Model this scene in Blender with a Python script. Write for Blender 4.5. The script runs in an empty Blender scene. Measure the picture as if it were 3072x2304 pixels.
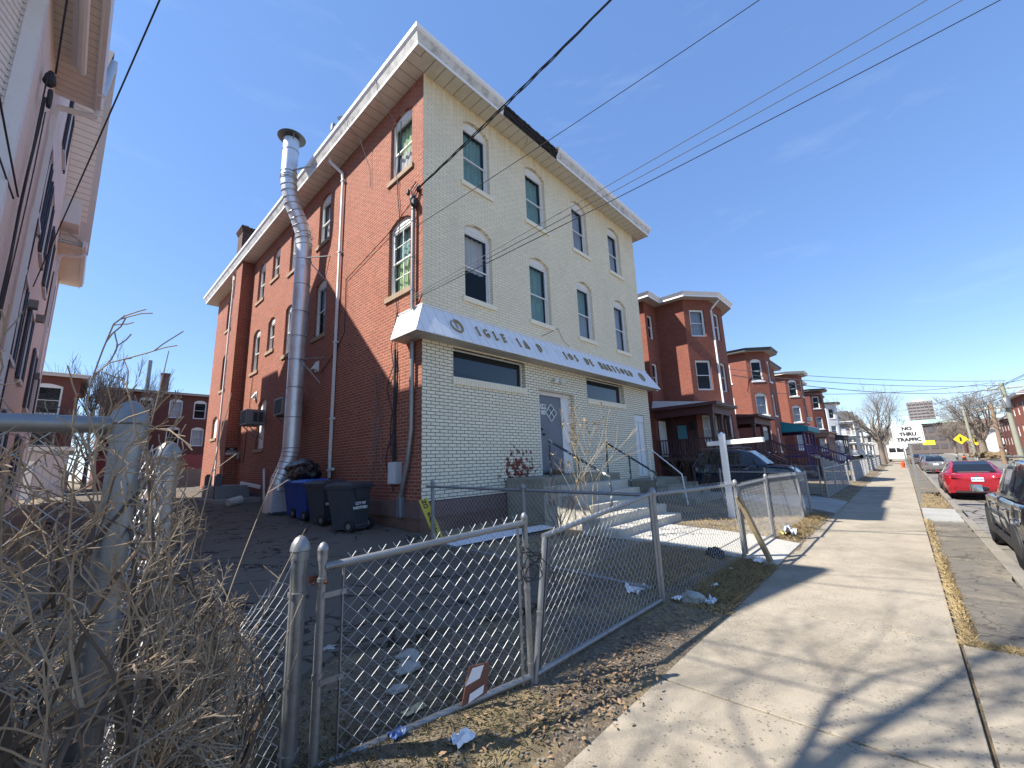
import bpy, bmesh, math, random
from mathutils import Vector, Matrix, noise
from mathutils.geometry import tessellate_polygon
R = math.radians
random.seed(7)
scene = bpy.context.scene
col = scene.collection

# ---------------------------------------------------------------- camera
cd = bpy.data.cameras.new('camera')
cam = bpy.data.objects.new('camera', cd)
col.objects.link(cam)
cd.sensor_width = 36.0
cd.lens = 1235.357 / 3072 * 36.0
cd.clip_start = 0.05
cd.clip_end = 3000
right = Vector((0.68434385, -0.72825702, -0.03626575))
up = Vector((-0.11509097, -0.15699647, 0.98087011))
fwd = Vector((0.72001914, 0.66707857, 0.19125537))
m = Matrix((right, up, -fwd)).transposed().to_4x4()
m.translation = Vector((-4.96056, -7.19203, 1.6))
cam.matrix_world = m
scene.camera = cam

# ---------------------------------------------------------------- world, sun, exposure
SUN_TRAVEL = Vector((0.77, -0.515, -1.0)).normalized()
world = bpy.data.worlds.new('World')
scene.world = world
world.use_nodes = True
wn = world.node_tree
wn.nodes.clear()
sky = wn.nodes.new('ShaderNodeTexSky')
sky.sky_type = 'NISHITA'
sky.sun_disc = False
sky.sun_elevation = math.asin(-SUN_TRAVEL.z)
sky.sun_rotation = math.atan2(-SUN_TRAVEL.x, -SUN_TRAVEL.y)
sky.altitude = 0
sky.air_density = 1.0
sky.dust_density = 0.0
sky.ozone_density = 3.5
bg = wn.nodes.new('ShaderNodeBackground')
bg.inputs['Strength'].default_value = 0.12
wo = wn.nodes.new('ShaderNodeOutputWorld')
# clear blue of the upper air, evened toward the horizon, with a few faint wisps of cirrus
mx = wn.nodes.new('ShaderNodeMix'); mx.data_type = 'RGBA'; mx.inputs[0].default_value = .42
wn.links.new(sky.outputs[0], mx.inputs[6]); mx.inputs[7].default_value = (.75, 1.6, 3.9, 1)
tcw = wn.nodes.new('ShaderNodeTexCoord')
mpw = wn.nodes.new('ShaderNodeMapping'); mpw.inputs['Scale'].default_value = (1.6, 2.2, 9.0); mpw.inputs['Rotation'].default_value = (.18, .1, 0)
wn.links.new(tcw.outputs['Generated'], mpw.inputs['Vector'])
cn = wn.nodes.new('ShaderNodeTexNoise'); cn.inputs['Scale'].default_value = 1.7; cn.inputs['Detail'].default_value = 9; cn.inputs['Roughness'].default_value = .62
wn.links.new(mpw.outputs[0], cn.inputs['Vector'])
cr_ = wn.nodes.new('ShaderNodeMapRange'); cr_.inputs[1].default_value = .56; cr_.inputs[2].default_value = .85; cr_.inputs[3].default_value = 0; cr_.inputs[4].default_value = .16
wn.links.new(cn.outputs['Fac'], cr_.inputs[0])
mx2 = wn.nodes.new('ShaderNodeMix'); mx2.data_type = 'RGBA'
wn.links.new(cr_.outputs[0], mx2.inputs[0]); wn.links.new(mx.outputs[2], mx2.inputs[6]); mx2.inputs[7].default_value = (3.6, 4.4, 5.4, 1)
wn.links.new(mx2.outputs[2], bg.inputs[0])
wn.links.new(bg.outputs[0], wo.inputs[0])
sl = bpy.data.lights.new('sun', 'SUN')
sl.energy = 5.0
sl.angle = R(0.53)
sl.color = (1.0, 0.95, 0.86)
sun = bpy.data.objects.new('sun', sl)
col.objects.link(sun)
sun.rotation_euler = SUN_TRAVEL.to_track_quat('-Z', 'Y').to_euler()
scene.view_settings.view_transform = 'Standard'
scene.view_settings.look = 'None'
scene.view_settings.gamma = 1.0
scene.view_settings.exposure = 1.05
scene.cycles.max_bounces = 8
scene.cycles.transparent_max_bounces = 24

# ---------------------------------------------------------------- mesh builder
class MB:
    def __init__(s):
        s.v = []; s.f = []
    def quad(s, a, b, c, d):
        i = len(s.v); s.v += [Vector(a), Vector(b), Vector(c), Vector(d)]; s.f.append((i, i+1, i+2, i+3)); return s
    def poly(s, pts):
        i = len(s.v); s.v += [Vector(q) for q in pts]; s.f.append(tuple(range(i, i+len(pts)))); return s
    def box(s, a, b):
        x0, y0, z0 = (min(a[k], b[k]) for k in range(3)); x1, y1, z1 = (max(a[k], b[k]) for k in range(3))
        return s.hexa([(x0,y0,z0),(x1,y0,z0),(x1,y1,z0),(x0,y1,z0),(x0,y0,z1),(x1,y0,z1),(x1,y1,z1),(x0,y1,z1)])
    def hexa(s, p8):
        i = len(s.v); s.v += [Vector(q) for q in p8]
        for q in ((0,3,2,1),(4,5,6,7),(0,1,5,4),(1,2,6,5),(2,3,7,6),(3,0,4,7)): s.f.append(tuple(i+k for k in q))
        return s
    def obox(s, c, u, v, w):
        c, u, v, w = Vector(c), Vector(u), Vector(v), Vector(w)
        return s.hexa([c-u-v-w, c+u-v-w, c+u+v-w, c-u+v-w, c-u-v+w, c+u-v+w, c+u+v+w, c-u+v+w])
    def bar(s, a, b, w, h, upv=(0,0,1)):
        a, b = Vector(a), Vector(b); d = (b-a); L = d.length; d.normalize()
        sd = d.cross(Vector(upv))
        if sd.length < 1e-4: sd = d.cross(Vector((1,0,0)))
        sd.normalize(); u2 = sd.cross(d)
        return s.obox((a+b)/2, d*L/2, sd*w/2, u2*h/2)
    def tube(s, path, r, n=8, caps=True, closed=False):
        path = [Vector(q) for q in path]; N = len(path)
        rs = r if isinstance(r, (list, tuple)) else [r]*N
        base = len(s.v); prev = None
        for k in range(N):
            if closed: t = path[(k+1) % N]-path[k-1]
            elif k == 0: t = path[1]-path[0]
            elif k == N-1: t = path[k]-path[k-1]
            else: t = (path[k+1]-path[k]).normalized()+(path[k]-path[k-1]).normalized()
            if t.length < 1e-9: t = Vector((0,0,1))
            t.normalize()
            if prev is None:
                a = Vector((0,0,1)) if abs(t.z) < .9 else Vector((1,0,0))
                u = t.cross(a).normalized()
            else:
                u = prev - t*prev.dot(t)
                if u.length < 1e-6: u = t.cross(Vector((0.3,1,0.2)))
                u.normalize()
            prev = u; w = t.cross(u)
            for j in range(n):
                an = 2*math.pi*j/n
                s.v.append(path[k]+(u*math.cos(an)+w*math.sin(an))*rs[k])
        K = N if closed else N-1
        for k in range(K):
            for j in range(n):
                a = base+k*n+j; b = base+k*n+(j+1) % n
                k2 = (k+1) % N
                c = base+k2*n+(j+1) % n; d = base+k2*n+j
                s.f.append((a, b, c, d))
        if caps and not closed and n > 2:
            s.f.append(tuple(base+j for j in range(n-1, -1, -1)))
            s.f.append(tuple(base+(N-1)*n+j for j in range(n)))
        return s
    def lathe(s, c, prof, n=16, axis=(0,0,1)):
        ax = Vector(axis).normalized(); a = Vector((1,0,0)) if abs(ax.x) < .9 else Vector((0,1,0))
        u = ax.cross(a).normalized(); w = ax.cross(u); base = len(s.v); c = Vector(c)
        for (r, z) in prof:
            for j in range(n):
                an = 2*math.pi*j/n
                s.v.append(c+ax*z+(u*math.cos(an)+w*math.sin(an))*r)
        for k in range(len(prof)-1):
            for j in range(n):
                s.f.append((base+k*n+j, base+k*n+(j+1) % n, base+(k+1)*n+(j+1) % n, base+(k+1)*n+j))
        s.f.append(tuple(base+j for j in range(n-1, -1, -1)))
        s.f.append(tuple(base+(len(prof)-1)*n+j for j in range(n)))
        return s
    def prism(s, pts, off):
        pts = [Vector(q) for q in pts]; off = Vector(off); n = len(pts); i = len(s.v)
        s.v += pts+[q+off for q in pts]
        s.f.append(tuple(range(i, i+n))); s.f.append(tuple(range(i+2*n-1, i+n-1, -1)))
        for k in range(n): s.f.append((i+k, i+n+k, i+n+(k+1) % n, i+(k+1) % n))
        return s
    def build(s, name, mat, parent=None, smooth=False, off=None, bevel=0, fixn=True):
        me = bpy.data.meshes.new(name)
        if off is None and parent is not None:
            r = parent
            while r.parent: r = r.parent
            off = r.location
        o3 = Vector(off) if off is not None else Vector((0,0,0))
        me.from_pydata([tuple(q-o3) for q in s.v], [], s.f)
        if fixn:
            b = bmesh.new(); b.from_mesh(me); bmesh.ops.recalc_face_normals(b, faces=b.faces); b.to_mesh(me); b.free()
        me.materials.append(mat)
        if smooth:
            me.polygons.foreach_set('use_smooth', [True]*len(me.polygons))
            me.set_sharp_from_angle(angle=R(38))
        me.update()
        o = bpy.data.objects.new(name, me); col.objects.link(o)
        if parent: o.parent = parent
        if bevel:
            md = o.modifiers.new('bevel', 'BEVEL'); md.width = bevel; md.segments = 2; md.limit_method = 'ANGLE'
        return o

def build_split(M, name, mat, parent, **kw):
    """one object per connected piece"""
    par = list(range(len(M.v)))
    def find(a):
        while par[a] != a: par[a] = par[par[a]]; a = par[a]
        return a
    for f in M.f:
        for k in f[1:]: par[find(k)] = find(f[0])
    groups = {}
    for f in M.f: groups.setdefault(find(f[0]), []).append(f)
    out = []
    for fs in groups.values():
        P = MB(); mp = {}
        for f in fs:
            for k in f:
                if k not in mp: mp[k] = len(P.v); P.v.append(M.v[k])
            P.f.append(tuple(mp[k] for k in f))
        out.append(P.build(name, mat, parent, **kw))
    return out
def tag(o, label=None, cat=None, group=None, kind=None):
    if label: o['label'] = label
    if cat: o['category'] = cat
    if group: o['group'] = group
    if kind: o['kind'] = kind
    return o
def thing(name, label, cat, loc=(0,0,0), group=None):
    o = bpy.data.objects.new(name, None); o.empty_display_size = .2
    col.objects.link(o); o.location = loc
    return tag(o, label, cat, group)
def copy_tree(o, parent=None):
    c = o.copy(); col.objects.link(c); c.parent = parent
    for ch in list(o.children): copy_tree(ch, c)
    return c

# ---------------------------------------------------------------- materials
def newmat(name):
    mt = bpy.data.materials.new(name); mt.use_nodes = True
    nt = mt.node_tree
    return mt, nt, nt.nodes['Principled BSDF']
def nd(nt, typ, **kw):
    n = nt.nodes.new(typ)
    for k, v in kw.items():
        if k in n.inputs: n.inputs[k].default_value = v
        else: setattr(n, k, v)
    return n
def coords(nt, world=False):
    if world: return nt.nodes.new('ShaderNodeNewGeometry').outputs['Position']
    return nt.nodes.new('ShaderNodeTexCoord').outputs['Object']
def noise_n(nt, vec, scale, detail=5, rough=.6):
    n = nt.nodes.new('ShaderNodeTexNoise'); n.inputs['Scale'].default_value = scale
    n.inputs['Detail'].default_value = detail; n.inputs['Roughness'].default_value = rough
    nt.links.new(vec, n.inputs['Vector']); return n.outputs['Fac']
def ramp(nt, fac, p0, p1, c0=(0,0,0,1), c1=(1,1,1,1)):
    r = nt.nodes.new('ShaderNodeValToRGB'); r.color_ramp.elements[0].position = p0; r.color_ramp.elements[1].position = p1
    r.color_ramp.elements[0].color = c0; r.color_ramp.elements[1].color = c1
    nt.links.new(fac, r.inputs[0]); return r.outputs[0]
def mixc(nt, fac, a, b, typ='MIX'):
    n = nt.nodes.new('ShaderNodeMix'); n.data_type = 'RGBA'; n.blend_type = typ
    for sock, v in ((n.inputs[0], fac), (n.inputs[6], a), (n.inputs[7], b)):
        if isinstance(v, (int, float)): sock.default_value = v
        elif isinstance(v, (tuple, list)): sock.default_value = (*v[:3], 1)
        else: nt.links.new(v, sock)
    return n.outputs[2]
def math_n(nt, op, a, b=0.0, c=None):
    n = nt.nodes.new('ShaderNodeMath'); n.operation = op
    for k, v in enumerate((a, b) if c is None else (a, b, c)):
        if isinstance(v, (int, float)): n.inputs[k].default_value = v
        else: nt.links.new(v, n.inputs[k])
    return n.outputs[0]
def bump(nt, bsdf, h, strength=.3, dist=.01):
    b = nt.nodes.new('ShaderNodeBump'); b.inputs['Strength'].default_value = strength; b.inputs['Distance'].default_value = dist
    nt.links.new(h, b.inputs['Height']); nt.links.new(b.outputs[0], bsdf.inputs['Normal'])
def mat(name, c, rough=.7, metal=0, var=.18, scale=6, bmp=0, bscale=60, dirt=None, dscale=2.5, dlo=.5, dhi=.75, spec=None):
    mt, nt, bs = newmat(name); v = coords(nt)
    n1 = noise_n(nt, v, scale)
    a = tuple(x*(1-var) for x in c); b = tuple(min(1, x*(1+var)) for x in c)
    cc = mixc(nt, n1, a, b)
    if dirt:
        cc = mixc(nt, ramp(nt, noise_n(nt, v, dscale, 8, .7), dlo, dhi), cc, dirt)
    nt.links.new(cc, bs.inputs['Base Color'])
    bs.inputs['Roughness'].default_value = rough; bs.inputs['Metallic'].default_value = metal
    if spec is not None: bs.inputs['Specular IOR Level'].default_value = spec
    if bmp: bump(nt, bs, noise_n(nt, v, bscale, 4), bmp, .01)
    return mt
def wall_uv(nt):
    tc = nt.nodes.new('ShaderNodeTexCoord')
    cr = nt.nodes.new('ShaderNodeVectorMath'); cr.operation = 'CROSS_PRODUCT'
    nt.links.new(tc.outputs['Normal'], cr.inputs[0]); cr.inputs[1].default_value = (0,0,1)
    dt = nt.nodes.new('ShaderNodeVectorMath'); dt.operation = 'DOT_PRODUCT'
    nt.links.new(tc.outputs['Object'], dt.inputs[0]); nt.links.new(cr.outputs[0], dt.inputs[1])
    sp = nt.nodes.new('ShaderNodeSeparateXYZ'); nt.links.new(tc.outputs['Object'], sp.inputs[0])
    cb = nt.nodes.new('ShaderNodeCombineXYZ'); nt.links.new(dt.outputs['Value'], cb.inputs[0]); nt.links.new(sp.outputs['Z'], cb.inputs[1])
    return cb.outputs[0], tc.outputs['Object'], sp
def brick(name, c1, c2, cm, mort=.007, bw=.23, bh=.075, dark=(.10,.04,.03), darkamt=.5, bstr=.5, soot=None, patch=None, topstain=None, distort=.004, squash=None, lightp=None):
    mt, nt, bs = newmat(name); uv, ob, sp = wall_uv(nt)
    dn = nt.nodes.new('ShaderNodeTexNoise'); dn.inputs['Scale'].default_value = 9; nt.links.new(ob, dn.inputs['Vector'])
    sc = nt.nodes.new('ShaderNodeVectorMath'); sc.operation = 'MULTIPLY_ADD'; sc.inputs[1].default_value = (distort*2, distort*2, 0)
    nt.links.new(dn.outputs['Color'], sc.inputs[0]); nt.links.new(uv, sc.inputs[2])
    b = nt.nodes.new('ShaderNodeTexBrick'); b.inputs['Scale'].default_value = 1; b.offset = .5
    b.inputs['Brick Width'].default_value = bw; b.inputs['Row Height'].default_value = bh
    b.inputs['Mortar Size'].default_value = mort; b.inputs['Mortar Smooth'].default_value = .15; b.inputs['Bias'].default_value = 0
    b.inputs['Color1'].default_value = (*c1, 1); b.inputs['Color2'].default_value = (*c2, 1); b.inputs['Mortar'].default_value = (*cm, 1)
    nt.links.new(sc.outputs[0], b.inputs['Vector'])
    c = b.outputs['Color']
    inv = math_n(nt, 'SUBTRACT', 1.0, b.outputs['Fac'])
    if darkamt:
        wn_ = nt.nodes.new('ShaderNodeTexNoise'); wn_.inputs['Scale'].default_value = 1.0; wn_.inputs['Detail'].default_value = 0
        mp = nt.nodes.new('ShaderNodeVectorMath'); mp.operation = 'MULTIPLY'; mp.inputs[1].default_value = (1/bw*1.3, 1/bh*1.3, 1)
        nt.links.new(uv, mp.inputs[0]); nt.links.new(mp.outputs[0], wn_.inputs['Vector'])
        f = math_n(nt, 'MULTIPLY', ramp(nt, wn_.outputs['Fac'], .52, .68), darkamt)
        f = math_n(nt, 'MULTIPLY', f, inv)
        c = mixc(nt, f, c, dark)
    big = noise_n(nt, ob, .9, 6, .65)
    c = mixc(nt, math_n(nt, 'MULTIPLY', ramp(nt, big, .35, .75), .35), c, tuple(x*.62 for x in c1))
    if lightp:
        c = mixc(nt, math_n(nt, 'MULTIPLY', ramp(nt, noise_n(nt, ob, 3.1, 8, .75), .62, .72), .6), c, lightp)
    if soot:
        c = mixc(nt, math_n(nt, 'MULTIPLY', ramp(nt, noise_n(nt, ob, 1.7, 8, .7), .55, .8), .5), c, soot)
    if topstain:
        z0, z1, sc_ = topstain
        st = nt.nodes.new('ShaderNodeMapping'); st.inputs['Scale'].default_value = (7, 7, .7); nt.links.new(ob, st.inputs['Vector'])
        ns = noise_n(nt, st.outputs[0], 1.0, 6, .7)
        g = nt.nodes.new('ShaderNodeMapRange'); g.inputs[1].default_value = z0; g.inputs[2].default_value = z1
        nt.links.new(sp.outputs['Z'], g.inputs[0])
        f = math_n(nt, 'MULTIPLY', g.outputs[0], ramp(nt, ns, .3, .7))
        c = mixc(nt, math_n(nt, 'MULTIPLY', f, .75), c, sc_)
    if patch:
        ctr, rad, pc = patch
        ds = nt.nodes.new('ShaderNodeVectorMath'); ds.operation = 'DISTANCE'; ds.inputs[1].default_value = ctr
        nt.links.new(ob, ds.inputs[0])
        g = nt.nodes.new('ShaderNodeMapRange'); g.inputs[1].default_value = rad; g.inputs[2].default_value = 0; g.inputs[3].default_value = 0; g.inputs[4].default_value = .30
        nt.links.new(ds.outputs['Value'], g.inputs[0])
        f = ramp(nt, math_n(nt, 'ADD', noise_n(nt, ob, 6.5, 7, .68), g.outputs[0]), .71, .73)
        f = math_n(nt, 'MULTIPLY', f, ramp(nt, g.outputs[0], .01, .03))
        c = mixc(nt, f, c, mixc(nt, inv, (.06,.05,.045), pc))
    nt.links.new(c, bs.inputs['Base Color']); bs.inputs['Roughness'].default_value = .88
    bs.inputs['Specular IOR Level'].default_value = .25
    h = math_n(nt, 'ADD', math_n(nt, 'MULTIPLY', inv, 1.0), math_n(nt, 'MULTIPLY', noise_n(nt, ob, 45, 4), .35))
    bump(nt, bs, h, bstr, .012)
    return mt
def stripes(name, c, axis, pitch, line=.06, lc=None, rough=.5, dirt=None, bs_=.6, dlo=.5, dhi=.8):
    """boards or panels with grooves every pitch metres along an object axis (0,1,2)"""
    mt, nt, bs = newmat(name); ob = coords(nt)
    sp = nt.nodes.new('ShaderNodeSeparateXYZ'); nt.links.new(ob, sp.inputs[0])
    a = sp.outputs[axis] if axis < 3 else math_n(nt, 'ADD', sp.outputs[0], sp.outputs[1])
    fr = math_n(nt, 'FRACT', math_n(nt, 'DIVIDE', a, pitch))
    g = math_n(nt, 'LESS_THAN', fr, line)
    cc = mixc(nt, noise_n(nt, ob, 5), tuple(x*.9 for x in c), tuple(min(1, x*1.08) for x in c))
    if dirt: cc = mixc(nt, ramp(nt, noise_n(nt, ob, 2.2, 8, .72), dlo, dhi), cc, dirt)
    cc = mixc(nt, g, cc, lc or tuple(x*.35 for x in c))
    nt.links.new(cc, bs.inputs['Base Color']); bs.inputs['Roughness'].default_value = rough
    bump(nt, bs, math_n(nt, 'SUBTRACT', 1.0, g), bs_, .008)
    return mt

RED = brick('red_brick', (.34,.105,.062), (.26,.075,.045), (.38,.26,.20), mort=.009, darkamt=.55, dark=(.13,.05,.035), soot=(.10,.055,.045), lightp=(.45,.20,.12))
CREAM_LO = brick('cream_painted_brick', (.88,.81,.63), (.82,.755,.58), (.15,.13,.10), mort=.0085, dark=(.70,.64,.48), darkamt=.5, bstr=.7, patch=((2.95,0,1.45), 1.25, (.23,.062,.04)), distort=.006)
CREAM_UP = brick('cream_painted_brick_upper', (.89,.79,.58), (.83,.735,.535), (.55,.485,.35), mort=.007, dark=(.68,.61,.45), darkamt=.35, bstr=.55, topstain=(10.0, 11.2, (.50,.36,.17)), distort=.008, soot=(.60,.52,.37))
RED_FAR = brick('red_brick_neighbour', (.28,.088,.058), (.22,.068,.046), (.24,.15,.12), mort=.007, darkamt=.4, bstr=.3)
RED_DK = brick('dark_red_brick', (.17,.055,.042), (.13,.045,.036), (.17,.11,.09), mort=.007, darkamt=.4, bstr=.3)
STONE = brick('brown_stone', (.20,.115,.085), (.16,.09,.07), (.15,.10,.08), mort=.012, bw=.55, bh=.32, darkamt=.4, dark=(.09,.05,.045), bstr=.8, distort=.03)
SILLSTONE = mat('sandstone_sill', (.30,.21,.14), .85, var=.3, bmp=.3)
CREAMSILL = mat('cream_painted_stone', (.84,.755,.57), .8, var=.12, bmp=.2)
WHITE = mat('white_vinyl', (.74,.74,.72), .45, var=.05)
WHITE_OLD = mat('chalky_white_paint', (.72,.72,.70), .7, var=.1, dirt=(.35,.32,.28), dlo=.58, dhi=.8, dscale=4)
SOFFIT = stripes('ribbed_vinyl_soffit', (.66,.60,.52), 3, .30, .05, (.26,.22,.18), .5)
FASCIA = mat('dirty_aluminium_fascia', (.62,.60,.57), .55, var=.12, dirt=(.22,.20,.17), dscale=3.5, dlo=.45, dhi=.72)
FASCIA_W = mat('white_aluminium_trim', (.80,.80,.80), .4, var=.05)
CHARRED = mat('charred_board', (.022,.018,.016), .95, var=.5, scale=12, bmp=.9, bscale=25, dirt=(.12,.095,.08), dscale=6, dlo=.6, dhi=.7)
ROOFM = mat('tar_roof', (.06,.06,.06), .95, var=.2)
GALV = mat('galvanised_steel', (.27,.275,.275), .42, metal=.55, var=.22, scale=9, dirt=(.17,.155,.135), dscale=9, dlo=.48, dhi=.72)
GALV_W = mat('galvanised_wire', (.40,.405,.41), .5, metal=.15, var=.1)
GALV_DK = mat('weathered_steel_pipe', (.24,.25,.26), .5, metal=.5, var=.25, scale=12)
FLUE = mat('spiral_duct_metal', (.72,.73,.74), .4, metal=.6, var=.10, scale=2.5, bmp=.06, bscale=4, dirt=(.36,.34,.33), dscale=1.6, dlo=.5, dhi=.85)
FLUE_DK = mat('dark_duct_cap', (.16,.17,.17), .5, metal=.7, var=.2)
BLACK = mat('black_rubber', (.018,.018,.02), .55, var=.3)
CABLE = mat('black_cable', (.02,.02,.025), .6, var=.1)
CABLE_G = mat('grey_cable', (.13,.13,.13), .6, var=.1)
RUST = mat('rusty_iron', (.13,.045,.022), .85, var=.4, scale=20)
DARKIN = mat('dark_interior', (.012,.012,.014), .9, var=.1)
def glassm(name, c=(.03,.04,.05), alpha=.5, rough=.04):
    mt, nt, bs = newmat(name)
    bs.inputs['Base Color'].default_value = (*c, 1); bs.inputs['Roughness'].default_value = rough
    bs.inputs['Alpha'].default_value = alpha; bs.inputs['IOR'].default_value = 1.6
    v = coords(nt); bump(nt, bs, noise_n(nt, v, 2.2, 2), .04, .02)
    return mt
GLASS = glassm('window_glass', (.03,.045,.06), .28)
GLASS_DK = glassm('dark_window_glass', (.012,.016,.022), .93, .03)
CURT_T = mat('teal_curtain', (.26,.46,.44), .9, var=.4, scale=14)
CURT_B = mat('blue_grey_curtain', (.42,.50,.60), .9, var=.25, scale=16)
CURT_W = mat('white_lace_curtain', (.62,.62,.60), .9, var=.15, scale=20)
CURT_G = mat('green_leaf_curtain', (.42,.60,.30), .9, var=.4, scale=9)
BLIND = mat('white_blind', (.70,.72,.72), .7, var=.05)
# ---------------------------------------------------------------- the ground
def lerp(x, xs, ys):
    if x <= xs[0]: return ys[0]
    for i in range(len(xs)-1):
        if x <= xs[i+1]: return ys[i]+(ys[i+1]-ys[i])*(x-xs[i])/(xs[i+1]-xs[i])
    return ys[-1]
def gz(x, y):
    return lerp(y, [-5.7, -5.4, -4.9, -.5, 2, 6, 12, 20], [0, .02, .1, .3, .38, .47, .64, .80])
def gground(x, y):
    if y > -5.66: z = gz(x, y)
    elif y > -8.0: z = -.03
    elif y > -17.2: z = -.26
    else: z = -.06
    if -5.6 < y < 14 and -16 < x < 30:
        a = 1.0
        z += (noise.noise(Vector((x*1.3, y*1.3, 0)))*.03+noise.noise(Vector((x*6, y*6, 3)))*.012)*a
    return z
def frange(a, b, st):
    out = []; x = a
    while x < b-1e-6: out.append(x); x += st
    return out
xs = [-900, -300, -120, -60, -30, -18]+frange(-12, 14, .14)+frange(14, 40, .6)+frange(40, 120, 5)+[120, 200, 400, 1200]
ys = [-900, -300, -100, -40, -22, -17.3, -17.1, -12, -8.06, -8.0, -7.6, -7.0, -6.2, -5.72, -5.66]+frange(-5.6, 3, .14)+frange(3, 14, .5)+[14, 20, 30, 45, 70, 120, 300, 1500]
M = MB()
for y in ys:
    for x in xs: M.v.append(Vector((x, y, gground(x, y))))
nx = len(xs)
for j in range(len(ys)-1):
    for i in range(nx-1): M.f.append((j*nx+i, j*nx+i+1, (j+1)*nx+i+1, (j+1)*nx+i))
def dirt_mat():
    mt, nt, bs = newmat('dirt_and_dead_grass'); v = coords(nt)
    c = mixc(nt, noise_n(nt, v, 3, 8, .7), (.115, .088, .062), (.26, .21, .15))
    c = mixc(nt, ramp(nt, noise_n(nt, v, 1.1, 6, .65), .48, .62), c, (.30, .23, .125))
    c = mixc(nt, ramp(nt, noise_n(nt, v, 38, 3, .6), .55, .70), c, (.36, .31, .24))
    c = mixc(nt, ramp(nt, noise_n(nt, v, 22, 4, .6), .58, .70), c, (.05, .04, .03))
    nt.links.new(c, bs.inputs['Base Color']); bs.inputs['Roughness'].default_value = .95; bs.inputs['Specular IOR Level'].default_value = .1
    bump(nt, bs, noise_n(nt, v, 30, 8, .75), .9, .03)
    return mt
DIRT = dirt_mat()
tag(M.build('ground', DIRT, fixn=False, smooth=True), kind='structure')

def concrete(name, c, joints=True, var=.2, tint=(.30,.27,.22)):
    mt, nt, bs = newmat(name); v = coords(nt)
    cc = mixc(nt, noise_n(nt, v, 1.4, 8, .65), tuple(x*(1-var) for x in c), tuple(x*(1+var) for x in c))
    cc = mixc(nt, math_n(nt, 'MULTIPLY', ramp(nt, noise_n(nt, v, .9, 9, .75), .46, .66), .75), cc, tint)
    cc = mixc(nt, math_n(nt, 'MULTIPLY', ramp(nt, noise_n(nt, v, 2.7, 7, .7), .6, .72), .55), cc, tuple(x*.5 for x in c))
    vo = nt.nodes.new('ShaderNodeTexVoronoi'); vo.inputs['Scale'].default_value = 30; nt.links.new(v, vo.inputs['Vector'])
    sp = math_n(nt, 'MULTIPLY', math_n(nt, 'LESS_THAN', vo.outputs['Distance'], .24), ramp(nt, noise_n(nt, v, 2.0, 5, .7), .42, .56))
    cc = mixc(nt, math_n(nt, 'MULTIPLY', sp, .75), cc, tuple(x*.35 for x in c))
    cc = mixc(nt, math_n(nt, 'MULTIPLY', ramp(nt, noise_n(nt, v, 90, 3, .6), .45, .7), .35), cc, tuple(x*1.35 for x in c))
    nt.links.new(cc, bs.inputs['Base Color']); bs.inputs['Roughness'].default_value = .9; bs.inputs['Specular IOR Level'].default_value = .2
    h = math_n(nt, 'SUBTRACT', noise_n(nt, v, 60, 6, .7), math_n(nt, 'MULTIPLY', sp, .8))
    bump(nt, bs, h, .55, .012)
    return mt
CONC = concrete('worn_concrete', (.325, .28, .215), var=.34, tint=(.17,.145,.11))
CONC_P = concrete('pale_concrete', (.48, .455, .40), tint=(.38,.35,.30))
CONC_G = concrete('grey_concrete', (.33, .32, .29), tint=(.22,.21,.19))
CONC_K = concrete('kerb_concrete', (.22, .195, .16), tint=(.22,.20,.17))
CONC_M = concrete('mossy_concrete', (.27, .26, .21), tint=(.17,.16,.11))
def asphalt(name, c, cracks=True, cs=1.6, dirty=None, ck=.85):
    mt, nt, bs = newmat(name); v = coords(nt)
    cc = mixc(nt, noise_n(nt, v, .8, 8, .7), tuple(x*.75 for x in c), tuple(x*1.3 for x in c))
    cc = mixc(nt, math_n(nt, 'MULTIPLY', ramp(nt, noise_n(nt, v, 120, 2), .5, .7), .5), cc, tuple(x*1.9 for x in c))
    h = noise_n(nt, v, 110, 3)
    if cracks:
        dn = nt.nodes.new('ShaderNodeTexNoise'); dn.inputs['Scale'].default_value = 2.3; dn.inputs['Detail'].default_value = 6; nt.links.new(v, dn.inputs['Vector'])
        ma = nt.nodes.new('ShaderNodeVectorMath'); ma.operation = 'MULTIPLY_ADD'; ma.inputs[1].default_value = (.7, .7, 0)
        nt.links.new(dn.outputs['Color'], ma.inputs[0]); nt.links.new(v, ma.inputs[2])
        tot = None
        for s_, w_, lo in ((cs, .022, .42), (cs*3.6, .05, .55)):
            vo = nt.nodes.new('ShaderNodeTexVoronoi'); vo.feature = 'DISTANCE_TO_EDGE'; vo.inputs['Scale'].default_value = s_; nt.links.new(ma.outputs[0], vo.inputs['Vector'])
            k = math_n(nt, 'MULTIPLY', math_n(nt, 'LESS_THAN', vo.outputs['Distance'], w_), ramp(nt, noise_n(nt, v, .55 if s_ == cs else .8, 3), lo, lo+.03))
            tot = k if tot is None else math_n(nt, 'MAXIMUM', tot, k)
        cc = mixc(nt, math_n(nt, 'MULTIPLY', tot, ck), cc, (.022, .018, .014))
        if dirty: cc = mixc(nt, math_n(nt, 'MULTIPLY', ramp(nt, noise_n(nt, v, 1.3, 9, .75), .50, .62), .8), cc, dirty)
        h = math_n(nt, 'SUBTRACT', h, math_n(nt, 'MULTIPLY', tot, 2.0))
    nt.links.new(cc, bs.inputs['Base Color']); bs.inputs['Roughness'].default_value = .92; bs.inputs['Specular IOR Level'].default_value = .2
    bump(nt, bs, h, .5, .012)
    return mt
ASPH = asphalt('cracked_driveway_asphalt', (.12, .103, .082), cs=1.3, dirty=(.15,.128,.10))
ASPH_S = asphalt('old_strip_asphalt', (.135, .12, .098), cs=2.6, dirty=(.24,.20,.145), ck=.5)
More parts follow.
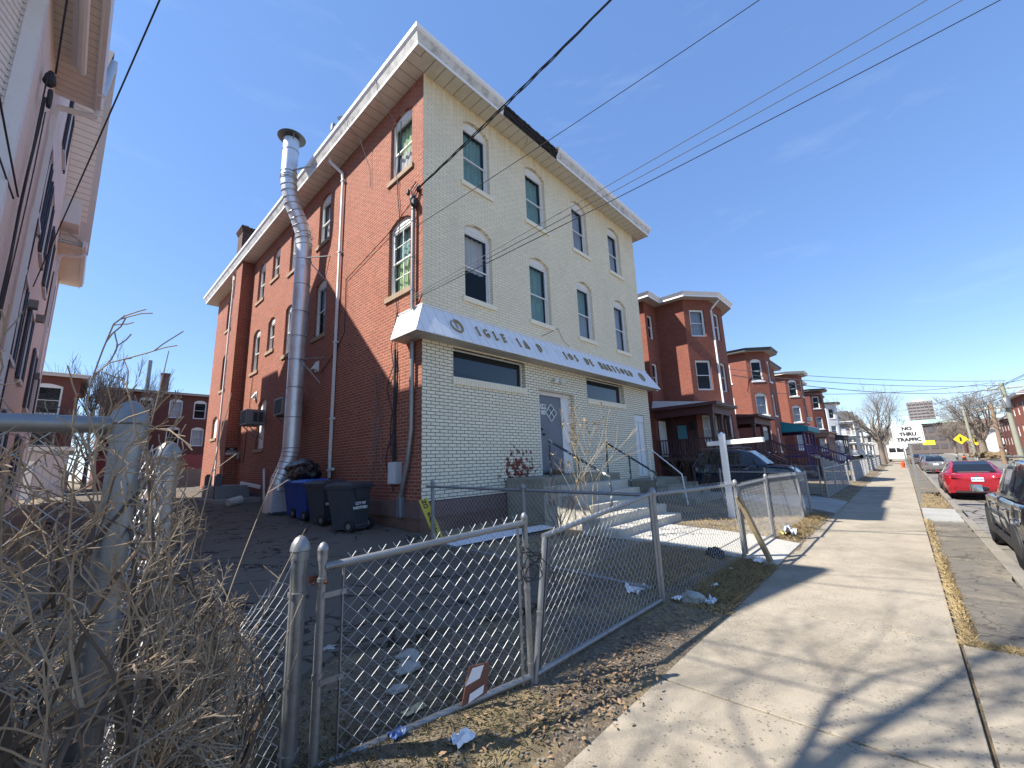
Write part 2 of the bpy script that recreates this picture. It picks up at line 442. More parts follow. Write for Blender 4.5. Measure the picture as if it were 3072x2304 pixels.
ASPH_R = asphalt('road_asphalt', (.18, .168, .15), cs=.8)

# sidewalk: separate slabs with open joints, a little uneven
M = MB(); x = -14.0
rnd = random.Random(3)
joints = [-14, -11.9, -9.8, -7.7, -5.6, -3.75, -1.74, .33, 1.6, 2.95, 4.3, 6.2, 8.1]
while joints[-1] < 190: joints.append(joints[-1]+rnd.uniform(1.5, 2.0))
for a, b in zip(joints[:-1], joints[1:]):
    j = rnd.uniform(-.06, .06); t0 = rnd.uniform(-.006, .006); t1 = rnd.uniform(-.006, .006)
    yl = -5.60+rnd.uniform(-.02, .03)
    # ragged yard-side edge in a fan of points
    n = 7; top = []
    gap = .011
    pts = [(a+gap, -7.275), (b-gap, -7.275)]
    for k in range(n+1):
        f = k/n
        pts.append((b-gap+(a-b+2*gap)*f, yl+(rnd.uniform(-.05, .05) if 0 < k < n else 0)))
    zz = lambda px, py: t0+(t1-t0)*(px-a)/(b-a)
    M.prism([(px, py, -.12) for px, py in pts], (0, 0, .12))
    for q in range(len(pts)): M.v[-len(pts)+q].z += zz(*pts[q])
tag(M.build('sidewalk', CONC, bevel=.006), kind='structure')
# walk strip between sidewalk and kerb: concrete near, old asphalt, driveway apron, planting strip
def sheet(name, pts, z, m, th=.06, seed=1, rag=0, cuts=10, kind='structure'):
    rr = random.Random(seed); out = []
    for i in range(len(pts)):
        a, b = pts[i], pts[(i+1) % len(pts)]
        for k in range(cuts):
            f = k/cuts
            out.append((a[0]+(b[0]-a[0])*f+rr.uniform(-rag, rag), a[1]+(b[1]-a[1])*f+rr.uniform(-rag, rag)))
    M = MB(); zf = z if callable(z) else (lambda x, y: z)
    M.prism([(q[0], q[1], zf(*q)-th) for q in out], (0, 0, th))
    return tag(M.build(name, m), kind=kind)
sheet('kerbside_concrete', [(-14, -7.93), (.28, -7.93), (.34, -7.30), (-14, -7.284)], .0, CONC, rag=.002)
sheet('kerbside_asphalt', [(.36, -7.93), (8.6, -7.93), (8.5, -7.37), (.42, -7.40)], -.004, ASPH_S, rag=.03, cuts=24)
sheet('driveway_apron', [(8.75, -7.93), (11.4, -7.93), (11.5, -7.31), (8.7, -7.30)], -.002, CONC_G, rag=.01)
sheet('kerbside_asphalt', [(17.5, -7.93), (70, -7.93), (70, -7.33), (17.2, -7.35)], -.004, ASPH_S, rag=.03, cuts=40)
# kerb
M = MB(); x = -14.0
while x < 190:
    L = rnd.uniform(1.9, 2.5); e = rnd.uniform(-.01, .01)
    if 8.7 < x+L/2 < 11.6: M.box((x+.006, -8.09+e, -.3), (x+L-.006, -7.94, -.10))
    else: M.box((x+.006, -8.09+e, -.3), (x+L-.006, -7.94, .005+e*.5))
    x += L
tag(M.build('kerb', CONC_K, bevel=.015), kind='structure')
M = MB(); M.box((-60, -17.0, -.5), (300, -8.02, -.2)); tag(M.build('road', ASPH_R), kind='structure')
M = MB(); M.box((-60, -17.2, -.5), (300, -17.01, -.07)); tag(M.build('kerb', CONC_P), kind='structure')
M = MB(); M.box((-60, -20.0, -.4), (300, -18.2, -.04)); tag(M.build('sidewalk', CONC), kind='structure')
# asphalt drive beside the church and the flagged walk to its steps
drive = [(-4.35, -4.05), (-3.2, -3.7), (-2.35, -4.0), (-1.4, -4.25), (-.75, -4.35), (-.62, -2), (-.62, -.6), (-.15, -.25), (-.06, 3), (-.03, 20), (4, 22), (4, 60), (-6, 60), (-5.6, 20), (-4.9, 5), (-4.5, -1)]
def drz(x, y): return gz(x, y)+.045
dp = []
rr = random.Random(5)
for i in range(len(drive)):
    a, b = drive[i], drive[(i+1) % len(drive)]
    L = math.dist(a, b); n = max(1, min(30, int(L/.12)))
    for k in range(n):
        f = k/n; s = .05 if i < 5 or i > 12 else 0
        dp.append((a[0]+(b[0]-a[0])*f+rr.uniform(-s, s), a[1]+(b[1]-a[1])*f+rr.uniform(-s, s)))
# cut in strips along y so that it follows the slope
M = MB()
bmv = [Vector((q[0], q[1], 0)) for q in dp]
b2 = bmesh.new()
fc = b2.faces.new([b2.verts.new(q) for q in bmv])
for yc in (-3.9, -3, -2, -1, -.5, .5, 2, 6, 12, 20):
    bmesh.ops.bisect_plane(b2, geom=b2.verts[:]+b2.edges[:]+b2.faces[:], plane_co=(0, yc, 0), plane_no=(0, 1, 0))
bmesh.ops.triangulate(b2, faces=b2.faces[:])
for q in b2.verts: q.co.z = drz(q.co.x, q.co.y)+(rr.uniform(-.012, .012) if q.co.y < 4 else 0)
ex = bmesh.ops.extrude_face_region(b2, geom=b2.faces[:])
for q in ex['geom']:
    if isinstance(q, bmesh.types.BMVert): q.co.z -= .12
me = bpy.data.meshes.new('driveway'); bmesh.ops.recalc_face_normals(b2, faces=b2.faces[:]); b2.to_mesh(me); b2.free(); me.materials.append(ASPH)
o = bpy.data.objects.new('driveway', me); col.objects.link(o); tag(o, kind='structure')
wz = lambda x, y: gz(x, y)+.02
M = MB()
wp = [(-5.6, -4.75), (-4.75, -3.9), (-3.9, -3.1)]
for (a, b) in wp:
    M.hexa([(2.35, a+.01, wz(0, a)-.1), (4.2, a+.01, wz(0, a)-.1), (4.25, b-.01, wz(0, b)-.1), (2.2, b-.01, wz(0, b)-.1),
            (2.35, a+.01, wz(0, a)), (4.2, a+.01, wz(0, a)), (4.25, b-.01, wz(0, b)), (2.2, b-.01, wz(0, b))])
tag(M.build('path', CONC_P, bevel=.01), kind='structure')
M = MB(); yy = [-5.62, -4.9, -3.5, -2, -.5, 2, 5, 8]
for a, b in zip(yy[:-1], yy[1:]):
    L = lambda y: 9.0+min(2.6, (y+5.6)*.45); Rr = lambda y: 12.4+min(2.4, (y+5.6)*.45)
    M.hexa([(L(a), a, gz(0,a)-.1), (Rr(a), a, gz(0,a)-.1), (Rr(b), b, gz(0,b)-.1), (L(b), b, gz(0,b)-.1),
            (L(a), a, gz(0,a)+.04), (Rr(a), a, gz(0,a)+.04), (Rr(b), b, gz(0,b)+.04), (L(b), b, gz(0,b)+.04)])
tag(M.build('driveway', CONC_G), kind='structure')
# ---------------------------------------------------------------- walls and windows
def arch_pts(u0, u1, v1, rise, n=10):
    """points along the head from (u1,v1) back to (u0,v1)"""
    if rise <= 0: return [(u1, v1), (u0, v1)]
    w = (u1-u0)/2; r = (w*w+rise*rise)/(2*rise); c = v1+rise-r; uc = (u0+u1)/2; a = math.asin(w/r)
    return [(uc+r*math.sin(a-2*a*k/n), c+r*math.cos(a-2*a*k/n)) for k in range(n+1)]
def hole_pts(h): return [(h[0], h[2]), (h[1], h[2])]+arch_pts(h[0], h[1], h[3], h[4])
def frame_of(A, B):
    A = Vector((*A, 0)); B = Vector((*B, 0)); u = (B-A).normalized(); n = u.cross(Vector((0,0,1)))
    return A, u, n
def wall_face(M, A, B, z0, z1, holes=(), depth=.14, outline=None):
    A_, u, n = frame_of(A, B); L = (Vector((*B, 0))-A_).length
    P = lambda q, d=0: A_+u*q[0]+Vector((0, 0, q[1]))-n*d
    loops = [outline or [(0, z0), (L, z0), (L, z1), (0, z1)]]+[hole_pts(h) for h in holes]
    tris = tessellate_polygon([[Vector((q[0], q[1], 0)) for q in lp] for lp in loops])
    flat = [q for lp in loops for q in lp]; base = len(M.v)
    M.v += [P(q) for q in flat]
    for t in tris:
        a, b, c = (Vector((*flat[k], 0)) for k in t)
        if (b-a).cross(c-a).z < 0: t = (t[0], t[2], t[1])
        M.f.append(tuple(base+k for k in t))
    for h in holes:
        hp = hole_pts(h)
        d = h[5] if len(h) > 5 else depth
        for k in range(len(hp)):
            a, b = hp[k], hp[(k+1) % len(hp)]
            M.quad(P(a), P(b), P(b, d), P(a, d))
def window(parent, A, B, h, depth=.10, sill=None, curtain=None, curtain2=None, pane=None, frame=None, meet=.5, screen=True, muntins=0, name='window', blind=None):
    """h = (u0,u1,z0,z1,rise): a sash window filling the opening"""
    A_, u, n = frame_of(A, B); Z = Vector((0, 0, 1)); frame = frame or WHITE; pane = pane or GLASS
    u0, u1, v0, v1, rise = h[:5]
    P = lambda a, z, d: A_+u*a+Z*z-n*d
    M = MB(); c = .055; e = .003
    def bx(a0, a1, z0, z1, d0, d1): M.hexa([P(a0,z0,d1), P(a1,z0,d1), P(a1,z0,d0), P(a0,z0,d0), P(a0,z1,d1), P(a1,z1,d1), P(a1,z1,d0), P(a0,z1,d0)])
    a0, a1, z0 = u0+e, u1-e, v0+e; top = v1
    bx(a0, a0+c, z0, top, depth, depth+.09); bx(a1-c, a1, z0, top, depth, depth+.09)
    bx(a0+c, a1-c, z0, z0+c, depth+.005, depth+.09); bx(a0+c, a1-c, top-c*1.2, top, depth+.003, depth+.09)
    if rise > 0:
        hp = arch_pts(u0+e, u1-e, v1, rise-e)
        M.prism([P(q[0], q[1], depth-.012) for q in hp], -n*.08)
    f = M.build(name, frame, parent, bevel=0)
    zm = z0+(top-z0)*meet; s = .035
    for k, (za, zb, d) in enumerate(((z0+c, zm+.02, depth+.045), (zm-.02, top-c*1.2, depth+.02))):
        S = MB()
        def sx(x0, x1, y0, y1): S.hexa([P(x0,y0,d+.03), P(x1,y0,d+.03), P(x1,y0,d), P(x0,y0,d), P(x0,y1,d+.03), P(x1,y1,d+.03), P(x1,y1,d), P(x0,y1,d)])
        x0, x1 = a0+c+.001, a1-c-.001
        sx(x0, x0+s, za, zb); sx(x1-s, x1, za, zb); sx(x0+s, x1-s, za, za+s); sx(x0+s, x1-s, zb-s, zb)
        for q in range(muntins):
            xm = x0+(x1-x0)*(q+1)/(muntins+1); sx(xm-.009, xm+.009, za+s, zb-s)
        if muntins: sx(x0+s, x1-s, (za+zb)/2-.009, (za+zb)/2+.009)
        S.build('sash', frame, f)
        G_ = MB(); G_.quad(P(x0+s,za+s,d+.015), P(x1-s,za+s,d+.015), P(x1-s,zb-s,d+.015), P(x0+s,zb-s,d+.015)); G_.build('pane', pane, f, fixn=False)
        cm = (curtain, curtain2 or curtain)[k]
        if cm:
            K = MB(); N = 18; dd = depth+.16+.02*k
            for q in range(N):
                g0, g1 = q/N, (q+1)/N
                w0 = .02*math.sin(g0*31+k); w1 = .02*math.sin(g1*31+k)
                K.quad(P(x0+(x1-x0)*g0, za, dd+w0), P(x0+(x1-x0)*g1, za, dd+w1), P(x0+(x1-x0)*g1, zb, dd+w1), P(x0+(x1-x0)*g0, zb, dd+w0))
            K.build('curtain', cm, f, fixn=False, smooth=True)
    if sill:
        S = MB(); o = .09
        S.hexa([P(u0-o,v0-.13,.0), P(u1+o,v0-.13,.0), P(u1+o,v0-.13,-.05), P(u0-o,v0-.13,-.05), P(u0-o,v0,.0), P(u1+o,v0,.0), P(u1+o,v0,-.05), P(u0-o,v0,-.05)])
        S.box_in = None
        S.hexa([P(u0+.001,v0-.02,depth+.02), P(u1-.001,v0-.02,depth+.02), P(u1-.001,v0-.02,.002), P(u0+.001,v0-.02,.002), P(u0+.001,v0+.004,depth+.02), P(u1-.001,v0+.004,depth+.02), P(u1-.001,v0+.004,.002), P(u0+.001,v0+.004,.002)])
        S.build('sill', sill, f, bevel=.006)
    return f
def text_mesh(s, size, ext=.01, offset=0.0, shear=0, cx=True):
    cu = bpy.data.curves.new('t', 'FONT'); cu.body = s; cu.size = size; cu.extrude = ext; cu.offset = offset; cu.shear = shear
    cu.align_x = 'CENTER' if cx else 'LEFT'; cu.align_y = 'CENTER'; cu.resolution_u = 3
    o = bpy.data.objects.new('t', cu); col.objects.link(o)
    dg = bpy.context.evaluated_depsgraph_get(); me = bpy.data.meshes.new_from_object(o.evaluated_get(dg))
    bpy.data.objects.remove(o); bpy.data.curves.remove(cu)
    return me
def text(name, s, size, origin, u, v, m, parent, ext=.006, offset=0.0, rot=0, sx=1.0):
    me = text_mesh(s, size, ext, offset); u = Vector(u).normalized(); v = Vector(v).normalized(); n = u.cross(v)
    if rot: u, v = u*math.cos(rot)+v*math.sin(rot), v*math.cos(rot)-u*math.sin(rot)
    r = parent
    while r.parent: r = r.parent
    T = Matrix((u*sx, v, n)).transposed().to_4x4(); T.translation = Vector(origin)-r.location
    me.transform(T); me.name = name; me.materials.clear(); me.materials.append(m)
    o = bpy.data.objects.new(name, me); col.objects.link(o); o.parent = parent
    return o

# ---------------------------------------------------------------- the church building
CH = thing('church_building', 'three storey brick church with cream painted front, white ribbed awning and IGLESIA lettering', 'building', (0, 0, 0))
W_, L_, ZS = 10.85, 19.95, 11.19
fx = [(1.247, 2.198), (3.735, 4.69), (6.195, 7.13), (8.66, 9.60)]
up3 = [(a, b, 8.84, 10.63, .17) for a, b in fx]; up2 = [(a, b, 5.66, 7.55, .17) for a, b in fx]
M = MB(); wall_face(M, (0,0), (W_,0), 4.36, ZS, up3+up2, .20); M.build('front_wall', CREAM_UP, CH, fixn=False)
store = [(.85, 3.35, 3.60, 4.30, 0, .2), (6.38, 8.85, 3.60, 4.30, 0, .2)]
doorh = (3.88, 5.60, 1.28, 3.64, 0, .35); door2h = (9.50, 10.32, .98, 3.28, 0, .12)
M = MB(); wall_face(M, (0,0), (W_,0), .93, 4.36, store+[doorh, door2h], .2)
M.quad((0, .12, .93), (0, 0, .93), (0, 0, 4.36), (0, .12, 4.36)) if False else None
M.build('shopfront_wall', CREAM_LO, CH, fixn=False)
side = {'a3': (.48, 1.47, 8.90, 10.55, .17), 'a2': (.49, 1.46, 5.70, 7.50, .17), 'b3': (5.17, 6.04, 8.95, 10.55, .16), 'b2': (5.17, 6.02, 5.75, 7.48, .16),
        'c3': (8.05, 8.69, 8.95, 10.6, .12), 'c2': (8.02, 8.72, 5.75, 7.50, .13), 'd3': (9.86, 10.71, 9.36, 10.52, .16), 'd2': (9.86, 10.68, 6.30, 7.52, .16),
        'e3': (11.63, 12.56, 8.95, 10.55, .17), 'e2': (11.63, 12.57, 5.78, 7.46, .17), 'g3': (16.78, 17.75, 8.95, 10.55, .17), 'g2': (16.79, 17.74, 5.78, 7.48, .17),
        'g1': (17.57, 18.6, 3.42, 4.36, .17), 'e1': (10.15, 11.15, 2.52, 4.28, .17)}
side = {k: (L_-v[1], L_-v[0], v[2], v[3], v[4]) for k, v in side.items()}
M = MB(); wall_face(M, (0, L_), (0, 0), .93, ZS, list(side.values()), .18); M.build('side_wall', RED, CH, fixn=False)
M = MB(); wall_face(M, (W_, 0), (W_, L_), .93, ZS); wall_face(M, (W_, L_), (0, L_), .93, ZS); M.build('rear_wall', RED, CH, fixn=False)
M = MB()
for a, b in (((-.035, -.035), (W_+.035, -.035)), ((-.035, L_+.03), (-.035, -.035)), ((W_+.03, -.035), (W_+.03, L_+.03)), ((W_+.03, L_+.03), (-.035, L_+.03))): wall_face(M, a, b, -.3, .90)
M.poly([(-.035, -.035, .90), (W_+.035, -.035, .90), (W_+.035, .1, .93), (-.0, .1, .93)]); M.poly([(-.035, -.035, .90), (.0, 0, .93), (.0, L_, .93), (-.035, L_, .90)])
M.build('foundation', STONE, CH)
M = MB(); M.box((-.06, -.06, .60), (2.35, -.04, .905)); M.box((5.9, -.06, .60), (W_+.06, -.04, .905)); M.box((-.06, -.04, .60), (-.04, 13.4, .905)); build_split(M, 'water_table', mat('brownstone_course', (.16,.10,.085), .9, var=.3, bmp=.5), CH)
A, B = (0, 0), (W_, 0)
front_c = [(CURT_T, CURT_T), (CURT_T, None), (CURT_B, CURT_B), (CURT_B, CURT_B)]
for k, h in enumerate(up3): window(CH, A, B, h, .10, CREAMSILL, *front_c[k], meet=.47)
front_c2 = [(None, BLIND), (CURT_T, None), (CURT_B, CURT_T), (CURT_B, None)]
for k, h in enumerate(up2): window(CH, A, B, h, .10, CREAMSILL, *front_c2[k], meet=.47)
A, B = (0, L_), (0, 0)
for k, h in side.items():
    if k in ('g1', 'e1'): continue
    cu = {'a3': (CURT_W, CURT_G), 'a2': (CURT_G, CURT_T), 'b2': (None, BLIND), 'b3': (CURT_W, None)}.get(k, (CURT_W if k[0] in 'de' else None, BLIND if k[0] in 'ce' else None))
    window(CH, A, B, h, .085, SILLSTONE, *cu, meet=.5, muntins=1 if k == 'a2' else 0)
# boarded openings of the ground floor side
for k in ('g1', 'e1'):
    h = side[k]; A_, u, n = frame_of(A, B); M = MB(); hp = hole_pts((h[0]+.003, h[1]-.003, h[2]+.003, h[3], h[4]-.003))
    M.prism([A_+u*q[0]+Vector((0,0,q[1]))-n*.10 for q in hp], -n*.05)
    if k == 'e1':
        for zc in (3.05, 3.75): M.box((.085, L_-h[1]+.01, zc), (.10, L_-h[0]-.01, zc+.03))
    b_ = M.build('boarded_window', WHITE_OLD, CH)
    S = MB(); S.box((-.05, L_-h[1]-.08, h[2]-.13), (.09, L_-h[0]+.08, h[2]-.002)); S.build('sill', SILLSTONE, b_, bevel=.006)
# white frames, glass and brick sills of the storefront strips
for h in store:
    f = MB(); c = .05
    f.box((h[0]+.003, .12, h[2]+.003), (h[1]-.003, .19, h[2]+c)); f.box((h[0]+.003, .12, h[3]-.03), (h[1]-.003, .19, h[3]-.003))
    f.box((h[1]-c, .12, h[2]+c), (h[1]-.003, .19, h[3]-.03)); f.box((h[0]+.003, .12, h[2]+c), (h[0]+c, .19, h[3]-.03))
    wf = f.build('strip_window', WHITE_OLD, CH)
    G_ = MB(); G_.quad((h[0]+c, .16, h[2]+c), (h[1]-c, .16, h[2]+c), (h[1]-c, .16, h[3]-.03), (h[0]+c, .16, h[3]-.03)); G_.build('pane', GLASS_DK, wf, fixn=False)
    S = MB(); x = h[0]-.02
    while x < h[1]-.05:
        S.box((x, -.045, h[2]-.17), (x+.066, .11, h[2]-.004)); x += .076
    S.build('brick_sill', CREAMSILL, wf, bevel=.006)
    S = MB(); S.box((h[0]-.03, -.012, h[3]+.004), (h[1]+.03, .1, 4.352)); S.build('lintel_board', CREAMSILL, wf)
# awning
P_ = .45; zt, zb = 5.12, 4.33
AW = stripes('ribbed_white_awning', (.74,.75,.77), 0, .265, .035, (.33,.34,.36), .45, dirt=(.55,.53,.48), dlo=.62, dhi=.85)
AWS = stripes('ribbed_white_awning_end', (.74,.75,.77), 1, .14, .05, (.40,.40,.42), .45)
aw = MB(); aw.prism([(0, -.001, zt), (-P_, -P_, zb+.05), (-P_, -P_, zb), (0, -.001, zb)], (0, 0, 0)) if False else None
aw.quad((-P_, -P_, zb+.03), (W_+.25, -P_, zb+.03), (W_+.02, -.002, zt), (0, -.002, zt))
aw.quad((-P_, -P_, zb), (W_+.25, -P_, zb), (W_+.25, -P_, zb+.03), (-P_, -P_, zb+.03))
aw.quad((W_+.25, -P_, zb), (W_+.25, .05, zb), (W_+.02, -.002, zt), (W_+.25, -P_, zb+.03))
aw_o = aw.build('awning', AW, CH, fixn=False)
M = MB(); M.quad((-P_, .52, zb+.03), (-P_, -P_, zb+.03), (-.002, -.002, zt), (-.002, .98, zt)); M.quad((-P_, .52, zb), (-P_, -P_, zb), (-P_, -P_, zb+.03), (-P_, .52, zb+.03))
M.poly([(-P_, .52, zb), (-P_, .52, zb+.03), (-.002, .98, zt), (-.002, .60, zb)]); M.build('awning_end', AWS, aw_o, fixn=False)
M = MB(); M.quad((-P_, -P_, zb), (W_+.25, -P_, zb), (W_+.25, -.001, zb+.002), (-P_, -.001, zb+.002)); M.quad((-P_, -.001, zb), (-.001, -.001, zb), (-.001, .6, zb), (-P_, .52, zb))
M.build('awning_soffit', stripes('awning_soffit_boards', (.56,.52,.45), 1, .11, .09, (.20,.18,.15), .7, dirt=(.35,.28,.2)), aw_o, fixn=False)
M = MB(); M.tube([(-.02, -.02, zt), (W_+.03, -.02, zt)], .018, 6); M.tube([(-.02, -.02, zt), (-.02, .98, zt)], .018, 6); M.tube([(-.01, -.01, zt), (-P_, -P_, zb+.03)], .012, 6); M.build('flashing', FASCIA_W, aw_o)
BRONZE = mat('weathered_gold_letter', (.34,.26,.14), .6, metal=.25, var=.5, scale=25)
GHOST = mat('letter_ghost', (.62,.62,.63), .7, var=.1)
nrm = Vector((0, -(zt-zb-.03), P_)); nrm.normalize(); vv = Vector((0, P_, zt-zb-.03)).normalized(); uu = Vector((1, 0, 0))
def aw_pt(x, z): f = (z-zb-.03)/(zt-zb-.03); return Vector((x, -P_*(1-f), z))
rl = random.Random(2)
for ch, x in (('I',1.42),('G',1.70),('L',2.01),('E',2.30),('I',2.86),('A',3.15),('D',3.73),('I',4.93),('O',5.22),('S',5.52),('D',6.11),('E',6.38),('H',6.96),('A',7.23),('R',7.51),('T',7.82),('F',8.13),('O',8.42),('R',8.73),('D',9.06)):
    o_ = aw_pt(x, 4.73)+nrm*.022
    t_ = text('sign_letter', ch, .40, o_, uu, vv, BRONZE, aw_o, .016, -.002, rl.uniform(-.06, .06), .60)
    S = MB()   # slab serifs
    hw = .058; hh = .138
    spots = {'I': [(0,1),(0,-1)], 'L': [(-.6,1),(-.6,-1)], 'E': [(-.7,1),(-.7,-1)], 'A': [(-.9,-1),(.9,-1)], 'D': [(-.8,1),(-.8,-1)], 'H': [(-.8,1),(-.8,-1),(.8,1),(.8,-1)], 'R': [(-.7,1),(-.7,-1),(.8,-1)], 'T': [(0,-1)], 'F': [(-.6,1),(-.6,-1)]}.get(ch, [])
    for a, b in spots: S.obox(o_+uu*a*hw+vv*b*hh, uu*.028, vv*.009, nrm*.015)
    if spots: build_split(S, 'serif', BRONZE, t_)
for ch, x in (('S',2.58),('E',4.09),('D',4.64)): text('letter_ghost', ch, .42, aw_pt(x, 4.745)+nrm*.003, uu, vv, GHOST, aw_o, .001, .002, 0, .62)
for x in (.76, 9.93):
    o_ = aw_pt(x, 4.74)+nrm*.02; S = MB()
    ring = []
    for k in range(22):
        a = R(62)-R(300)*k/21; r_ = .185
        ring.append(o_+uu*math.cos(a)*r_*.85+vv*(math.sin(a)*r_-.03))
    S.tube(ring, [.034]*3+[.03-.018*k/19 for k in range(19)], 6)
    for s_ in (-.05, .0, .05): S.tube([ring[0], ring[0]+vv*.075+uu*(s_+.01)], [.02, .006], 5)
    S.tube([o_-vv*.11, o_+vv*.2], .014, 6); S.tube([o_+vv*.11-uu*.06, o_+vv*.11+uu*.06], .013, 6)
    S.build('emblem', BRONZE, aw_o)
M = MB(); M.tube([(4.15, -.02, 5.25), (4.55, -.05, 5.45), (4.95, -.02, 5.66)], .008, 5); M.tube([(4.95, -.02, 5.66), (5.15, -.03, 5.35), (5.45, -.05, 5.17)], .006, 5); build_split(M, 'loose_wire', CABLE_G, CH)
# grey door with diamond light
M = MB(); M.box((4.10, .20, 1.32), (5.14, .25, 3.53))
DOORM = mat('slate_grey_door', (.135,.145,.18), .5, var=.12, dirt=(.09,.09,.11), dscale=3)
dr = M.build('entrance_door', DOORM, CH)
M = MB(); M.box((3.885, .16, 1.285), (4.098, .3, 3.53)); M.box((5.142, .17, 1.285), (5.594, .31, 3.53)); M.box((3.885, .15, 3.533), (5.594, .32, 3.636)); M.build('door_frame', WHITE_OLD, dr)
dm = [(4.39, 3.042), (4.645, 2.79), (4.91, 3.042), (4.645, 3.295)]
M = MB()
for k in range(4):
    a, b = dm[k], dm[(k+1) % 4]; M.bar((a[0], .193, a[1]), (b[0], .193, b[1]), .022, .028, (0,1,0))
mid = [((dm[0][0]+dm[1][0])/2, (dm[0][1]+dm[1][1])/2), ((dm[2][0]+dm[3][0])/2, (dm[2][1]+dm[3][1])/2), ((dm[1][0]+dm[2][0])/2, (dm[1][1]+dm[2][1])/2), ((dm[3][0]+dm[0][0])/2, (dm[3][1]+dm[0][1])/2)]
M.bar((mid[0][0], .19, mid[0][1]), (mid[1][0], .19, mid[1][1]), .02, .03, (0,1,0)); M.bar((mid[2][0], .191, mid[2][1]), (mid[3][0], .191, mid[3][1]), .02, .03, (0,1,0))
dl = M.build('diamond_window', WHITE, dr)
M = MB(); M.poly([(q[0], .197, q[1]) for q in dm]); M.build('pane', GLASS_DK, dl, fixn=False)
M = MB(); M.lathe((4.21, .2, 2.40), [(.012, 0), (.012, .04), (.036, .05), (.04, .07), (.028, .09)], 12, (0,-1,0)); M.lathe((4.19, .2, 2.545), [(.032, 0), (.034, .03), (.02, .04)], 12, (0,-1,0)); build_split(M, 'door_knob', BLACK, dr, smooth=True)
M = MB(); M.box((4.18, .193, 3.135), (4.425, .199, 3.275)); pl = M.build('number_plate', WHITE, dr)
text('house_number', '149', .15, (4.30, .192, 3.205), (1,0,0), (0,0,1), BLACK, pl, .002, .002)
M = MB(); M.box((4.185, .195, 2.97), (4.40, .199, 3.10)); p2 = M.build('worn_number_plate', mat('scratched_plate', (.5,.5,.5), .7, var=.5, scale=30), dr)
text('house_number', '147', .12, (4.29, .193, 3.035), (1,0,0), (0,0,1), WHITE_OLD, p2, .002, .004)
M = MB(); M.box((4.5, .195, 2.12), (4.72, .2, 2.30)); M.box((4.62, .194, 1.98), (4.84, .2, 1.995)); build_split(M, 'mail_slot', DOORM, dr)
# white side door
M = MB(); M.box((9.51, .06, .985), (10.31, .11, 3.02)); M.box((9.51, .03, 3.02), (10.31, .10, 3.275)); d2 = M.build('side_entrance_door', WHITE_OLD, CH)
M = MB(); M.box((9.88, .055, 1.05), (9.9, .061, 3.0)); M.build('door_seam', CABLE_G, d2)
M = MB()
for dx in (-.13, .13): M.lathe((4.72+dx, -.09, 3.98), [(.02, -.04), (.05, .0), (.065, .10), (.06, .11)], 12, (dx*3, -.7, -.45))
M.box((4.64, -.05, 3.93), (4.80, 0, 4.06)); M.build('flood_light', WHITE, CH, smooth=True)
# eaves
E_O = .51
def ring(o): return [(-o, -o), (W_+o, -o), (W_+o, L_+o), (-o, L_+o)]
SOF_F = stripes('ribbed_soffit_front', (.62,.58,.48), 0, .30, .06, (.20,.17,.13), .55, dirt=(.50,.42,.32))
SOF_S = stripes('ribbed_soffit_side', (.66,.60,.53), 1, .30, .06, (.24,.19,.15), .55, dirt=(.52,.42,.34))
ri, ro = ring(0), ring(E_O)
for k, mt_ in ((0, SOF_F), (1, SOF_S), (2, SOF_F), (3, SOF_S)):
    a, b = k, (k+1) % 4; M = MB(); M.quad((*ri[a], ZS), (*ri[b], ZS), (*ro[b], ZS), (*ro[a], ZS)); M.build('soffit', mt_, CH, fixn=False)
prof = [(.505, ZS-.01), (.525, ZS-.01), (.53, ZS+.055), (.52, ZS+.06), (.60, ZS+.26), (.64, ZS+.30)]
prof2 = [(.64, ZS+.30), (.645, ZS+.40), (.60, ZS+.41), (.45, ZS+.42)]
gap = (2.30, 4.72)
def extr(M, pf, sides=(0,1,2,3), cut=False):
    for (o1, z1), (o2, z2) in zip(pf[:-1], pf[1:]):
        r1, r2 = ring(o1), ring(o2)
        for k in sides:
            a, b = k, (k+1) % 4
            if k == 0 and cut:
                M.quad((r1[0][0], r1[0][1], z1), (gap[0], r1[0][1], z1), (gap[0]-.03, r2[0][1], z2), (r2[0][0], r2[0][1], z2))
                M.quad((gap[1], r1[0][1], z1), (r1[1][0], r1[1][1], z1), (r2[1][0], r2[1][1], z2), (gap[1]+.05, r2[0][1], z2))
            else: M.quad((*r1[a], z1), (*r1[b], z1), (*r2[b], z2), (*r2[a], z2))
M = MB(); extr(M, prof[2:5], cut=True); M.build('fascia', FASCIA, CH, fixn=False)
M = MB(); extr(M, prof[:3], cut=True); extr(M, prof[4:], (1,2,3)); extr(M, prof2, (1,2,3)); extr(M, prof[4:], (0,), True); extr(M, prof2, (0,), True); M.build('gutter_trim', FASCIA_W, CH, fixn=False)
M = MB(); n_ = 26; rr = random.Random(8)
for row in range(4):
    z0, z1 = ZS+.01+.09*row, ZS+.01+.09*(row+1)-.006
    for k in range(n_):
        x0 = gap[0]-.02+(gap[1]-gap[0]+.06)*k/n_; x1 = gap[0]-.02+(gap[1]-gap[0]+.06)*(k+1)/n_
        y = -.50-.02*row+rr.uniform(-.012, .012); M.box((x0, y, z0+rr.uniform(-.006, .006)), (x1, y+.06, z1))
M.tube([(3.4, -.45, ZS-.01), (3.42, -.4, ZS-.12), (3.36, -.36, ZS-.2)], .006, 5)
M.build('charred_fascia_board', CHARRED, CH)
M = MB(); r1 = ring(.47)
M.poly([(*q, ZS+.43) for q in r1]); M.prism([(*q, ZS+.30) for q in ring(.42)], (0,0,.12)); M.build('roof', ROOFM, CH)
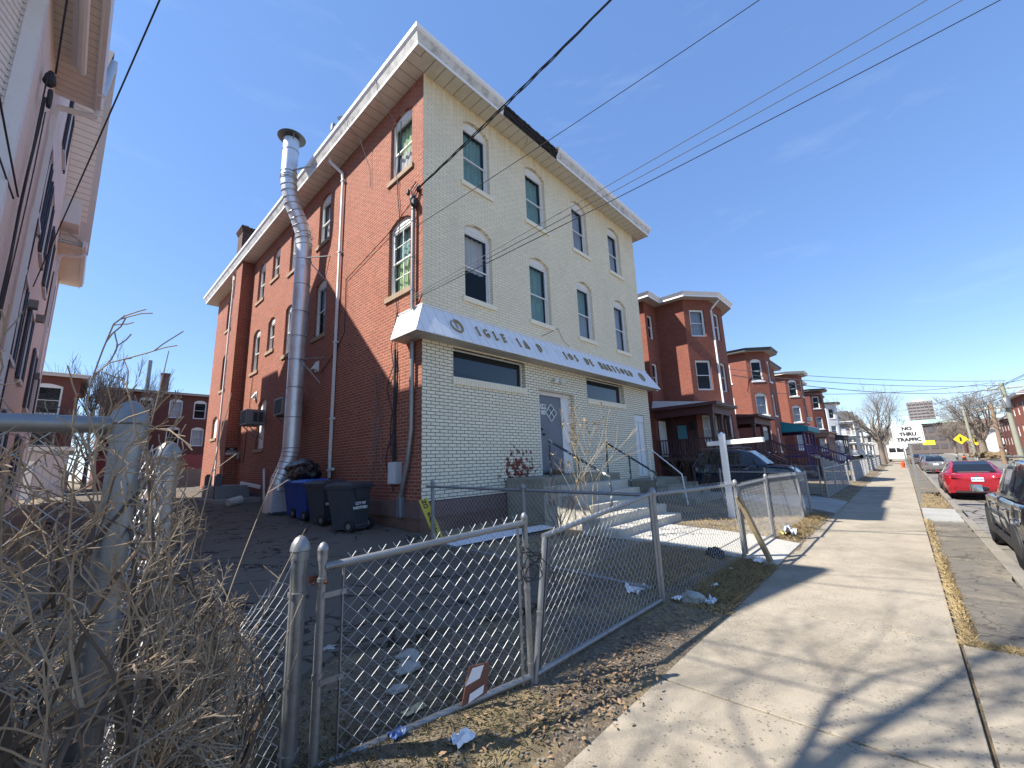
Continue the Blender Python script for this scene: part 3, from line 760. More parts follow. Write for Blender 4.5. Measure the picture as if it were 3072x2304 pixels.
# chimney breast on the side wall and its stack above the roof
M = MB(); wall_face(M, (-.45, 13.5), (-.001, 13.5), .2, ZS-.001); wall_face(M, (-.45, 14.5), (-.45, 13.5), .2, ZS-.001); wall_face(M, (0, 14.5), (-.45, 14.5), .2, ZS-.001); M.build('chimney_breast', RED, CH, fixn=False)
M = MB()
for a, b in (((-.42, 14.2), (.3, 14.2)), ((.3, 14.2), (.3, 15.0)), ((.3, 15.0), (-.42, 15.0)), ((-.42, 15.0), (-.42, 14.2))): wall_face(M, a, b, ZS+.3, 13.05)
for k in range(3): M.box((-.45-.03*k, 14.17-.03*k, 13.05+.08*k), (.33+.03*k, 15.03+.03*k, 13.12+.08*k))
M.build('chimney', brick('sooty_brick', (.16,.07,.05), (.10,.05,.04), (.12,.10,.09), mort=.012, darkamt=.8, dark=(.03,.025,.025), bstr=1), CH)
M = MB()
for k in range(5): M.box((-.47+.1*k, 14.15+.02*k, 13.28), (-.40+.1*k, 14.4, 13.33+.02*(k % 3)))
build_split(M, 'loose_brick', mat('dark_brick_bits', (.06,.04,.035), .9), CH)
# downspouts
M = MB()
def sq(path, w=.075, d=.055):
    for a, b in zip(path[:-1], path[1:]): M.bar(a, b, w, d, (1, .001, 0))
sq([(-.40, 4.42, ZS+.05), (-.40, 4.42, ZS-.12), (-.09, 4.2, ZS-.5), (-.07, 4.18, 10.4), (-.07, 4.17, 5.0), (-.07, 3.75, 3.0) if False else (-.07, 4.17, 1.42)])
for z in (10.4, 8.0, 5.2, 3.0, 1.6): M.box((-.115, 4.10, z), (-.001, 4.24, z+.045))
M.box((-.10, 3.95, 1.62), (-.03, 4.12, 1.68)); M.build('downspout', WHITE_OLD, CH)
M = MB(); sq([(-.40, 15.3, ZS+.02), (-.4, 15.2, ZS-.15), (-.52, 14.62, ZS-.6), (-.50, 14.60, ZS-.8), (-.50, 14.58, .5)], .07, .06); M.build('downspout', WHITE_OLD, CH)
# service conduit with weatherhead, lower conduit and boxes
M = MB(); M.tube([(-.085, .26, 7.75), (-.085, .255, 5.2), (-.085, .25, 5.06)], .045, 12); M.tube([(-.085, .25, 4.30), (-.085, .25, 2.4), (-.09, .36, 1.75), (-.10, .60, 1.02)], .05, 12)
for z in (7.2, 6.3, 5.5, 3.4): M.tube([(-.085, .256, z), (-.085, .256, z+.05)], .055, 12)
build_split(M, 'service_conduit', GALV, CH, smooth=True)
M = MB(); M.lathe((-.085, .26, 7.72), [(.05, -.1), (.075, -.02), (.08, .06), (.06, .12), (.02, .15)], 12, (-.35, -.2, .9)); M.build('weatherhead', BLACK, CH, smooth=True)
M = MB(); M.hexa([(-.15,.52,.60),(-.02,.52,.60),(-.02,.70,.60),(-.15,.70,.60),(-.15,.55,1.02),(-.02,.55,1.02),(-.02,.67,1.02),(-.15,.67,1.02)]); M.build('conduit_boot', GALV_DK, CH, bevel=.02)
M = MB(); M.box((-.16, .72, 1.28), (-.002, 1.02, 1.74)); M.box((-.17, .74, 1.30), (-.16, 1.0, 1.50)); M.build('meter_box', mat('grey_plastic_box', (.55,.57,.58), .5, var=.05), CH, bevel=.01)
M = MB(); rr = random.Random(4)
for (y, z0, z1, s_) in ((.95, 5.1, 1.7, .06), (1.05, 5.2, 1.2, .12), (1.15, 4.3, 1.1, .18), (1.0, 10.4, 5.1, .08)):
    M.tube([(-.03-.02*rr.random(), y+s_*math.sin(k*.9+z0), z0+(z1-z0)*k/14) for k in range(15)], .011, 5)
M.tube([(-.05, 1.0, 4.3), (-.05, .98, 1.72)], .03, 8)
M.tube([(-.03, 3.74, 6.99), (-.03, 3.70, 5.4), (-.03, 4.3, 4.9), (-.03, 5.2, 4.5)], .012, 5)
M.tube([(-.04, 3.74, 6.99), (-.05, 1.5, 7.4), (-.2, .15, 7.6)], .010, 5)
for k in range(4):
    a0 = Vector((-.06, .28+.02*k, 7.75)); M.tube([a0, a0+Vector((-.12+.05*k, -.05-.04*k, .22)), a0+Vector((-.06+.06*k, -.18, .40))], .013, 5)
M.lathe((-.12, .18, 7.52), [(.03,0),(.07,.05),(.07,.16),(.03,.22)], 8); M.lathe((-.16, .36, 7.9), [(.02,0),(.045,.04),(.045,.12),(.02,.16)], 8); M.lathe((-.05, .12, 7.92), [(.02,0),(.04,.04),(.04,.12),(.02,.16)], 8)
build_split(M, 'service_cable', CABLE, CH)
M = MB()
for k in range(3): M.tube([(-.10+.02*math.sin(q*.7+k), 1.55+.1*k+.06*math.sin(q*.5+k), 1.2-.05*k+.0*q) if False else (-.05, 1.6+.1*k+.25*math.sin(q*.22+k*2), 3.9-.19*q) for q in range(15)], .009, 5)
M.tube([(-.62, 2.9, 11.58), (-.58, 2.85, 11.2), (-.3, 2.7, 10.9), (-.05, 2.5, 9.9), (-.04, 2.45, 9.3)], .009, 5)
M.tube([(-.62, 1.25, 11.58), (-.55, 1.2, 11.1), (-.06, 1.1, 10.4), (-.06, 1.15, 9.2), (-.05, 1.0, 8.6)], .009, 5)
build_split(M, 'hanging_cable', CABLE_G, CH)
# little dryer vents, electric box, no trespassing sign
for (y, z) in ((5.54, 4.76), (11.5, 4.69)):
    M = MB(); M.box((-.03, y-.14, z-.16), (-.001, y+.14, z+.16)); M.hexa([(-.03,y-.09,z-.1),(-.03,y+.09,z-.1),(-.17,y+.09,z-.1),(-.17,y-.09,z-.1),(-.03,y-.09,z+.1),(-.03,y+.09,z+.1),(-.05,y+.09,z+.1),(-.05,y-.09,z+.1)]); M.build('dryer_vent', WHITE_OLD, CH)
M = MB(); M.box((-.09, 12.98, 2.22), (-.001, 13.2, 2.52)); M.build('electric_box', GALV, CH, bevel=.01)
M = MB(); M.tube([(-.03, 13.0, 2.25), (-.04, 12.8, 2.05), (-.04, 12.45, 2.05), (-.03, 12.35, 2.4), (-.03, 12.1, 5.6)], .012, 5); M.build('hanging_cable', CABLE, CH)
M = MB(); M.box((-.445, 13.485, 2.42), (.0, 13.499, 2.72)); sg = M.build('notice_sign', BLACK, CH)
M = MB(); M.box((-.43, 13.481, 2.435), (-.015, 13.485, 2.52)); M.build('sign_panel', WHITE, sg)
text('sign_text', 'NO', .085, (-.22, 13.483, 2.665), (1,0,0), (0,0,1), WHITE, sg, .001, .002); text('sign_text', 'TRESPASSING', .062, (-.22, 13.483, 2.575), (1,0,0), (0,0,1), WHITE, sg, .001, .002)
# spiral vent duct
fl = MB(); cx_, cy_ = -.47, 5.9; r_ = .235
path = [(-1.08, 5.9, 12.32), (-1.08, 5.9, 11.1), (-1.08, 5.9, 10.85), (-1.02, 5.9, 10.45), (-.91, 5.9, 10.05), (-.71, 5.9, 9.65), (-.54, 5.9, 9.2), (-.48, 5.9, 8.8), (-.47, 5.9, 2.3), (-.50, 5.9, 2.05), (-.60, 5.9, 1.68), (-.72, 5.92, 1.4), (-.74, 5.93, 1.1)]
fl.tube(path, r_, 28)
sec = []
fl.hexa([(-1.02,5.55,.35),(-.32,5.55,.35),(-.32,6.35,.35),(-1.02,6.35,.35),(-.93,5.73,1.22),(-.56,5.73,1.22),(-.56,6.13,1.22),(-.93,6.13,1.22)])
duct = fl.build('vent_duct', FLUE, CH, smooth=True)
M = MB()
def hoop(c, ax, r):
    ax = Vector(ax).normalized(); a = ax.cross(Vector((0,1,0.1))).normalized(); b = ax.cross(a)
    M.tube([Vector(c)+a*math.cos(2*math.pi*k/28)*r+b*math.sin(2*math.pi*k/28)*r for k in range(28)], .011, 5, closed=True)
for z in (2.3, 3.2, 4.1, 4.95, 5.7, 6.5, 7.4, 8.25, 9.1): hoop((cx_, cy_, z), (0,0,1), r_+.002)
for q in ((-1.08,5.9,11.9), (-1.08,5.9,11.1), (-1.08,5.9,10.9)): hoop(q, (0,0,1), r_+.004)
for k in range(2, 8):
    a, b = Vector(path[k]), Vector(path[k-1]); hoop(a, a-b, r_+.004); hoop((a+b)/2, a-b, r_+.004)
for k in range(9, 13):
    a, b = Vector(path[k]), Vector(path[k-1]); hoop(a, a-b, r_+.004); hoop((a+b)/2, a-b, r_+.004)
build_split(M, 'duct_seam', GALV, duct, smooth=True)
M = MB(); M.lathe((-1.08, 5.9, 12.42), [(.42, 0), (.40, .02), (.2, .10), (.02, .13)], 24); 
for k in range(3): a = 2.1*k+.4; M.bar((-1.08+.22*math.cos(a), 5.9+.22*math.sin(a), 12.2), (-1.08+.32*math.cos(a), 5.9+.32*math.sin(a), 12.44), .03, .008)
M.build('rain_cap', FLUE_DK, duct, smooth=True)
M = MB()
for z in (8.25, 4.95): M.bar((cx_-.02, 5.62, z), (0, 5.0, z), .03, .03); M.bar((cx_-.02, 5.62, z), (0, 5.25, z-.75), .03, .03)
M.bar((-1.05, 5.66, 11.1), (-.62, 5.3, 11.3), .03, .04); build_split(M, 'duct_bracket', GALV, duct)
# satellite dish on the roof edge
M = MB(); M.lathe((-.38, 3.55, 12.0), [(.20, 0), (.18, -.03), (.10, -.05), (.03, -.06)], 18, (-.3, -.75, .3)); sd = M.build('satellite_dish', GALV_DK, CH, smooth=True)
M = MB(); M.tube([(-.35, 3.6, 11.6), (-.36, 3.6, 12.15)], .025, 8); M.tube([(-.38, 3.7, 11.95), (-.42, 4.25, 12.15)], .022, 8); M.box((-.46, 4.22, 12.1), (-.38, 4.36, 12.32)); M.build('dish_arm', GALV, sd)
# stoop, steps and rails
ST = MB(); ST.box((2.4, -1.22, .0), (5.85, -.065, 1.27)); 
stp = ST.build('stoop', CONC_M, CH, bevel=.02)
nst = 6; M = MB()
for k in range(nst-1):
    z1 = 1.27-.185*(k+1); y0 = -1.22-.385*k
    M.box((2.38+.02*k-(.35 if k > 2 else 0), y0-.42, .05), (5.5-.12*k, y0, z1))
    M.box((2.36+.02*k-(.35 if k > 2 else 0), y0-.43, z1-.05), (5.52-.12*k, y0-.002, z1+.002)) if False else None
M.build('steps', concrete('pale_step_concrete', (.50,.47,.40), tint=(.36,.33,.27)), stp, bevel=.02)
RAILM = mat('peeling_rail_paint', (.045,.06,.075), .5, var=.4, scale=18, dirt=(.62,.62,.60), dscale=7, dlo=.56, dhi=.60)
for (x0, x1) in ((3.28, 3.19), (6.0, 5.48)):
    M = MB(); M.tube([(x0, -.76, 1.0), (x0, -.76, 2.13)], .028, 8); M.tube([(x1, -2.44, .2), (x1, -2.44, 1.26)], .028, 8)
    M.tube([(x0, -.74, 2.15), (x1, -2.46, 1.24)], .03, 8); M.tube([((x0+x1)/2+.02, -1.6, .5), ((x0+x1)/2+.02, -1.6, 1.68)], .025, 8)
    M.lathe((x0, -.76, 2.15), [(.02,-.03),(.036,0),(.02,.03)], 8); M.lathe((x1, -2.44, 1.26), [(.02,-.03),(.036,0),(.02,.03)], 8); M.build('handrail', RAILM, stp, smooth=True)
M = MB(); M.box((8.2, -1.2, .0), (10.85, -.065, .93)); M.box((8.22, -1.6, 0), (10.8, -1.2, .75)); M.box((8.24, -2.0, 0), (10.8, -1.6, .56)); M.box((8.2, -2.4, 0), (10.75, -2.0, .38)); st2 = M.build('side_stoop', CONC_M, CH, bevel=.02)
M = MB(); M.tube([(8.38, -.98, .9), (8.38, -.98, 1.98), (7.95, -2.15, 1.12), (7.9, -2.26, .22)], .022, 8); M.build('handrail', WHITE_OLD, st2)
# ---------------------------------------------------------------- pink clapboard house on the left
PK = thing('clapboard_house', 'tall pinkish beige clapboard house with dark blue shutters at the left edge', 'house', (-6.05, 8, 0))
PX, PY0, PY1, PZE = -6.05, 1.8, 17.8, 10.0
CLAP = mat('beige_clapboard', (.74,.695,.66), .6, var=.08, scale=2)
PWH = mat('white_house_trim', (.70,.70,.71), .5, var=.06, dirt=(.52,.50,.48), dlo=.6, dhi=.8)
PSOF = stripes('cream_vinyl_soffit', (.82,.74,.65), 1, .20, .06, (.30,.22,.17), .55)
SHUT = mat('dark_blue_shutter', (.02,.03,.06), .4, var=.2)
def clap_wall(M, A, B, z0, z1, pitch=.115, lip=.018, top=None):
    A_, u, n = frame_of(A, B); L = (Vector((*B, 0))-A_).length; z = z0
    while z < z1-1e-4:
        zz = min(z+pitch, z1)
        lo, hi = (0, L) if top is None else top(z)
        lo2, hi2 = (0, L) if top is None else top(zz)
        if hi-lo < .05: break
        P = lambda a, q, d: A_+u*a+Vector((0,0,q))+n*d
        M.quad(P(lo, z, lip), P(hi, z, lip), P(hi2, zz, .002), P(lo2, zz, .002))
        M.quad(P(lo, z, .0), P(hi, z, .0), P(hi, z, lip), P(lo, z, lip)); z = zz
# gable on the long side: centre 9.45, 45 degree rakes
gc, gh = 9.45, 4.55
def gtop(z):
    h = max(0, gh-(z-10.3))
    return (PY1-(gc+h), PY1-(gc-h))
M = MB(); clap_wall(M, (PX, PY0), (PX, PY1), .5, PZE+.3)
clap_wall(M, (PX, PY1), (PX, PY0), .5, PZE+.3) if False else None
M = MB(); clap_wall(M, (PX, PY1), (PX, PY0), .5, 10.3); clap_wall(M, (PX, PY1), (PX, PY0), 10.3, 14.8, top=gtop)
clap_wall(M, (-14, PY0), (PX, PY0), .5, 10.3); M.quad((-14, PY1, .3), (PX, PY1, .3), (PX, PY1, 10.3), (-14, PY1, 10.3)); M.quad((-14, PY0, .3), (-14, PY1, .3), (-14, PY1, 10.3), (-14, PY0, 10.3))
M.build('wall', CLAP, PK, fixn=False)
M = MB(); M.box((-14, PY0+.05, -.2), (PX-.02, PY1-.05, .5)); M.build('foundation', CONC_G, PK)
M = MB()
M.bar((PX+.03, PY0+.08, .5), (PX+.03, PY0+.08, 10.2), .02, .22, (0,1,0)) if False else None
M.box((PX-.02, PY0-.02, .5), (PX+.03, PY0+.16, 10.0)); M.box((PX-.16, PY0-.035, .5), (PX+.025, PY0-.021, 10.0))
M.box((PX-.02, PY1-.16, .5), (PX+.03, PY1+.02, 10.0)); build_split(M, 'corner_board', PWH, PK)
EX = -5.45
# eave soffit, fascia and gutter of the low eaves, rakes of the gable
for (a, b, w) in ((-.9, 5.2, 1), (13.6, 18.3, 1)):
    M = MB(); fl_ = -14.5 if a < 0 else PX; fy_ = a+(2.0 if a < 0 else 0); M.hexa([(fl_,fy_,PZE-.02),(EX,a,PZE-.02),(EX,b,PZE-.02),(fl_,b,PZE-.02),(fl_,fy_,PZE),(EX,a,PZE),(EX,b,PZE),(fl_,b,PZE)]); M.build('soffit', PSOF, PK)
    M = MB(); M.box((EX, a, PZE-.06), (EX+.03, b, PZE+.22)); M.prism([(EX+.03, a, PZE+.02), (EX+.10, a, PZE+.02), (EX+.13, a, PZE+.24), (EX+.03, a, PZE+.24)], (0, b-a, 0)); M.build('gutter', PWH, PK)
M = MB()
for s_ in (-1, 1):
    e0 = Vector((PX, gc+s_*(gh+.25), 10.02)); pk_ = Vector((PX, gc, 10.02+gh+.25))
    M.quad(e0, e0+Vector((EX-PX, 0, 0)), pk_+Vector((EX-PX, 0, 0)), pk_)
M.build('soffit', stripes('gable_soffit', (.93,.88,.83), 1, .15, .07, (.33,.27,.24), .5), PK, fixn=False)
M = MB()
for s_ in (-1, 1):
    e0 = Vector((EX+.015, gc+s_*(gh+.3), 10.0)); pk_ = Vector((EX+.015, gc, 10.0+gh+.3)); M.bar(e0, pk_+Vector((0, 0, .03)), .05, .30, (1,0,0))
M.build('rake_board', PWH, PK)
# roofs: main ridge along y, the cross gable, a dormer stack
M = MB()
M.poly([(EX+.05, -.95, 10.23), (EX+.05, 4.9, 10.23), (-10, 7.6, 13.0), (-10, 3.6, 13.0)]); M.poly([(EX+.05, 14.0, 10.23), (EX+.05, 18.35, 10.23), (-10, 18.35, 13.0), (-10, 11.3, 13.0)]); M.poly([(-14.6, 1.1, 10.23), (-10, 3.6, 13.0), (-10, 18.35, 13.0), (-14.6, 18.35, 10.23)])
M.poly([(-14.6, 1.1, 10.22), (EX+.05, -.95, 10.22), (-10, 3.6, 13.0)]); M.poly([(-14.6, 18.3, 10.22), (-10, 18.3, 13.0), (EX+.05, 18.3, 10.22)])
for s_ in (-1, 1):
    M.quad((EX+.05, gc+s_*(gh+.45), 10.2), (EX+.05, gc, 10.2+gh+.45), (-10.5, gc, 10.2+gh+.45), (-10.5, gc+s_*(gh+.45), 10.2))
M.build('roof', mat('grey_shingles', (.10,.095,.09), .95, var=.3), PK, fixn=False)
M = MB(); M.box((-6.5, 12.9, 10.5), (-5.6, 14.7, 12.6)); M.build('dormer', CLAP, PK)
M = MB(); M.box((-6.0, 5.65, 10.5), (-5.95, 5.7, 10.55)); M.box((EX-.12, -.2, PZE-.16), (EX-.02, 3.6, PZE-.03)) if False else None
M.box((-5.80, -.9, PZE-.12), (-5.62, 3.9, PZE-.021)); M.tube([(-5.66, -.9, PZE-.16), (-5.66, 3.9, PZE-.16)], .07, 8); build_split(M, 'soffit_trim', PWH, PK)
# side windows with shutters
A, B = (PX, PY1), (PX, PY0)
def pk_win(y, z0, h=1.75, w=.85, sh=True):
    hh = (PY1-y-w/2, PY1-y+w/2, z0, z0+h, 0)
    f = window(PK, A, B, hh, -.07, None, None, None, pane=GLASS_DK, frame=PWH)
    M = MB(); M.box((PX-.02, y-w/2-.1, z0-.1), (PX+.065, y+w/2+.1, z0-.003)); M.box((PX-.02, y-w/2-.1, z0+h+.003), (PX+.06, y+w/2+.1, z0+h+.12)); build_split(M, 'casing', PWH, f)
    if sh:
        for s_ in (-1, 1):
            S = MB(); y0 = y+s_*(w/2+.25)
            S.box((PX+.01, y0-.2, z0-.05), (PX+.05, y0-.15, z0+h+.05)); S.box((PX+.01, y0+.15, z0-.05), (PX+.05, y0+.2, z0+h+.05))
            k = z0-.05
            while k < z0+h:
                S.hexa([(PX+.012,y0-.15,k),(PX+.048,y0-.15,k),(PX+.048,y0+.15,k),(PX+.012,y0+.15,k),(PX+.012,y0-.15,k+.05),(PX+.03,y0-.15,k+.055),(PX+.03,y0+.15,k+.055),(PX+.012,y0+.15,k+.05)]); k += .062
            S.build('shutter', SHUT, f)
for y, z in ((6.3, 7.4), (8.6, 7.4), (11.4, 7.4), (14.9, 7.2), (6.4, 4.2), (9.2, 4.2), (12.9, 3.9), (15.8, 3.7), (9.4, 10.9)): pk_win(y, z)
pk_win(8.0, 1.4); pk_win(12.6, 1.2)
M = MB()
def dsp(path):
    for a, b in zip(path[:-1], path[1:]): M.bar(a, b, .10, .08, (1, .001, 0))
dsp([(EX+.06, 5.3, PZE+.05), (EX+.03, 5.3, PZE-.12), (PX+.08, 5.15, PZE-.35), (PX+.07, 5.1, PZE-.6), (PX+.07, 5.05, .6)])
dsp([(EX+.06, 14.2, PZE+.05), (EX+.03, 14.2, PZE-.15), (PX+.08, 14.1, PZE-.3), (PX+.07, 14.0, PZE-.6), (PX+.07, 14.0, .6)])
build_split(M, 'downspout', PWH, PK)
M = MB()
for (y, z) in ((11.0, 6.4), (8.2, 6.0), (13.6, 5.1)): M.box((PX+.0, y-.12, z-.12), (PX+.16, y+.12, z+.08))
build_split(M, 'dryer_vent', mat('grey_vent', (.20,.19,.18), .6), PK)
M = MB(); M.tube([(PX+.05, 3.3+.10*math.sin(z*1.7), z) for z in [8.6-.3*k for k in range(27)]], .02, 7)
M.tube([(PX+.08, 2.9+.06*math.sin(z*1.1+1), z) for z in [8.7-.5*k for k in range(17)]], .012, 6); M.tube([(PX+.06, 3.6+.16*math.sin(z*.8+2), z) for z in [8.5-.5*k for k in range(12)]], .010, 6)
M.tube([(PX+.05, 5.9+.12*math.sin(z*2.1), z) for z in [9.0-.5*k for k in range(17)]], .02, 6)
M.lathe((PX+.10, 3.0, 8.6), [(.05,0),(.09,.06),(.07,.2),(.03,.3)], 10)
M.tube([(PX+.14, 3.0+.12*math.cos(k*.6), 8.35+.16*math.sin(k*.6)) for k in range(11)], .03, 6, closed=True)
build_split(M, 'service_cable', CABLE, PK)
# front bay with windows, and the porch block at the frame edge
M = MB(); clap_wall(M, (-8.6, .9), (-6.6, .9), .5, 9.9); clap_wall(M, (-6.6, .9), (-6.25, PY0), .5, 9.9); M.build('bay_wall', CLAP, PK, fixn=False)
M = MB(); M.box((-6.66, .86, .5), (-6.55, .97, 9.95)); M.box((-8.7, .84, 6.4), (-6.5, .88, 6.75)); M.box((-8.7, .84, 9.4), (-6.5, .88, 9.95)); M.build('bay_trim', PWH, PK)
for z in (7.1, 4.0): window(PK, (-8.6, .9), (-6.6, .9), (.75, 1.7, z, z+1.9, 0), -.05, None, None, None, pane=GLASS_DK, frame=PWH)

# ---------------------------------------------------------------- generic row houses
def offset_poly(pts, d):
    n = len(pts); out = []
    for i in range(n):
        p0, p1, p2 = (Vector((*pts[k], 0)) for k in ((i-1) % n, i, (i+1) % n))
        u1 = (p1-p0).normalized(); u2 = (p2-p1).normalized(); n1 = u1.cross(Vector((0,0,1))); n2 = u2.cross(Vector((0,0,1)))
        b = (n1+n2); b = b/max(.3, b.dot(n1)) if b.length > 1e-6 else n1
        out.append(tuple((p1+b*d)[:2]))
    return out
def row_house(root, plan, z0, zt, wins, wallm, trim, roofm, soffm, over=.5, gut=.22, frame=None, sill=None, curt=None, pane=None, arch=.0):
    M = MB(); n = len(plan); holes = {}
    for (e, c, z, w, h) in wins: holes.setdefault(e, []).append((c-w/2, c+w/2, z, z+h, arch))
    for i in range(n): wall_face(M, plan[i], plan[(i+1) % n], z0, zt, holes.get(i, []), .14)
    M.build('wall', wallm, root, fixn=False)
    q = 0
    for e, hs in holes.items():
        for h in hs:
            q += 1; cc = None
            if curt: cc = curt[q % len(curt)]
            window(root, plan[e], plan[(e+1) % n], h, .07, sill, cc, None if q % 3 else cc, pane=pane or GLASS, frame=frame)
    o1, o2, o3 = offset_poly(plan, over), offset_poly(plan, over+.12), offset_poly(plan, over-.02)
    M = MB()
    for i in range(n):
        j = (i+1) % n; M.quad((*plan[i], zt), (*plan[j], zt), (*o1[j], zt), (*o1[i], zt))
    M.build('soffit', soffm, root, fixn=False)
    M = MB()
    for i in range(n):
        j = (i+1) % n
        M.quad((*o1[i], zt-.02), (*o1[j], zt-.02), (*o1[j], zt+.06), (*o1[i], zt+.06)); M.quad((*o1[i], zt+.06), (*o1[j], zt+.06), (*o2[j], zt+gut), (*o2[i], zt+gut)); M.quad((*o2[i], zt+gut), (*o2[j], zt+gut), (*o3[j], zt+gut+.03), (*o3[i], zt+gut+.03))
    M.build('gutter', trim, root, fixn=False)
    M = MB(); M.poly([(*q, zt+gut+.02) for q in o3]); M.build('roof', roofm, root, fixn=False)
SOFW = mat('painted_soffit', (.52,.47,.42), .7, var=.1, dirt=(.35,.30,.26), dlo=.55, dhi=.75)
MAROON = mat('maroon_porch_paint', (.085,.036,.036), .6, var=.25)
DKTRIM = mat('dark_green_trim', (.05,.065,.07), .5, var=.2)
def porch(root, x0, x1, y0, y1, zf, zb, paint, roofm, posts, rail=True, ztop=None, gz0=.3, steps=None, stepm=None, fascia=None, arch=False):
    """covered porch: floor, posts, beam, roof, balustrade (each its own part)"""
    M = MB(); M.box((x0, y0, zf-.2), (x1, y1, zf)); 
    k = x0
    while k < x1: M.box((k, y0+.02, gz0-.1), (k+.06, y0+.05, zf-.2)); k += .14
    M.build('porch_floor', paint, root)
    for (px, py) in posts:
        M = MB(); M.box((px-.07, py-.07, zf), (px+.07, py+.07, zb)); M.box((px-.10, py-.10, zf), (px+.10, py+.10, zf+.12)); M.box((px-.10, py-.10, zb-.14), (px+.10, py+.10, zb)); M.build('porch_post', paint, root)
    zt = ztop or zb+.45
    M = MB(); M.box((x0-.02, y0-.02, zb), (x1+.02, y0+.14, zb+.38)); M.box((x0-.02, y0+.14, zb), (x0+.14, y1, zb+.38)); M.box((x1-.14, y0+.14, zb), (x1+.02, y1, zb+.38)); M.build('porch_beam', paint, root)
    M = MB(); M.hexa([(x0-.28,y0-.28,zb+.385),(x1+.28,y0-.28,zb+.385),(x1+.28,y1,zb+.385),(x0-.28,y1,zb+.385),(x0-.28,y0-.28,zb+.46),(x1+.28,y0-.28,zb+.46),(x1+.02,y1,zt+.35),(x0-.02,y1,zt+.35)]); M.build('porch_roof', roofm, root)
    M = MB(); M.box((x0-.31,y0-.31,zb+.36), (x1+.31,y0-.282,zb+.50)); M.box((x0-.31,y0-.282,zb+.36),(x0-.282,y1,zb+.50)); M.box((x1+.282,y0-.282,zb+.36),(x1+.31,y1,zb+.50)); M.build('porch_gutter', fascia or paint, root)
    if rail:
        M = MB(); M.box((x0, y0+.03, zf+.78), (x1, y0+.10, zf+.84)); M.box((x0, y0+.04, zf+.10), (x1, y0+.09, zf+.15)); M.box((x0+.03, y0+.1, zf+.78), (x0+.10, y1, zf+.84)); M.box((x0+.04, y0+.1, zf+.10), (x0+.09, y1, zf+.15))
        k = x0+.1
        while k < x1: M.box((k, y0+.05, zf+.15), (k+.035, y0+.08, zf+.78)); k += .13
        k = y0+.15
        while k < y1: M.box((x0+.05, k, zf+.15), (x0+.08, k+.035, zf+.78)); k += .13
        M.build('balustrade', paint, root)
    if steps:
        sx0, sx1, n = steps; M = MB(); sm = stepm or paint
        for k in range(n): z1 = zf-(zf-gz0)*(k+1)/n; M.box((sx0, y0-.28*(k+1), gz0-.2), (sx1, y0-.28*k, z1))
        st = M.build('porch_steps', sm, root); M = MB(); yb = y0-.28*n
        for sx in (sx0, sx1):
            M.bar((sx, y0, zf+.85), (sx, yb, gz0+.9), .07, .06); M.box((sx-.05, yb-.05, gz0-.1), (sx+.05, yb+.05, gz0+1.0)); M.bar((sx, y0, zf+.15), (sx, yb, gz0+.2), .05, .05)
            for k in range(14):
                f = (k+.5)/14; y = y0+(yb-y0)*f; M.box((sx-.015, y-.015, zf+.15+(gz0+.05-zf)*f), (sx+.015, y+.015, zf+.82+(gz0+.05-zf)*f))
        M.build('stair_rail', paint, st)
# house 2: maroon porch
H2 = thing('brick_row_house', 'red brick row house with white eaves and maroon porch, next to the church', 'house', (15.3, 1.75, 0), 'brick row houses along the street')
plan2 = [(15.3, 10), (15.3, 1.75), (16.7, 1.75), (16.7, .2), (17.95, -.75), (20.05, -.75), (21.3, .2), (21.3, 1.75), (26.2, 1.75), (26.2, 10)]
w2 = [(1, .62, 7.95, .62, 1.35), (1, .62, 5.1, .62, 1.5), (3, .75, 7.9, .86, 1.5), (3, .75, 5.0, .88, 1.6), (3, .75, 2.35, .86, 1.35), (4, 1.0, 7.9, .85, 1.55), (4, 1.0, 5.0, .85, 1.6), (4, 1.0, 2.2, .85, 1.6)]
row_house(H2, plan2, .3, 9.95, w2, RED_FAR, FASCIA_W, ROOFM, SOFW, curt=[CURT_B, None, BLIND])
porch(H2, 15.2, 17.9, -1.05, 1.74, 1.66, 3.6, MAROON, mat('pale_porch_roof', (.55,.53,.50), .8, var=.15), [(15.3, -.95), (17.8, -.95), (16.6, -.95)], ztop=4.15, steps=(17.0, 17.9, 8), fascia=MAROON)
porch(H2, 21.7, 25.6, -1.25, 1.74, 1.66, 3.4, MAROON, ROOFM, [(21.8, -1.15), (23.6, -1.15), (25.5, -1.15)], ztop=3.9, steps=(24.3, 25.3, 8), fascia=MAROON)
M = MB(); M.quad((15.5, 1.735, .5), (16.69, 1.735, .5), (16.69, 1.735, 4.2), (15.5, 1.735, 4.2)); M.quad((16.69, 1.73, .5), (16.69, .2, .5), (16.69, .2, 4.2), (16.69, 1.73, 4.2)); M.build('painted_porch_wall', MAROON, H2, fixn=False)
M = MB(); M.box((15.55, 1.68, 1.7), (16.35, 1.72, 3.5)); M.build('porch_door', WHITE, H2)
M = MB(); M.box((17.93, -.83, 9.4), (18.03, -.76, 1.0)); M.bar((18.3, -1.2, 9.98), (18.0, -.82, 9.45), .09, .08); M.build('downspout', WHITE, H2)
M = MB(); M.box((16.62, .75, 2.5), (16.675, 1.2, 3.25)); M.build('framed_picture', mat('turquoise_picture', (.10,.32,.40), .4, var=.5, scale=15), H2)
M = MB(); M.box((16.6, .28, 3.0), (16.675, .55, 3.35)); M.build('mailbox', BLACK, H2)
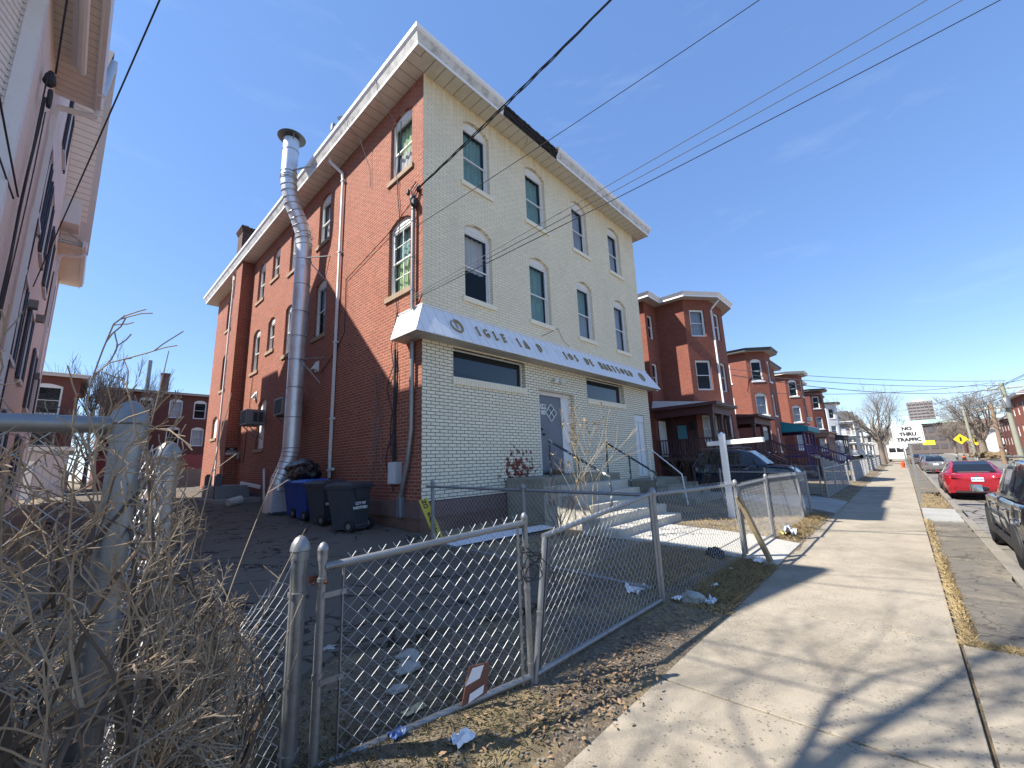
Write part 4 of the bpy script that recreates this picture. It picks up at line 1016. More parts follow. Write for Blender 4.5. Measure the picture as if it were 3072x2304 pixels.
# houses 3, 4, 5: left corner bays
def corner_house(label, X0, wallm, trim, zt, yo=0, wid=10.4, frame=WHITE, arch=.17, curt=None, over=.5, soff=None):
    t = thing('brick_row_house', label, 'house', (X0, .7+yo, 0), 'brick row houses along the street')
    plan = [(X0, 9+yo), (X0, .9+yo), (X0+.95, -.25+yo), (X0+2.9, -.25+yo), (X0+3.9, .9+yo), (X0+wid, .9+yo), (X0+wid, 9+yo)]
    ws = []
    for z, h in ((zt-2.35, 1.6), (zt-5.1, 1.6), (zt-7.9, 1.7)):
        ws += [(0, 6.4, z, .95, h), (0, 3.2, z, .95, h), (1, .75, z, .85, h), (2, 1.0, z, .85, h), (4, 2.0, z, .85, h), (4, 4.6, z, .85, h)]
    row_house(t, plan, .3, zt, ws, wallm, trim, ROOFM, soff or SOFW, frame=frame, arch=arch, curt=curt or [BLIND, None, CURT_B], over=over, sill=WHITE)
    return t
H3 = corner_house('red brick row house with dark green eaves and white arched windows, second beyond the church', 31.4, RED_FAR, DKTRIM, 9.75)
porch(H3, 35.4, 41.0, -1.6, .88, 1.5, 3.3, mat('purple_porch_paint', (.06,.03,.13), .5, var=.2), mat('teal_awning', (.01,.20,.25), .6, var=.1), [(35.5, -1.5), (37.3, -1.5), (39.1, -1.5), (40.9, -1.5)], ztop=4.0, steps=(38.4, 39.6, 8), stepm=CONC_P, fascia=mat('lilac_trim', (.50,.40,.62), .5))
M = MB(); M.prism([(35.02, -1.95, 3.35), (35.02, .88, 3.35), (35.02, .88, 4.55), (35.02, -1.95, 3.75)], (.05, 0, 0)); M.box((35.07, -1.95, 3.35), (41.3, -1.91, 3.72)); M.build('awning', mat('teal_canvas', (.01,.20,.25), .6, var=.1), H3)
H4 = corner_house('red brick row house with cream eaves and arched white windows, third beyond the church', 46.6, RED_FAR, mat('cream_eave', (.62,.58,.50), .6, var=.15), 9.95)
porch(H4, 50.6, 56.0, -1.6, .88, 1.5, 3.3, mat('tan_porch_paint', (.36,.24,.20), .6, var=.15), mat('tan_porch_roof', (.40,.28,.24), .7), [(50.7, -1.5), (52.5, -1.5), (54.2, -1.5), (55.9, -1.5)], ztop=4.0)
M = MB(); M.box((49.3, -.75, 5.15), (50.0, -.28, 5.65)) if False else None
M.box((48.25, -.62, 4.95), (48.95, -.26, 5.35)); M.build('window_air_conditioner', WHITE, H4)
H5 = corner_house('darker brick row house with a flat dark cornice, fourth beyond the church', 62.5, RED_DK, DKTRIM, 9.8, arch=0)
porch(H5, 66.5, 72, -1.6, .88, 1.5, 3.3, mat('slate_porch_paint', (.09,.09,.11), .6), ROOFM, [(66.6, -1.5), (69, -1.5), (71.9, -1.5)], ztop=4.0)
WHS = stripes('white_siding', (.70,.71,.73), 2, .15, .1, (.42,.43,.45), .6)
H6 = corner_house('white sided row house beyond the dark brick one', 78, WHS, DKTRIM, 9.3, arch=0, wid=9)
H7 = thing('white_porch_house', 'white house with two storey open porches farther down the row', 'house', (92, 0, 0))
row_house(H7, [(92, 10), (92, 1.2), (100, 1.2), (100, 10)], .3, 8.2, [(1, 1.5, 5.4, .9, 1.5), (1, 4, 5.4, .9, 1.5), (1, 6.5, 5.4, .9, 1.5), (1, 1.5, 2.2, .9, 1.6), (1, 5, 2.2, .9, 1.6)], WHS, FASCIA_W, ROOFM, SOFW)
porch(H7, 91.6, 100, -1.4, 1.19, 1.2, 3.9, WHITE, ROOFM, [(91.8, -1.3), (95.8, -1.3), (99.8, -1.3)], ztop=4.0, rail=True)
porch(H7, 91.6, 100, -1.4, 1.19, 4.5, 6.6, WHITE, ROOFM, [(91.8, -1.3), (95.8, -1.3), (99.8, -1.3)], ztop=7.0, rail=True)
rr = random.Random(21)
far_labels = ['grey gabled house behind the street tree, far down the left side', 'tan sided house past the grey gabled one on the left side', 'pale green house past the tan one on the left side', 'small cream house, last visible on the left side']
for k, X0 in enumerate((106, 120, 134, 150)):
    wm = stripes('house_siding', [(.42,.42,.44), (.50,.42,.33), (.45,.48,.40), (.58,.54,.46)][k], 2, .15, .1, (.25,.25,.25), .7)
    t = thing('far_house', far_labels[k], 'house', (X0, 1.0, 0))
    hz = 6.8+rr.random()*1.5
    M = MB()
    row_house(t, [(X0, 10), (X0, .9), (X0+9, .9), (X0+9, 10)], .2, hz, [(1, 1.6, hz-2.2, .9, 1.4), (1, 4.5, hz-2.2, .9, 1.4), (1, 7.2, hz-2.2, .9, 1.4), (1, 1.6, 2, .9, 1.5), (1, 6.2, 2, .9, 1.5), (0, 3, hz-2.2, .9, 1.4)], wm, FASCIA_W, ROOFM, SOFW, pane=GLASS_DK)
    M = MB(); M.poly([(X0-.4, .5, hz+.25), (X0+9.4, .5, hz+.25), (X0+4.5, .5, hz+3.2)]); M.poly([(X0+9.4, 10.4, hz+.25), (X0-.4, 10.4, hz+.25), (X0+4.5, 10.4, hz+3.2)])
    M.build('gable', wm, t, fixn=False); M = MB(); M.quad((X0-.6, .3, hz+.2), (X0+4.5, .3, hz+3.35), (X0+4.5, 10.6, hz+3.35), (X0-.6, 10.6, hz+.2)); M.quad((X0+9.6, .3, hz+.2), (X0+9.6, 10.6, hz+.2), (X0+4.5, 10.6, hz+3.35), (X0+4.5, .3, hz+3.35)); M.build('pitched_roof', ROOFM, t, fixn=False)
    porch(t, X0+.5, X0+8.5, -1.0, .89, 1.0, 3.0, WHITE, ROOFM, [(X0+.6, -.9), (X0+4.5, -.9), (X0+8.4, -.9)], ztop=3.4)

# ---------------------------------------------------------------- buildings behind, left
BB = thing('brick_apartment_block', 'dark red brick block with six white arched windows and red painted base behind the drive', 'building', (1, 42, 0))
planb = [(-3.2, 52), (-3.2, 42), (9, 42), (9, 52)]
wb = [(1, x, z, 1.0, 1.6) for z in (7.0, 4.4) for x in (2.65, 4.75, 6.6)]+[(1, x, 1.4, .9, 1.5) for x in (4.0, 6.2)]
wb = [(e, x-.0, z, w, h) for e, x, z, w, h in wb]
row_house(BB, planb, .3, 9.2, wb, RED_DK, mat('weathered_eave', (.42,.42,.40), .7, var=.2), ROOFM, SOFW, over=.35, gut=.16, arch=.2, curt=[BLIND, None])
M = MB(); M.box((-3.2, 41.93, .3), (9, 41.99, 3.6)); M.build('painted_base', mat('red_base_paint', (.33,.07,.06), .7, var=.15), BB)
M = MB(); M.box((.35, 43, 9.3), (.95, 43.6, 11.2)); M.box((.3, 42.95, 11.2), (1.0, 43.65, 11.35)); M.build('chimney', RED_DK, BB)
M = MB(); M.tube([(-.6, 43, 9.2), (-.6, 43, 12.4)], .16, 8); M.build('flue_pipe', GALV_DK, BB)
BC = thing('brick_porch_building', 'brown brick building with open rear porches, left of the bare yard trees', 'building', (-7, 34, 0))
row_house(BC, [(-12, 44), (-12, 34), (-4.85, 34), (-4.85, 44)], .3, 8.6, [(1, 5.6, 6.0, 1.5, 1.9), (1, 5.6, 3.0, 1.5, 1.9)], RED_DK, mat('pale_flat_eave', (.55,.54,.52), .6, var=.1), ROOFM, SOFW, over=.3, gut=.2, arch=.18)
M = MB()
for z in (5.6, 2.9):
    M.box((-7.6, 33.0, z-.12), (-5.4, 33.99, z)); M.box((-7.6, 33.0, z+.75), (-5.4, 33.06, z+.82))
    for k in range(12): M.box((-7.5+.19*k, 33.02, z), (-7.47+.19*k, 33.05, z+.76))
M.build('balcony', mat('dark_balcony_wood', (.06,.05,.05), .8), BC)
GA = thing('shed', 'low pale grey shed with wide door behind the leafless hedge', 'shed', (-6.3, 24, 0))
M = MB(); M.box((-9.5, 24, .3), (-4.9, 28, 3.1)); M.build('wall', stripes('pale_shed_siding', (.42,.40,.42), 0, .3, .06, (.25,.24,.25), .7), GA)
M = MB(); M.box((-9.7, 23.8, 3.1), (-4.7, 28.2, 3.3)); M.build('roof', mat('pale_shed_roof', (.5,.5,.5), .7), GA)
M = MB(); M.box((-7.9, 23.95, .4), (-6.0, 23.99, 2.6)); M.build('shed_door', WHITE_OLD, GA)
# stockade fence at the end of the drive
SF = thing('stockade_fence', 'weathered grey wooden stockade fence at the far end of the drive', 'fence', (1, 32, .4))
M = MB(); x = -2.0; rr = random.Random(6)
while x < 3.9:
    h = 2.1+rr.uniform(-.05, .05); M.prism([(x, 32, .4), (x+.085, 32, .4), (x+.085, 32, h-.08), (x+.045, 32, h+.02), (x, 32, h-.08)], (0, .025, 0)); x += .095
M.build('pickets', mat('grey_weathered_wood', (.20,.17,.145), .9, var=.4, scale=12), SF)
M = MB(); M.box((-2, 32.03, .8), (3.9, 32.1, .9)); M.box((-2, 32.03, 1.7), (3.9, 32.1, 1.8)); M.build('rail', mat('fence_rail_wood', (.16,.13,.11), .9), SF)

# ---------------------------------------------------------------- far end of the street
TW = thing('office_tower', 'brown grey office tower with horizontal window bands far behind the street', 'tower', (300, -17, 0))
TWM = mat('tower_concrete', (.24,.215,.21), .8, var=.05); TWG = mat('tower_glass_band', (.10,.09,.095), .3, var=.1)
M = MB(); M.box((300, -22.0, 0), (318, -12.4, 26.2)); M.build('wall', TWG, TW)
M = MB()
for k in range(14):
    z = 4+k*1.62; M.box((299.8, -21.9, z), (300, -12.5, z+.75)); M.box((300.2, -22.25, z), (317, -22.0, z+.75)) if False else None
for k in range(7): y = -21.9+k*1.56; M.box((299.7, y-.12, 0), (299.8, y+.12, 26))
M.box((299.7, -22.1, 25.4), (318.3, -12.3, 26.4)); M.build('spandrel_bands', TWM, TW)
M = MB(); M.box((304, -19, 26.4), (312, -15, 27.6)); M.build('rooftop_plant', mat('pale_plant_room', (.6,.6,.6), .7), TW)
GR = thing('green_roof_hall', 'long low building with a pale green copper roof below the office tower', 'building', (200, -14, 0))
M = MB(); M.box((200, -40, 0), (225, -6.5, 10.3)); M.build('wall', mat('brown_hall_wall', (.125,.10,.09), .8, var=.1), GR)
M = MB(); M.poly([(199, -6.0, 10.3), (199, -21, 10.3), (206, -16.8, 12.0), (206, -9.5, 12.0)]); M.poly([(206, -9.5, 12), (206, -16.8, 12), (226, -16.8, 12), (226, -9.5, 12)]); M.poly([(199, -6, 10.3), (206, -9.5, 12), (226, -9.5, 12), (226, -6, 10.3)]); M.poly([(199, -21, 10.3), (226, -21, 10.3), (226, -16.8, 12), (206, -16.8, 12)]); M.build('roof', mat('green_copper_roof', (.36,.56,.46), .7, var=.08), GR)
M = MB()
for k in range(14):
    for q in range(3): M.box((199.9, -38.6+k*2.25, 1.6+q*2.8), (199.99, -37.0+k*2.25, 3.2+q*2.8))
build_split(M, 'window_band', TWG, GR)
# brick houses on the right side of the street
def right_house(X0, label, wm, zt, y0=-21.5):
    t = thing('brick_house', label, 'house', (X0, y0, 0), 'houses across the street')
    plan = [(X0, y0), (X0, y0-11), (X0+10, y0-11), (X0+10, y0)]; plan = plan[::1]
    plan = [(X0, y0), (X0, y0-11), (X0+10, y0-11), (X0+10, y0)]
    ws = [(0, c, z, .95, 1.4) for z in (zt-2.2, zt-4.8) for c in (2.0, 4.2, 6.4, 8.6)]+[(3, c, z, .95, 1.4) for z in (zt-2.2, zt-4.8) for c in (2, 5, 8)]
    row_house(t, plan, -.05, zt, ws, wm, FASCIA_W, ROOFM, SOFW, over=.6, curt=[CURT_W, None])
    M = MB(); M.hexa([(X0-.6, y0-11.6, zt+.24), (X0+10.6, y0-11.6, zt+.24), (X0+10.6, y0+.6, zt+.24), (X0-.6, y0+.6, zt+.24), (X0+4, y0-7, zt+2.2), (X0+6, y0-7, zt+2.2), (X0+6, y0-4, zt+2.2), (X0+4, y0-4, zt+2.2)]); M.build('hip_roof', mat('brown_shingles', (.16,.10,.08), .9, var=.25), t)
    return t
RH1 = right_house(72, 'red brick house with hipped roof across the street at the right edge', RED_FAR, 7.6, -18.6)
porch(RH1, 72.5, 81.5, -18.5, -16.2, .8, 2.9, WHITE, mat('red_porch_roof', (.28,.08,.07), .8), [(72.6, -16.4), (77, -16.4), (81.4, -16.4)], ztop=3.4, rail=True) if False else None
M = MB(); M.box((71.0, -27, 2.9), (72, -18.5, 3.1)); M.build('porch_canopy', mat('red_canopy', (.28,.08,.07), .8), RH1)
RH2 = right_house(92, 'grey sided house behind the big leafless tree across the street', stripes('grey_siding', (.30,.31,.33), 2, .15, .1, (.2,.2,.2), .7), 7.4)
RH3 = right_house(112, 'red brick house farther along the right side, left of the big tree', RED_DK, 6.6, -22)
RH4 = right_house(138, 'white fronted building far down the right side of the street', stripes('white_front', (.62,.62,.62), 2, .2, .1, (.4,.4,.4), .7), 5.5, -22)
RH5 = right_house(160, 'low brick building near the green roof hall', RED_DK, 7.0, -20)

for k, (x, y0, y1, z, c, lab) in enumerate(((175, -4, 6, 6.5, (.36,.34,.32), 'pale flat roofed building closing the left side of the far street'), (186, 8, 22, 8.0, (.22,.12,.09), 'brown brick building behind the last left side houses'), (178, -36, -27, 7.5, (.25,.10,.07), 'brick block beyond the far right houses'), (150, -33, -25, 6.0, (.5,.5,.48), 'pale gabled house behind the far right trees'))):
    t = thing('far_building', lab, 'building', (x, (y0+y1)/2, 0))
    row_house(t, [(x, y1), (x, y0), (x+12, y0), (x+12, y1)], 0, z, [(0, q, zz, 1.1, 1.5) for q in frange(1.2, y1-y0-1, 2.2) for zz in (1.6, 4.4)], mat('far_wall', c, .9, var=.15), FASCIA_W, ROOFM, SOFW, pane=GLASS_DK)
# ---------------------------------------------------------------- chain link fences
def chain(M, fn, nu, nv, r=.0019, bulge=.006, barb=.03):
    """fn(u, v) -> point; u in half-diamond columns, v in rows; woven zigzag wires"""
    for k in range(nu):
        pts = []
        for j in range(nv+1):
            o_ = (j+k) % 2
            p = fn(k+o_, j); s_ = 1 if o_ else -1
            pts.append(p[0]+p[1]*(bulge*s_*.6))
        if barb:
            pts.append(pts[-1]+(pts[-1]-pts[-2])*.5+Vector((0, 0, barb*.3)))
        M.tube(pts, r, 3, caps=False)
def panel(parent, p0, p1, z0a, z1a, z0b, z1b, dia=.078, r=.0019, name='chain_mesh', barb=.03, sag=None, far=False):
    """mesh panel between plan points; z0/z1 bottom/top at each end"""
    A, B = Vector((*p0, 0)), Vector((*p1, 0)); L = (B-A).length; u = (B-A).normalized(); n = u.cross(Vector((0,0,1)))
    nu = max(2, round(L/(dia/2))); nv = max(2, round((z1a-z0a)/(dia/2)))
    def fn(k, j):
        f = k/nu; g = j/nv; z0 = z0a+(z0b-z0a)*f; z1 = z1a+(z1b-z1a)*f
        q = A+u*(L*f); z = z0+(z1-z0)*g
        if sag: dx, dy, dz = sag(f, g); q = q+u*dx+n*dy; z += dz
        return (q+Vector((0, 0, z)), n)
    M = MB(); chain(M, fn, nu, nv, r, .004, barb)
    return M.build(name, GALV_W, parent, smooth=True, fixn=False)
def post(parent, p, z0, z1, r=.03, m=None, dome=True, lean=(0, 0), name='post', bands=()):
    M = MB(); top = Vector((p[0]+lean[0], p[1]+lean[1], z1)); ax = top-Vector((*p, z0))
    M.tube([(p[0], p[1], z0), tuple(top)], r, 16, caps=True)
    o = M.build(name, m or GALV, parent, smooth=True)
    if dome:
        C_ = MB(); C_.lathe(top, [(r*1.12, -.055), (r*1.17, -.03), (r*1.17, -.005), (r*1.28, 0), (r*1.22, r*.45), (r*1.05, r*1.0), (r*.7, r*1.55), (r*.25, r*1.85), (.001, r*1.9)], 16, ax); C_.build('post_cap', GALV, o, smooth=True)
    for zb in bands:
        C_ = MB(); C_.lathe((p[0]+lean[0]*(zb-z0)/(z1-z0), p[1]+lean[1]*(zb-z0)/(z1-z0), zb), [(r*1.0, 0), (r*1.18, .001), (r*1.18, .022), (r*1.0, .023)], 16); C_.build('tension_band', GALV, o, smooth=True)
    return o
def rail(parent, a, b, r=.021, name='top_rail', m=None):
    M = MB(); M.tube([a, b], r, 12); return M.build(name, m or GALV, parent, smooth=True)

# big gate post with the sagging fence to the left of the drive
FL = thing('chain_link_fence', 'sagging chain link fence with heavy domed end post, left of the near gate', 'fence', (-4.0, -4.63, .11))
post(FL, (-4.0, -4.63), -.2, 1.17, .042, bands=(.16, .93, 1.12))
post(FL, (-4.66, -4.93), -.2, 1.68, .036, bands=(1.4,), lean=(-.01, -.02), m=GALV)
M = MB(); M.bar((-4.05, -4.665, .05), (-4.05, -4.665, 1.14), .018, .006); M.build('tension_bar', GALV, FL)
def sag(f, g):
    k = max(0, g-.45)/.55
    s_ = 1.0-abs(2*f-1)**2 if f < .9 else 0.2
    edge = f
    return (.05*k*math.sin(f*9), -.18*k*k*(1-f)+.05*math.sin(f*7+g*5)*k, -.42*k*k*(1-f**3)*(1 if f > .03 else .6)+.03*math.sin(f*16)*k)
panel(FL, (-4.07, -4.67), (-5.6, -5.35), .10, 1.10, .10, 1.0, sag=lambda f, g: sag(1-f, g), r=.0021)
# neighbour's taller fence along the sidewalk
FN = thing('tall_chain_link_fence', 'tall chain link fence with domed posts standing inside the leafless hedge', 'fence', (-4.844, -5.52, 0))
post(FN, (-4.844, -5.52), -.2, 1.76, .037, bands=(1.72, 1.2, .5))
rail(FN, (-4.88, -5.52, 1.755), (-8.5, -5.50, 1.73), .024)
post(FN, (-6.8, -5.5), -.2, 1.72, .03); post(FN, (-8.6, -5.5), -.2, 1.72, .03)
panel(FN, (-8.55, -5.5), (-4.9, -5.52), .1, 1.73, .1, 1.75, r=.0021)
panel(FN, (-4.80, -5.40), (-4.68, -5.0), .1, 1.7, .1, 1.65, r=.0021)
# pair of drive gates, tied together and bulging to the street
G1 = thing('chain_link_gate', 'left leaf of the near double gate, domed hinge post at its left end', 'gate', (-3.912, -4.727, .1), 'leaves of the near drive gate')
post(G1, (-3.912, -4.727), .06, 1.165, .0235, name='gate_stile', bands=(1.0, .52))
post(G1, (-2.54, -5.03), .055, 1.205, .021, name='gate_stile', lean=(-.03, -.02), bands=(1.0, .7, .2))
rail(G1, (-3.90, -4.735, 1.075), (-2.565, -5.045, 1.17), .022); rail(G1, (-3.89, -4.735, .10), (-2.545, -5.03, .13), .022, 'bottom_rail')
panel(G1, (-3.80, -4.745), (-2.60, -5.03), .09, 1.10, .075, 1.20, dia=.088, r=.0021)
M = MB(); M.bar((-3.80, -4.748, .1), (-3.80, -4.748, 1.09), .018, .006); M.bar((-2.625, -5.03, .1), (-2.63, -5.035, 1.19), .018, .006); build_split(M, 'tension_bar', GALV, G1)
M = MB()
for z in (.93, .5): M.bar((-3.91, -4.753, z), (-3.79, -4.775, z+.005), .004, .028); M.tube([(-3.81, -4.77, z), (-3.81, -4.78, z)], .012, 8)
build_split(M, 'clamp_band', GALV, G1)
M = MB(); M.box((-3.975, -4.715, 1.005), (-3.92, -4.695, 1.035)); M.lathe((-3.955, -4.72, 1.0), [(.012, 0), (.012, .012), (.005, .018)], 8, (0,-1,0)); M.lathe((-3.90, -4.75, 1.0), [(.012, 0), (.012, .012), (.005, .018)], 8, (0,-1,0)); build_split(M, 'hinge', RUST, G1)
G2 = thing('chain_link_gate', 'right leaf of the near double gate, leaning stile tied with black cord', 'gate', (-2.45, -5.04, .06), 'leaves of the near drive gate')
post(G2, (-2.515, -5.04), .055, 1.02, .021, name='gate_stile', lean=(.21, .02), dome=False, bands=(.5,))
post(G2, (-.39, -5.02), .10, 1.20, .02, name='gate_stile', dome=False)
rail(G2, (-2.32, -5.02, 1.035), (-.37, -5.02, 1.215), .022); rail(G2, (-2.50, -5.04, .13), (-.38, -5.03, .10), .022, 'bottom_rail')
def tilt(f, g): return (.20*g*(1-f), 0, 0)
panel(G2, (-2.46, -5.04), (-.44, -5.025), .04, 1.06, .06, 1.19, dia=.088, r=.0021, sag=tilt)
M = MB(); M.bar((-2.465, -5.045, .1), (-2.265, -5.03, 1.06), .018, .006); M.build('tension_bar', GALV, G2)
TC = MB(); rr = random.Random(12)
for k in range(7):
    z = .80+.03*k; pts = []
    for q in range(11):
        a = q/10*2*math.pi; pts.append((-2.49+.10*math.cos(a), -5.04+.045*math.sin(a), z+.05*math.sin(a+k)+rr.uniform(-.02, .02)))
    TC.tube(pts, .0045, 5)
TC.tube([(-2.55, -5.08, .86), (-2.7, -5.1, .80), (-2.75, -5.06, .83)], .004, 5); TC.tube([(-2.42, -5.07, .9), (-2.32, -5.1, .8), (-2.28, -5.08, .66)], .004, 5)
tag(TC.build('tie_cord', CABLE), 'tangled black cord knotted round both leaning gate stiles', 'cord')
# fence from the gate to the drive of the next house
FR = thing('chain_link_fence', 'chain link fence along the sidewalk in front of the church steps', 'fence', (-.315, -5.015, .08))
pz = [(-.315, -5.015, 1.22, .034), (2.38, -5.15, 1.18, .03), (4.31, -5.17, 1.19, .03), (7.49, -5.16, 1.12, .028), (8.75, -5.15, 1.10, .03)]
for (x, y, z, r_) in pz: post(FR, (x, y), -.1, z, r_, bands=(.3, .9))
for a, b in zip(pz[:-1], pz[1:]):
    if a[0] == 2.38: continue
    rail(FR, (a[0], a[1], a[2]-.02), (b[0], b[1], b[2]-.02), .02)
    panel(FR, (a[0]+.04, a[1]-.03), (b[0]-.03, b[1]-.03), .06, a[2]+.01, .05, b[2]+.01, dia=.088)
G3 = thing('chain_link_gate', 'small chain link walk gate on the pale path to the church steps', 'gate', (2.5, -5.16, .08))
for x in (2.47, 4.22): post(G3, (x, -5.165), .1, 1.13, .02, name='gate_stile', dome=False)
rail(G3, (2.47, -5.165, 1.13), (4.22, -5.165, 1.14), .019); rail(G3, (2.47, -5.165, .14), (4.22, -5.165, .14), .019, 'bottom_rail')
panel(G3, (2.50, -5.18), (4.2, -5.18), .10, 1.15, .10, 1.15, dia=.088)
# divider fence between drive and front yard
FD = thing('chain_link_fence', 'weathered chain link fence between the drive and the church front yard', 'fence', (-.5, -1.07, .25))
post(FD, (-.5, -1.07), .1, 1.34, .03, m=GALV_DK); post(FD, (-.46, -3.16), .0, 1.27, .028, m=GALV_DK)
rail(FD, (-.52, -.93, 1.27), (-.36, -4.93, 1.20), .021, m=GALV_DK); rail(FD, (-.5, -1.0, .34), (-.36, -4.93, .20), .018, 'bottom_rail', GALV_DK)
panel(FD, (-.5, -1.1), (-.37, -4.92), .30, 1.32, .12, 1.26, dia=.082)
# neighbours' fences farther on
NF = [('low chain link fence of the maroon porched house, just past the driveway', (13.1, -5.05), (20.5, -5.1), 1.0),
      ('chain link fence of the second brick house, past the maroon porched one', (22.3, -5.09), (34.9, -5.15), 1.05),
      ('chain link fence of the third brick house with pale slats', (37, -5.15), (46, -5.15), 1.0),
      ('last chain link fence visible by the street tree', (48, -5.15), (57, -5.15), 1.0)]
for lab, a, b, hh in NF:
    t = thing('chain_link_fence', lab, 'fence', (*a, .07), 'neighbours chain link fences')
    L = b[0]-a[0]; n = max(2, int(L/2.4))
    for k in range(n+1): x = a[0]+L*k/n; post(t, (x, a[1]+(b[1]-a[1])*k/n), -.05, hh+.1, .03, dome=k in (0, n))
    rail(t, (*a, hh+.06), (*b, hh+.06), .022)
    panel(t, a, b, .08, hh+.06, .08, hh+.06, dia=.12 if a[0] < 30 else .2, r=.004 if a[0] < 30 else .006, barb=0)
t = thing('driveway_gate', 'chain link gate standing open in the shadow by the next driveway', 'gate', (13.1, -5.05, .07))
for q in ((13.15, -4.9), (13.9, -3.1)): post(t, q, .15, 1.15, .022, name='gate_stile', dome=False)
rail(t, (13.15, -4.9, 1.15), (13.9, -3.1, 1.15), .02); rail(t, (13.15, -4.9, .18), (13.9, -3.1, .18), .02, 'bottom_rail'); panel(t, (13.15, -4.9), (13.9, -3.1), .18, 1.15, .18, 1.15, dia=.1, r=.003, barb=0)
# retaining / side yard fence running back from the walk
t = thing('chain_link_fence', 'chain link return fence beside the next driveway, running back from the sidewalk', 'fence', (8.75, -5.1, .07))
for y in (-4.2, -3.0): post(t, (8.75, y), 0, 1.2, .026)
rail(t, (8.75, -5.1, 1.08), (8.75, -3.0, 1.15), .02); panel(t, (8.75, -5.08), (8.75, -3.0), .1, 1.1, .2, 1.17, dia=.088, r=.0021)
# ---------------------------------------------------------------- yard things
def bin_cart(label, loc, rz, colr, lidc, txt=None, dens=1.0):
    t = thing('trash_cart', label, 'trash bin', (0, 0, 0), 'wheeled bins by the brick wall')
    bm_ = mat('cart_plastic', colr, .55, var=.12, bmp=.15, bscale=120); lm = mat('cart_lid_plastic', lidc, .5, var=.12)
    w, d, h = .29, .33, .83
    M = MB()
    sec = [(0, .78), (.18, .80), (.45, .88), (.70, .97), (h, 1.0)]
    rings = []
    for z, s_ in sec:
        rings.append([(-w*s_, -d*.97, z+.04), (w*s_, -d*.97, z+.04), (w*s_, d*(2*s_-1.0), z+.04), (-w*s_, d*(2*s_-1.0), z+.04)])
    for a, b in zip(rings[:-1], rings[1:]):
        for k in range(4): M.quad(a[k], a[(k+1) % 4], b[(k+1) % 4], b[k])
    M.poly(rings[0][::-1]); M.poly(rings[-1])
    M.box((-w-.03, -d-.03, h+.0), (w+.03, d+.03, h+.05))
    M.hexa([(-.12,-d-.03,.60),(.12,-d-.03,.60),(.12,-d+.02,.60),(-.12,-d+.02,.60),(-.2,-d-.05,.84),(.2,-d-.05,.84),(.2,-d,.84),(-.2,-d,.84)])
    for x in (-.11, .11): M.box((x-.012, -d-.012, .25), (x+.012, -d, .62))
    body = M.build('body', bm_, t, bevel=.02)
    M = MB(); M.hexa([(-w-.04,-d-.06,h+.052),(w+.04,-d-.06,h+.052),(w+.04,d+.05,h+.052),(-w-.04,d+.05,h+.052),(-w,-d+.03,h+.12),(w,-d+.03,h+.12),(w,d-.05,h+.11),(-w,d-.05,h+.11)])
    for k in range(4): x = -.2+.133*k; M.hexa([(x-.018,-d+.05,h+.112),(x+.018,-d+.05,h+.112),(x+.018,d-.07,h+.108),(x-.018,d-.07,h+.108),(x-.012,-d+.06,h+.137),(x+.012,-d+.06,h+.137),(x+.012,d-.08,h+.132),(x-.012,d-.08,h+.132)])
    M.build('lid', lm, t, bevel=.012)
    M = MB(); M.tube([(-w, -d-.09, h+.03), (w, -d-.09, h+.03)], .014, 8)
    for x in (-w, 0, w): M.bar((x, -d-.09, h+.03), (x, -d, h+.02), .025, .03)
    M.build('handle', lm, t)
    for s_ in (-1, 1):
        M = MB(); M.lathe((s_*(w-.02), -d+.02, .115), [(.115, -.03), (.118, 0), (.115, .03)], 18, (1, 0, 0)); wh = M.build('wheel', BLACK, t, smooth=True)
        M = MB(); M.lathe((s_*(w-.02), -d+.02, .115), [(.055, -.036), (.055, .036)], 10, (1, 0, 0)); M.build('hub', GALV, wh)
    M = MB(); M.tube([(-w, -d+.02, .115), (w, -d+.02, .115)], .012, 8); M.build('axle', GALV_DK, t)
    if txt:
        for k, s_ in enumerate(txt): text('cart_lettering', s_, .075, (-.02, -d-.014, .535-.085*k), (1,0,0), (0,0,1), WHITE, body, .004, .003)
    t.location = loc; t.rotation_euler = (0, 0, rz)
    return t
def dr_z(x, y): return gz(x, y)+.045
GREY_C, BLUE_C = (.045,.05,.058), (.012,.05,.24)
bin_cart('dark grey cart lettered CITY OF HARTFORD, nearest to the building corner', (-.86, 1.34, dr_z(0, 1.3)), R(20), GREY_C, (.04,.043,.048), ('CITY OF', 'HARTFORD'))
bin_cart('dark grey cart between the lettered cart and the blue cart', (-.80, 2.62, dr_z(0, 2.6)), R(12), GREY_C, (.04,.043,.048), ('CITY OF', 'HARTFORD'))
bin_cart('bright blue recycling cart directly beside a dark grey cart', (-.72, 3.68, dr_z(0, 3.6)), R(6), BLUE_C, (.03,.12,.42))
bin_cart('blue recycling cart half hidden under the black trash bag', (-.66, 4.50, dr_z(0, 4.4)), R(4), BLUE_C, (.03,.10,.36))
def blob(name, c, s, m, label, cat, seed=1, amp=.25, freq=2.5, sub=4, flat=0):
    b = bmesh.new(); bmesh.ops.create_icosphere(b, subdivisions=sub, radius=1)
    for v in b.verts:
        d = v.co.normalized(); k = 1+amp*noise.noise(d*freq+Vector((seed, 0, 0)))+amp*.5*noise.noise(d*freq*2.7+Vector((0, seed, 0)))+amp*.25*abs(noise.noise(d*freq*6))
        v.co = Vector((d.x*s[0], d.y*s[1], d.z*s[2]))*k
        if flat and v.co.z < -s[2]*flat: v.co.z = -s[2]*flat
    me = bpy.data.meshes.new(name); b.to_mesh(me); b.free(); me.materials.append(m)
    me.polygons.foreach_set('use_smooth', [True]*len(me.polygons))
    o = bpy.data.objects.new(name, me); col.objects.link(o); o.location = c
    return tag(o, label, cat)
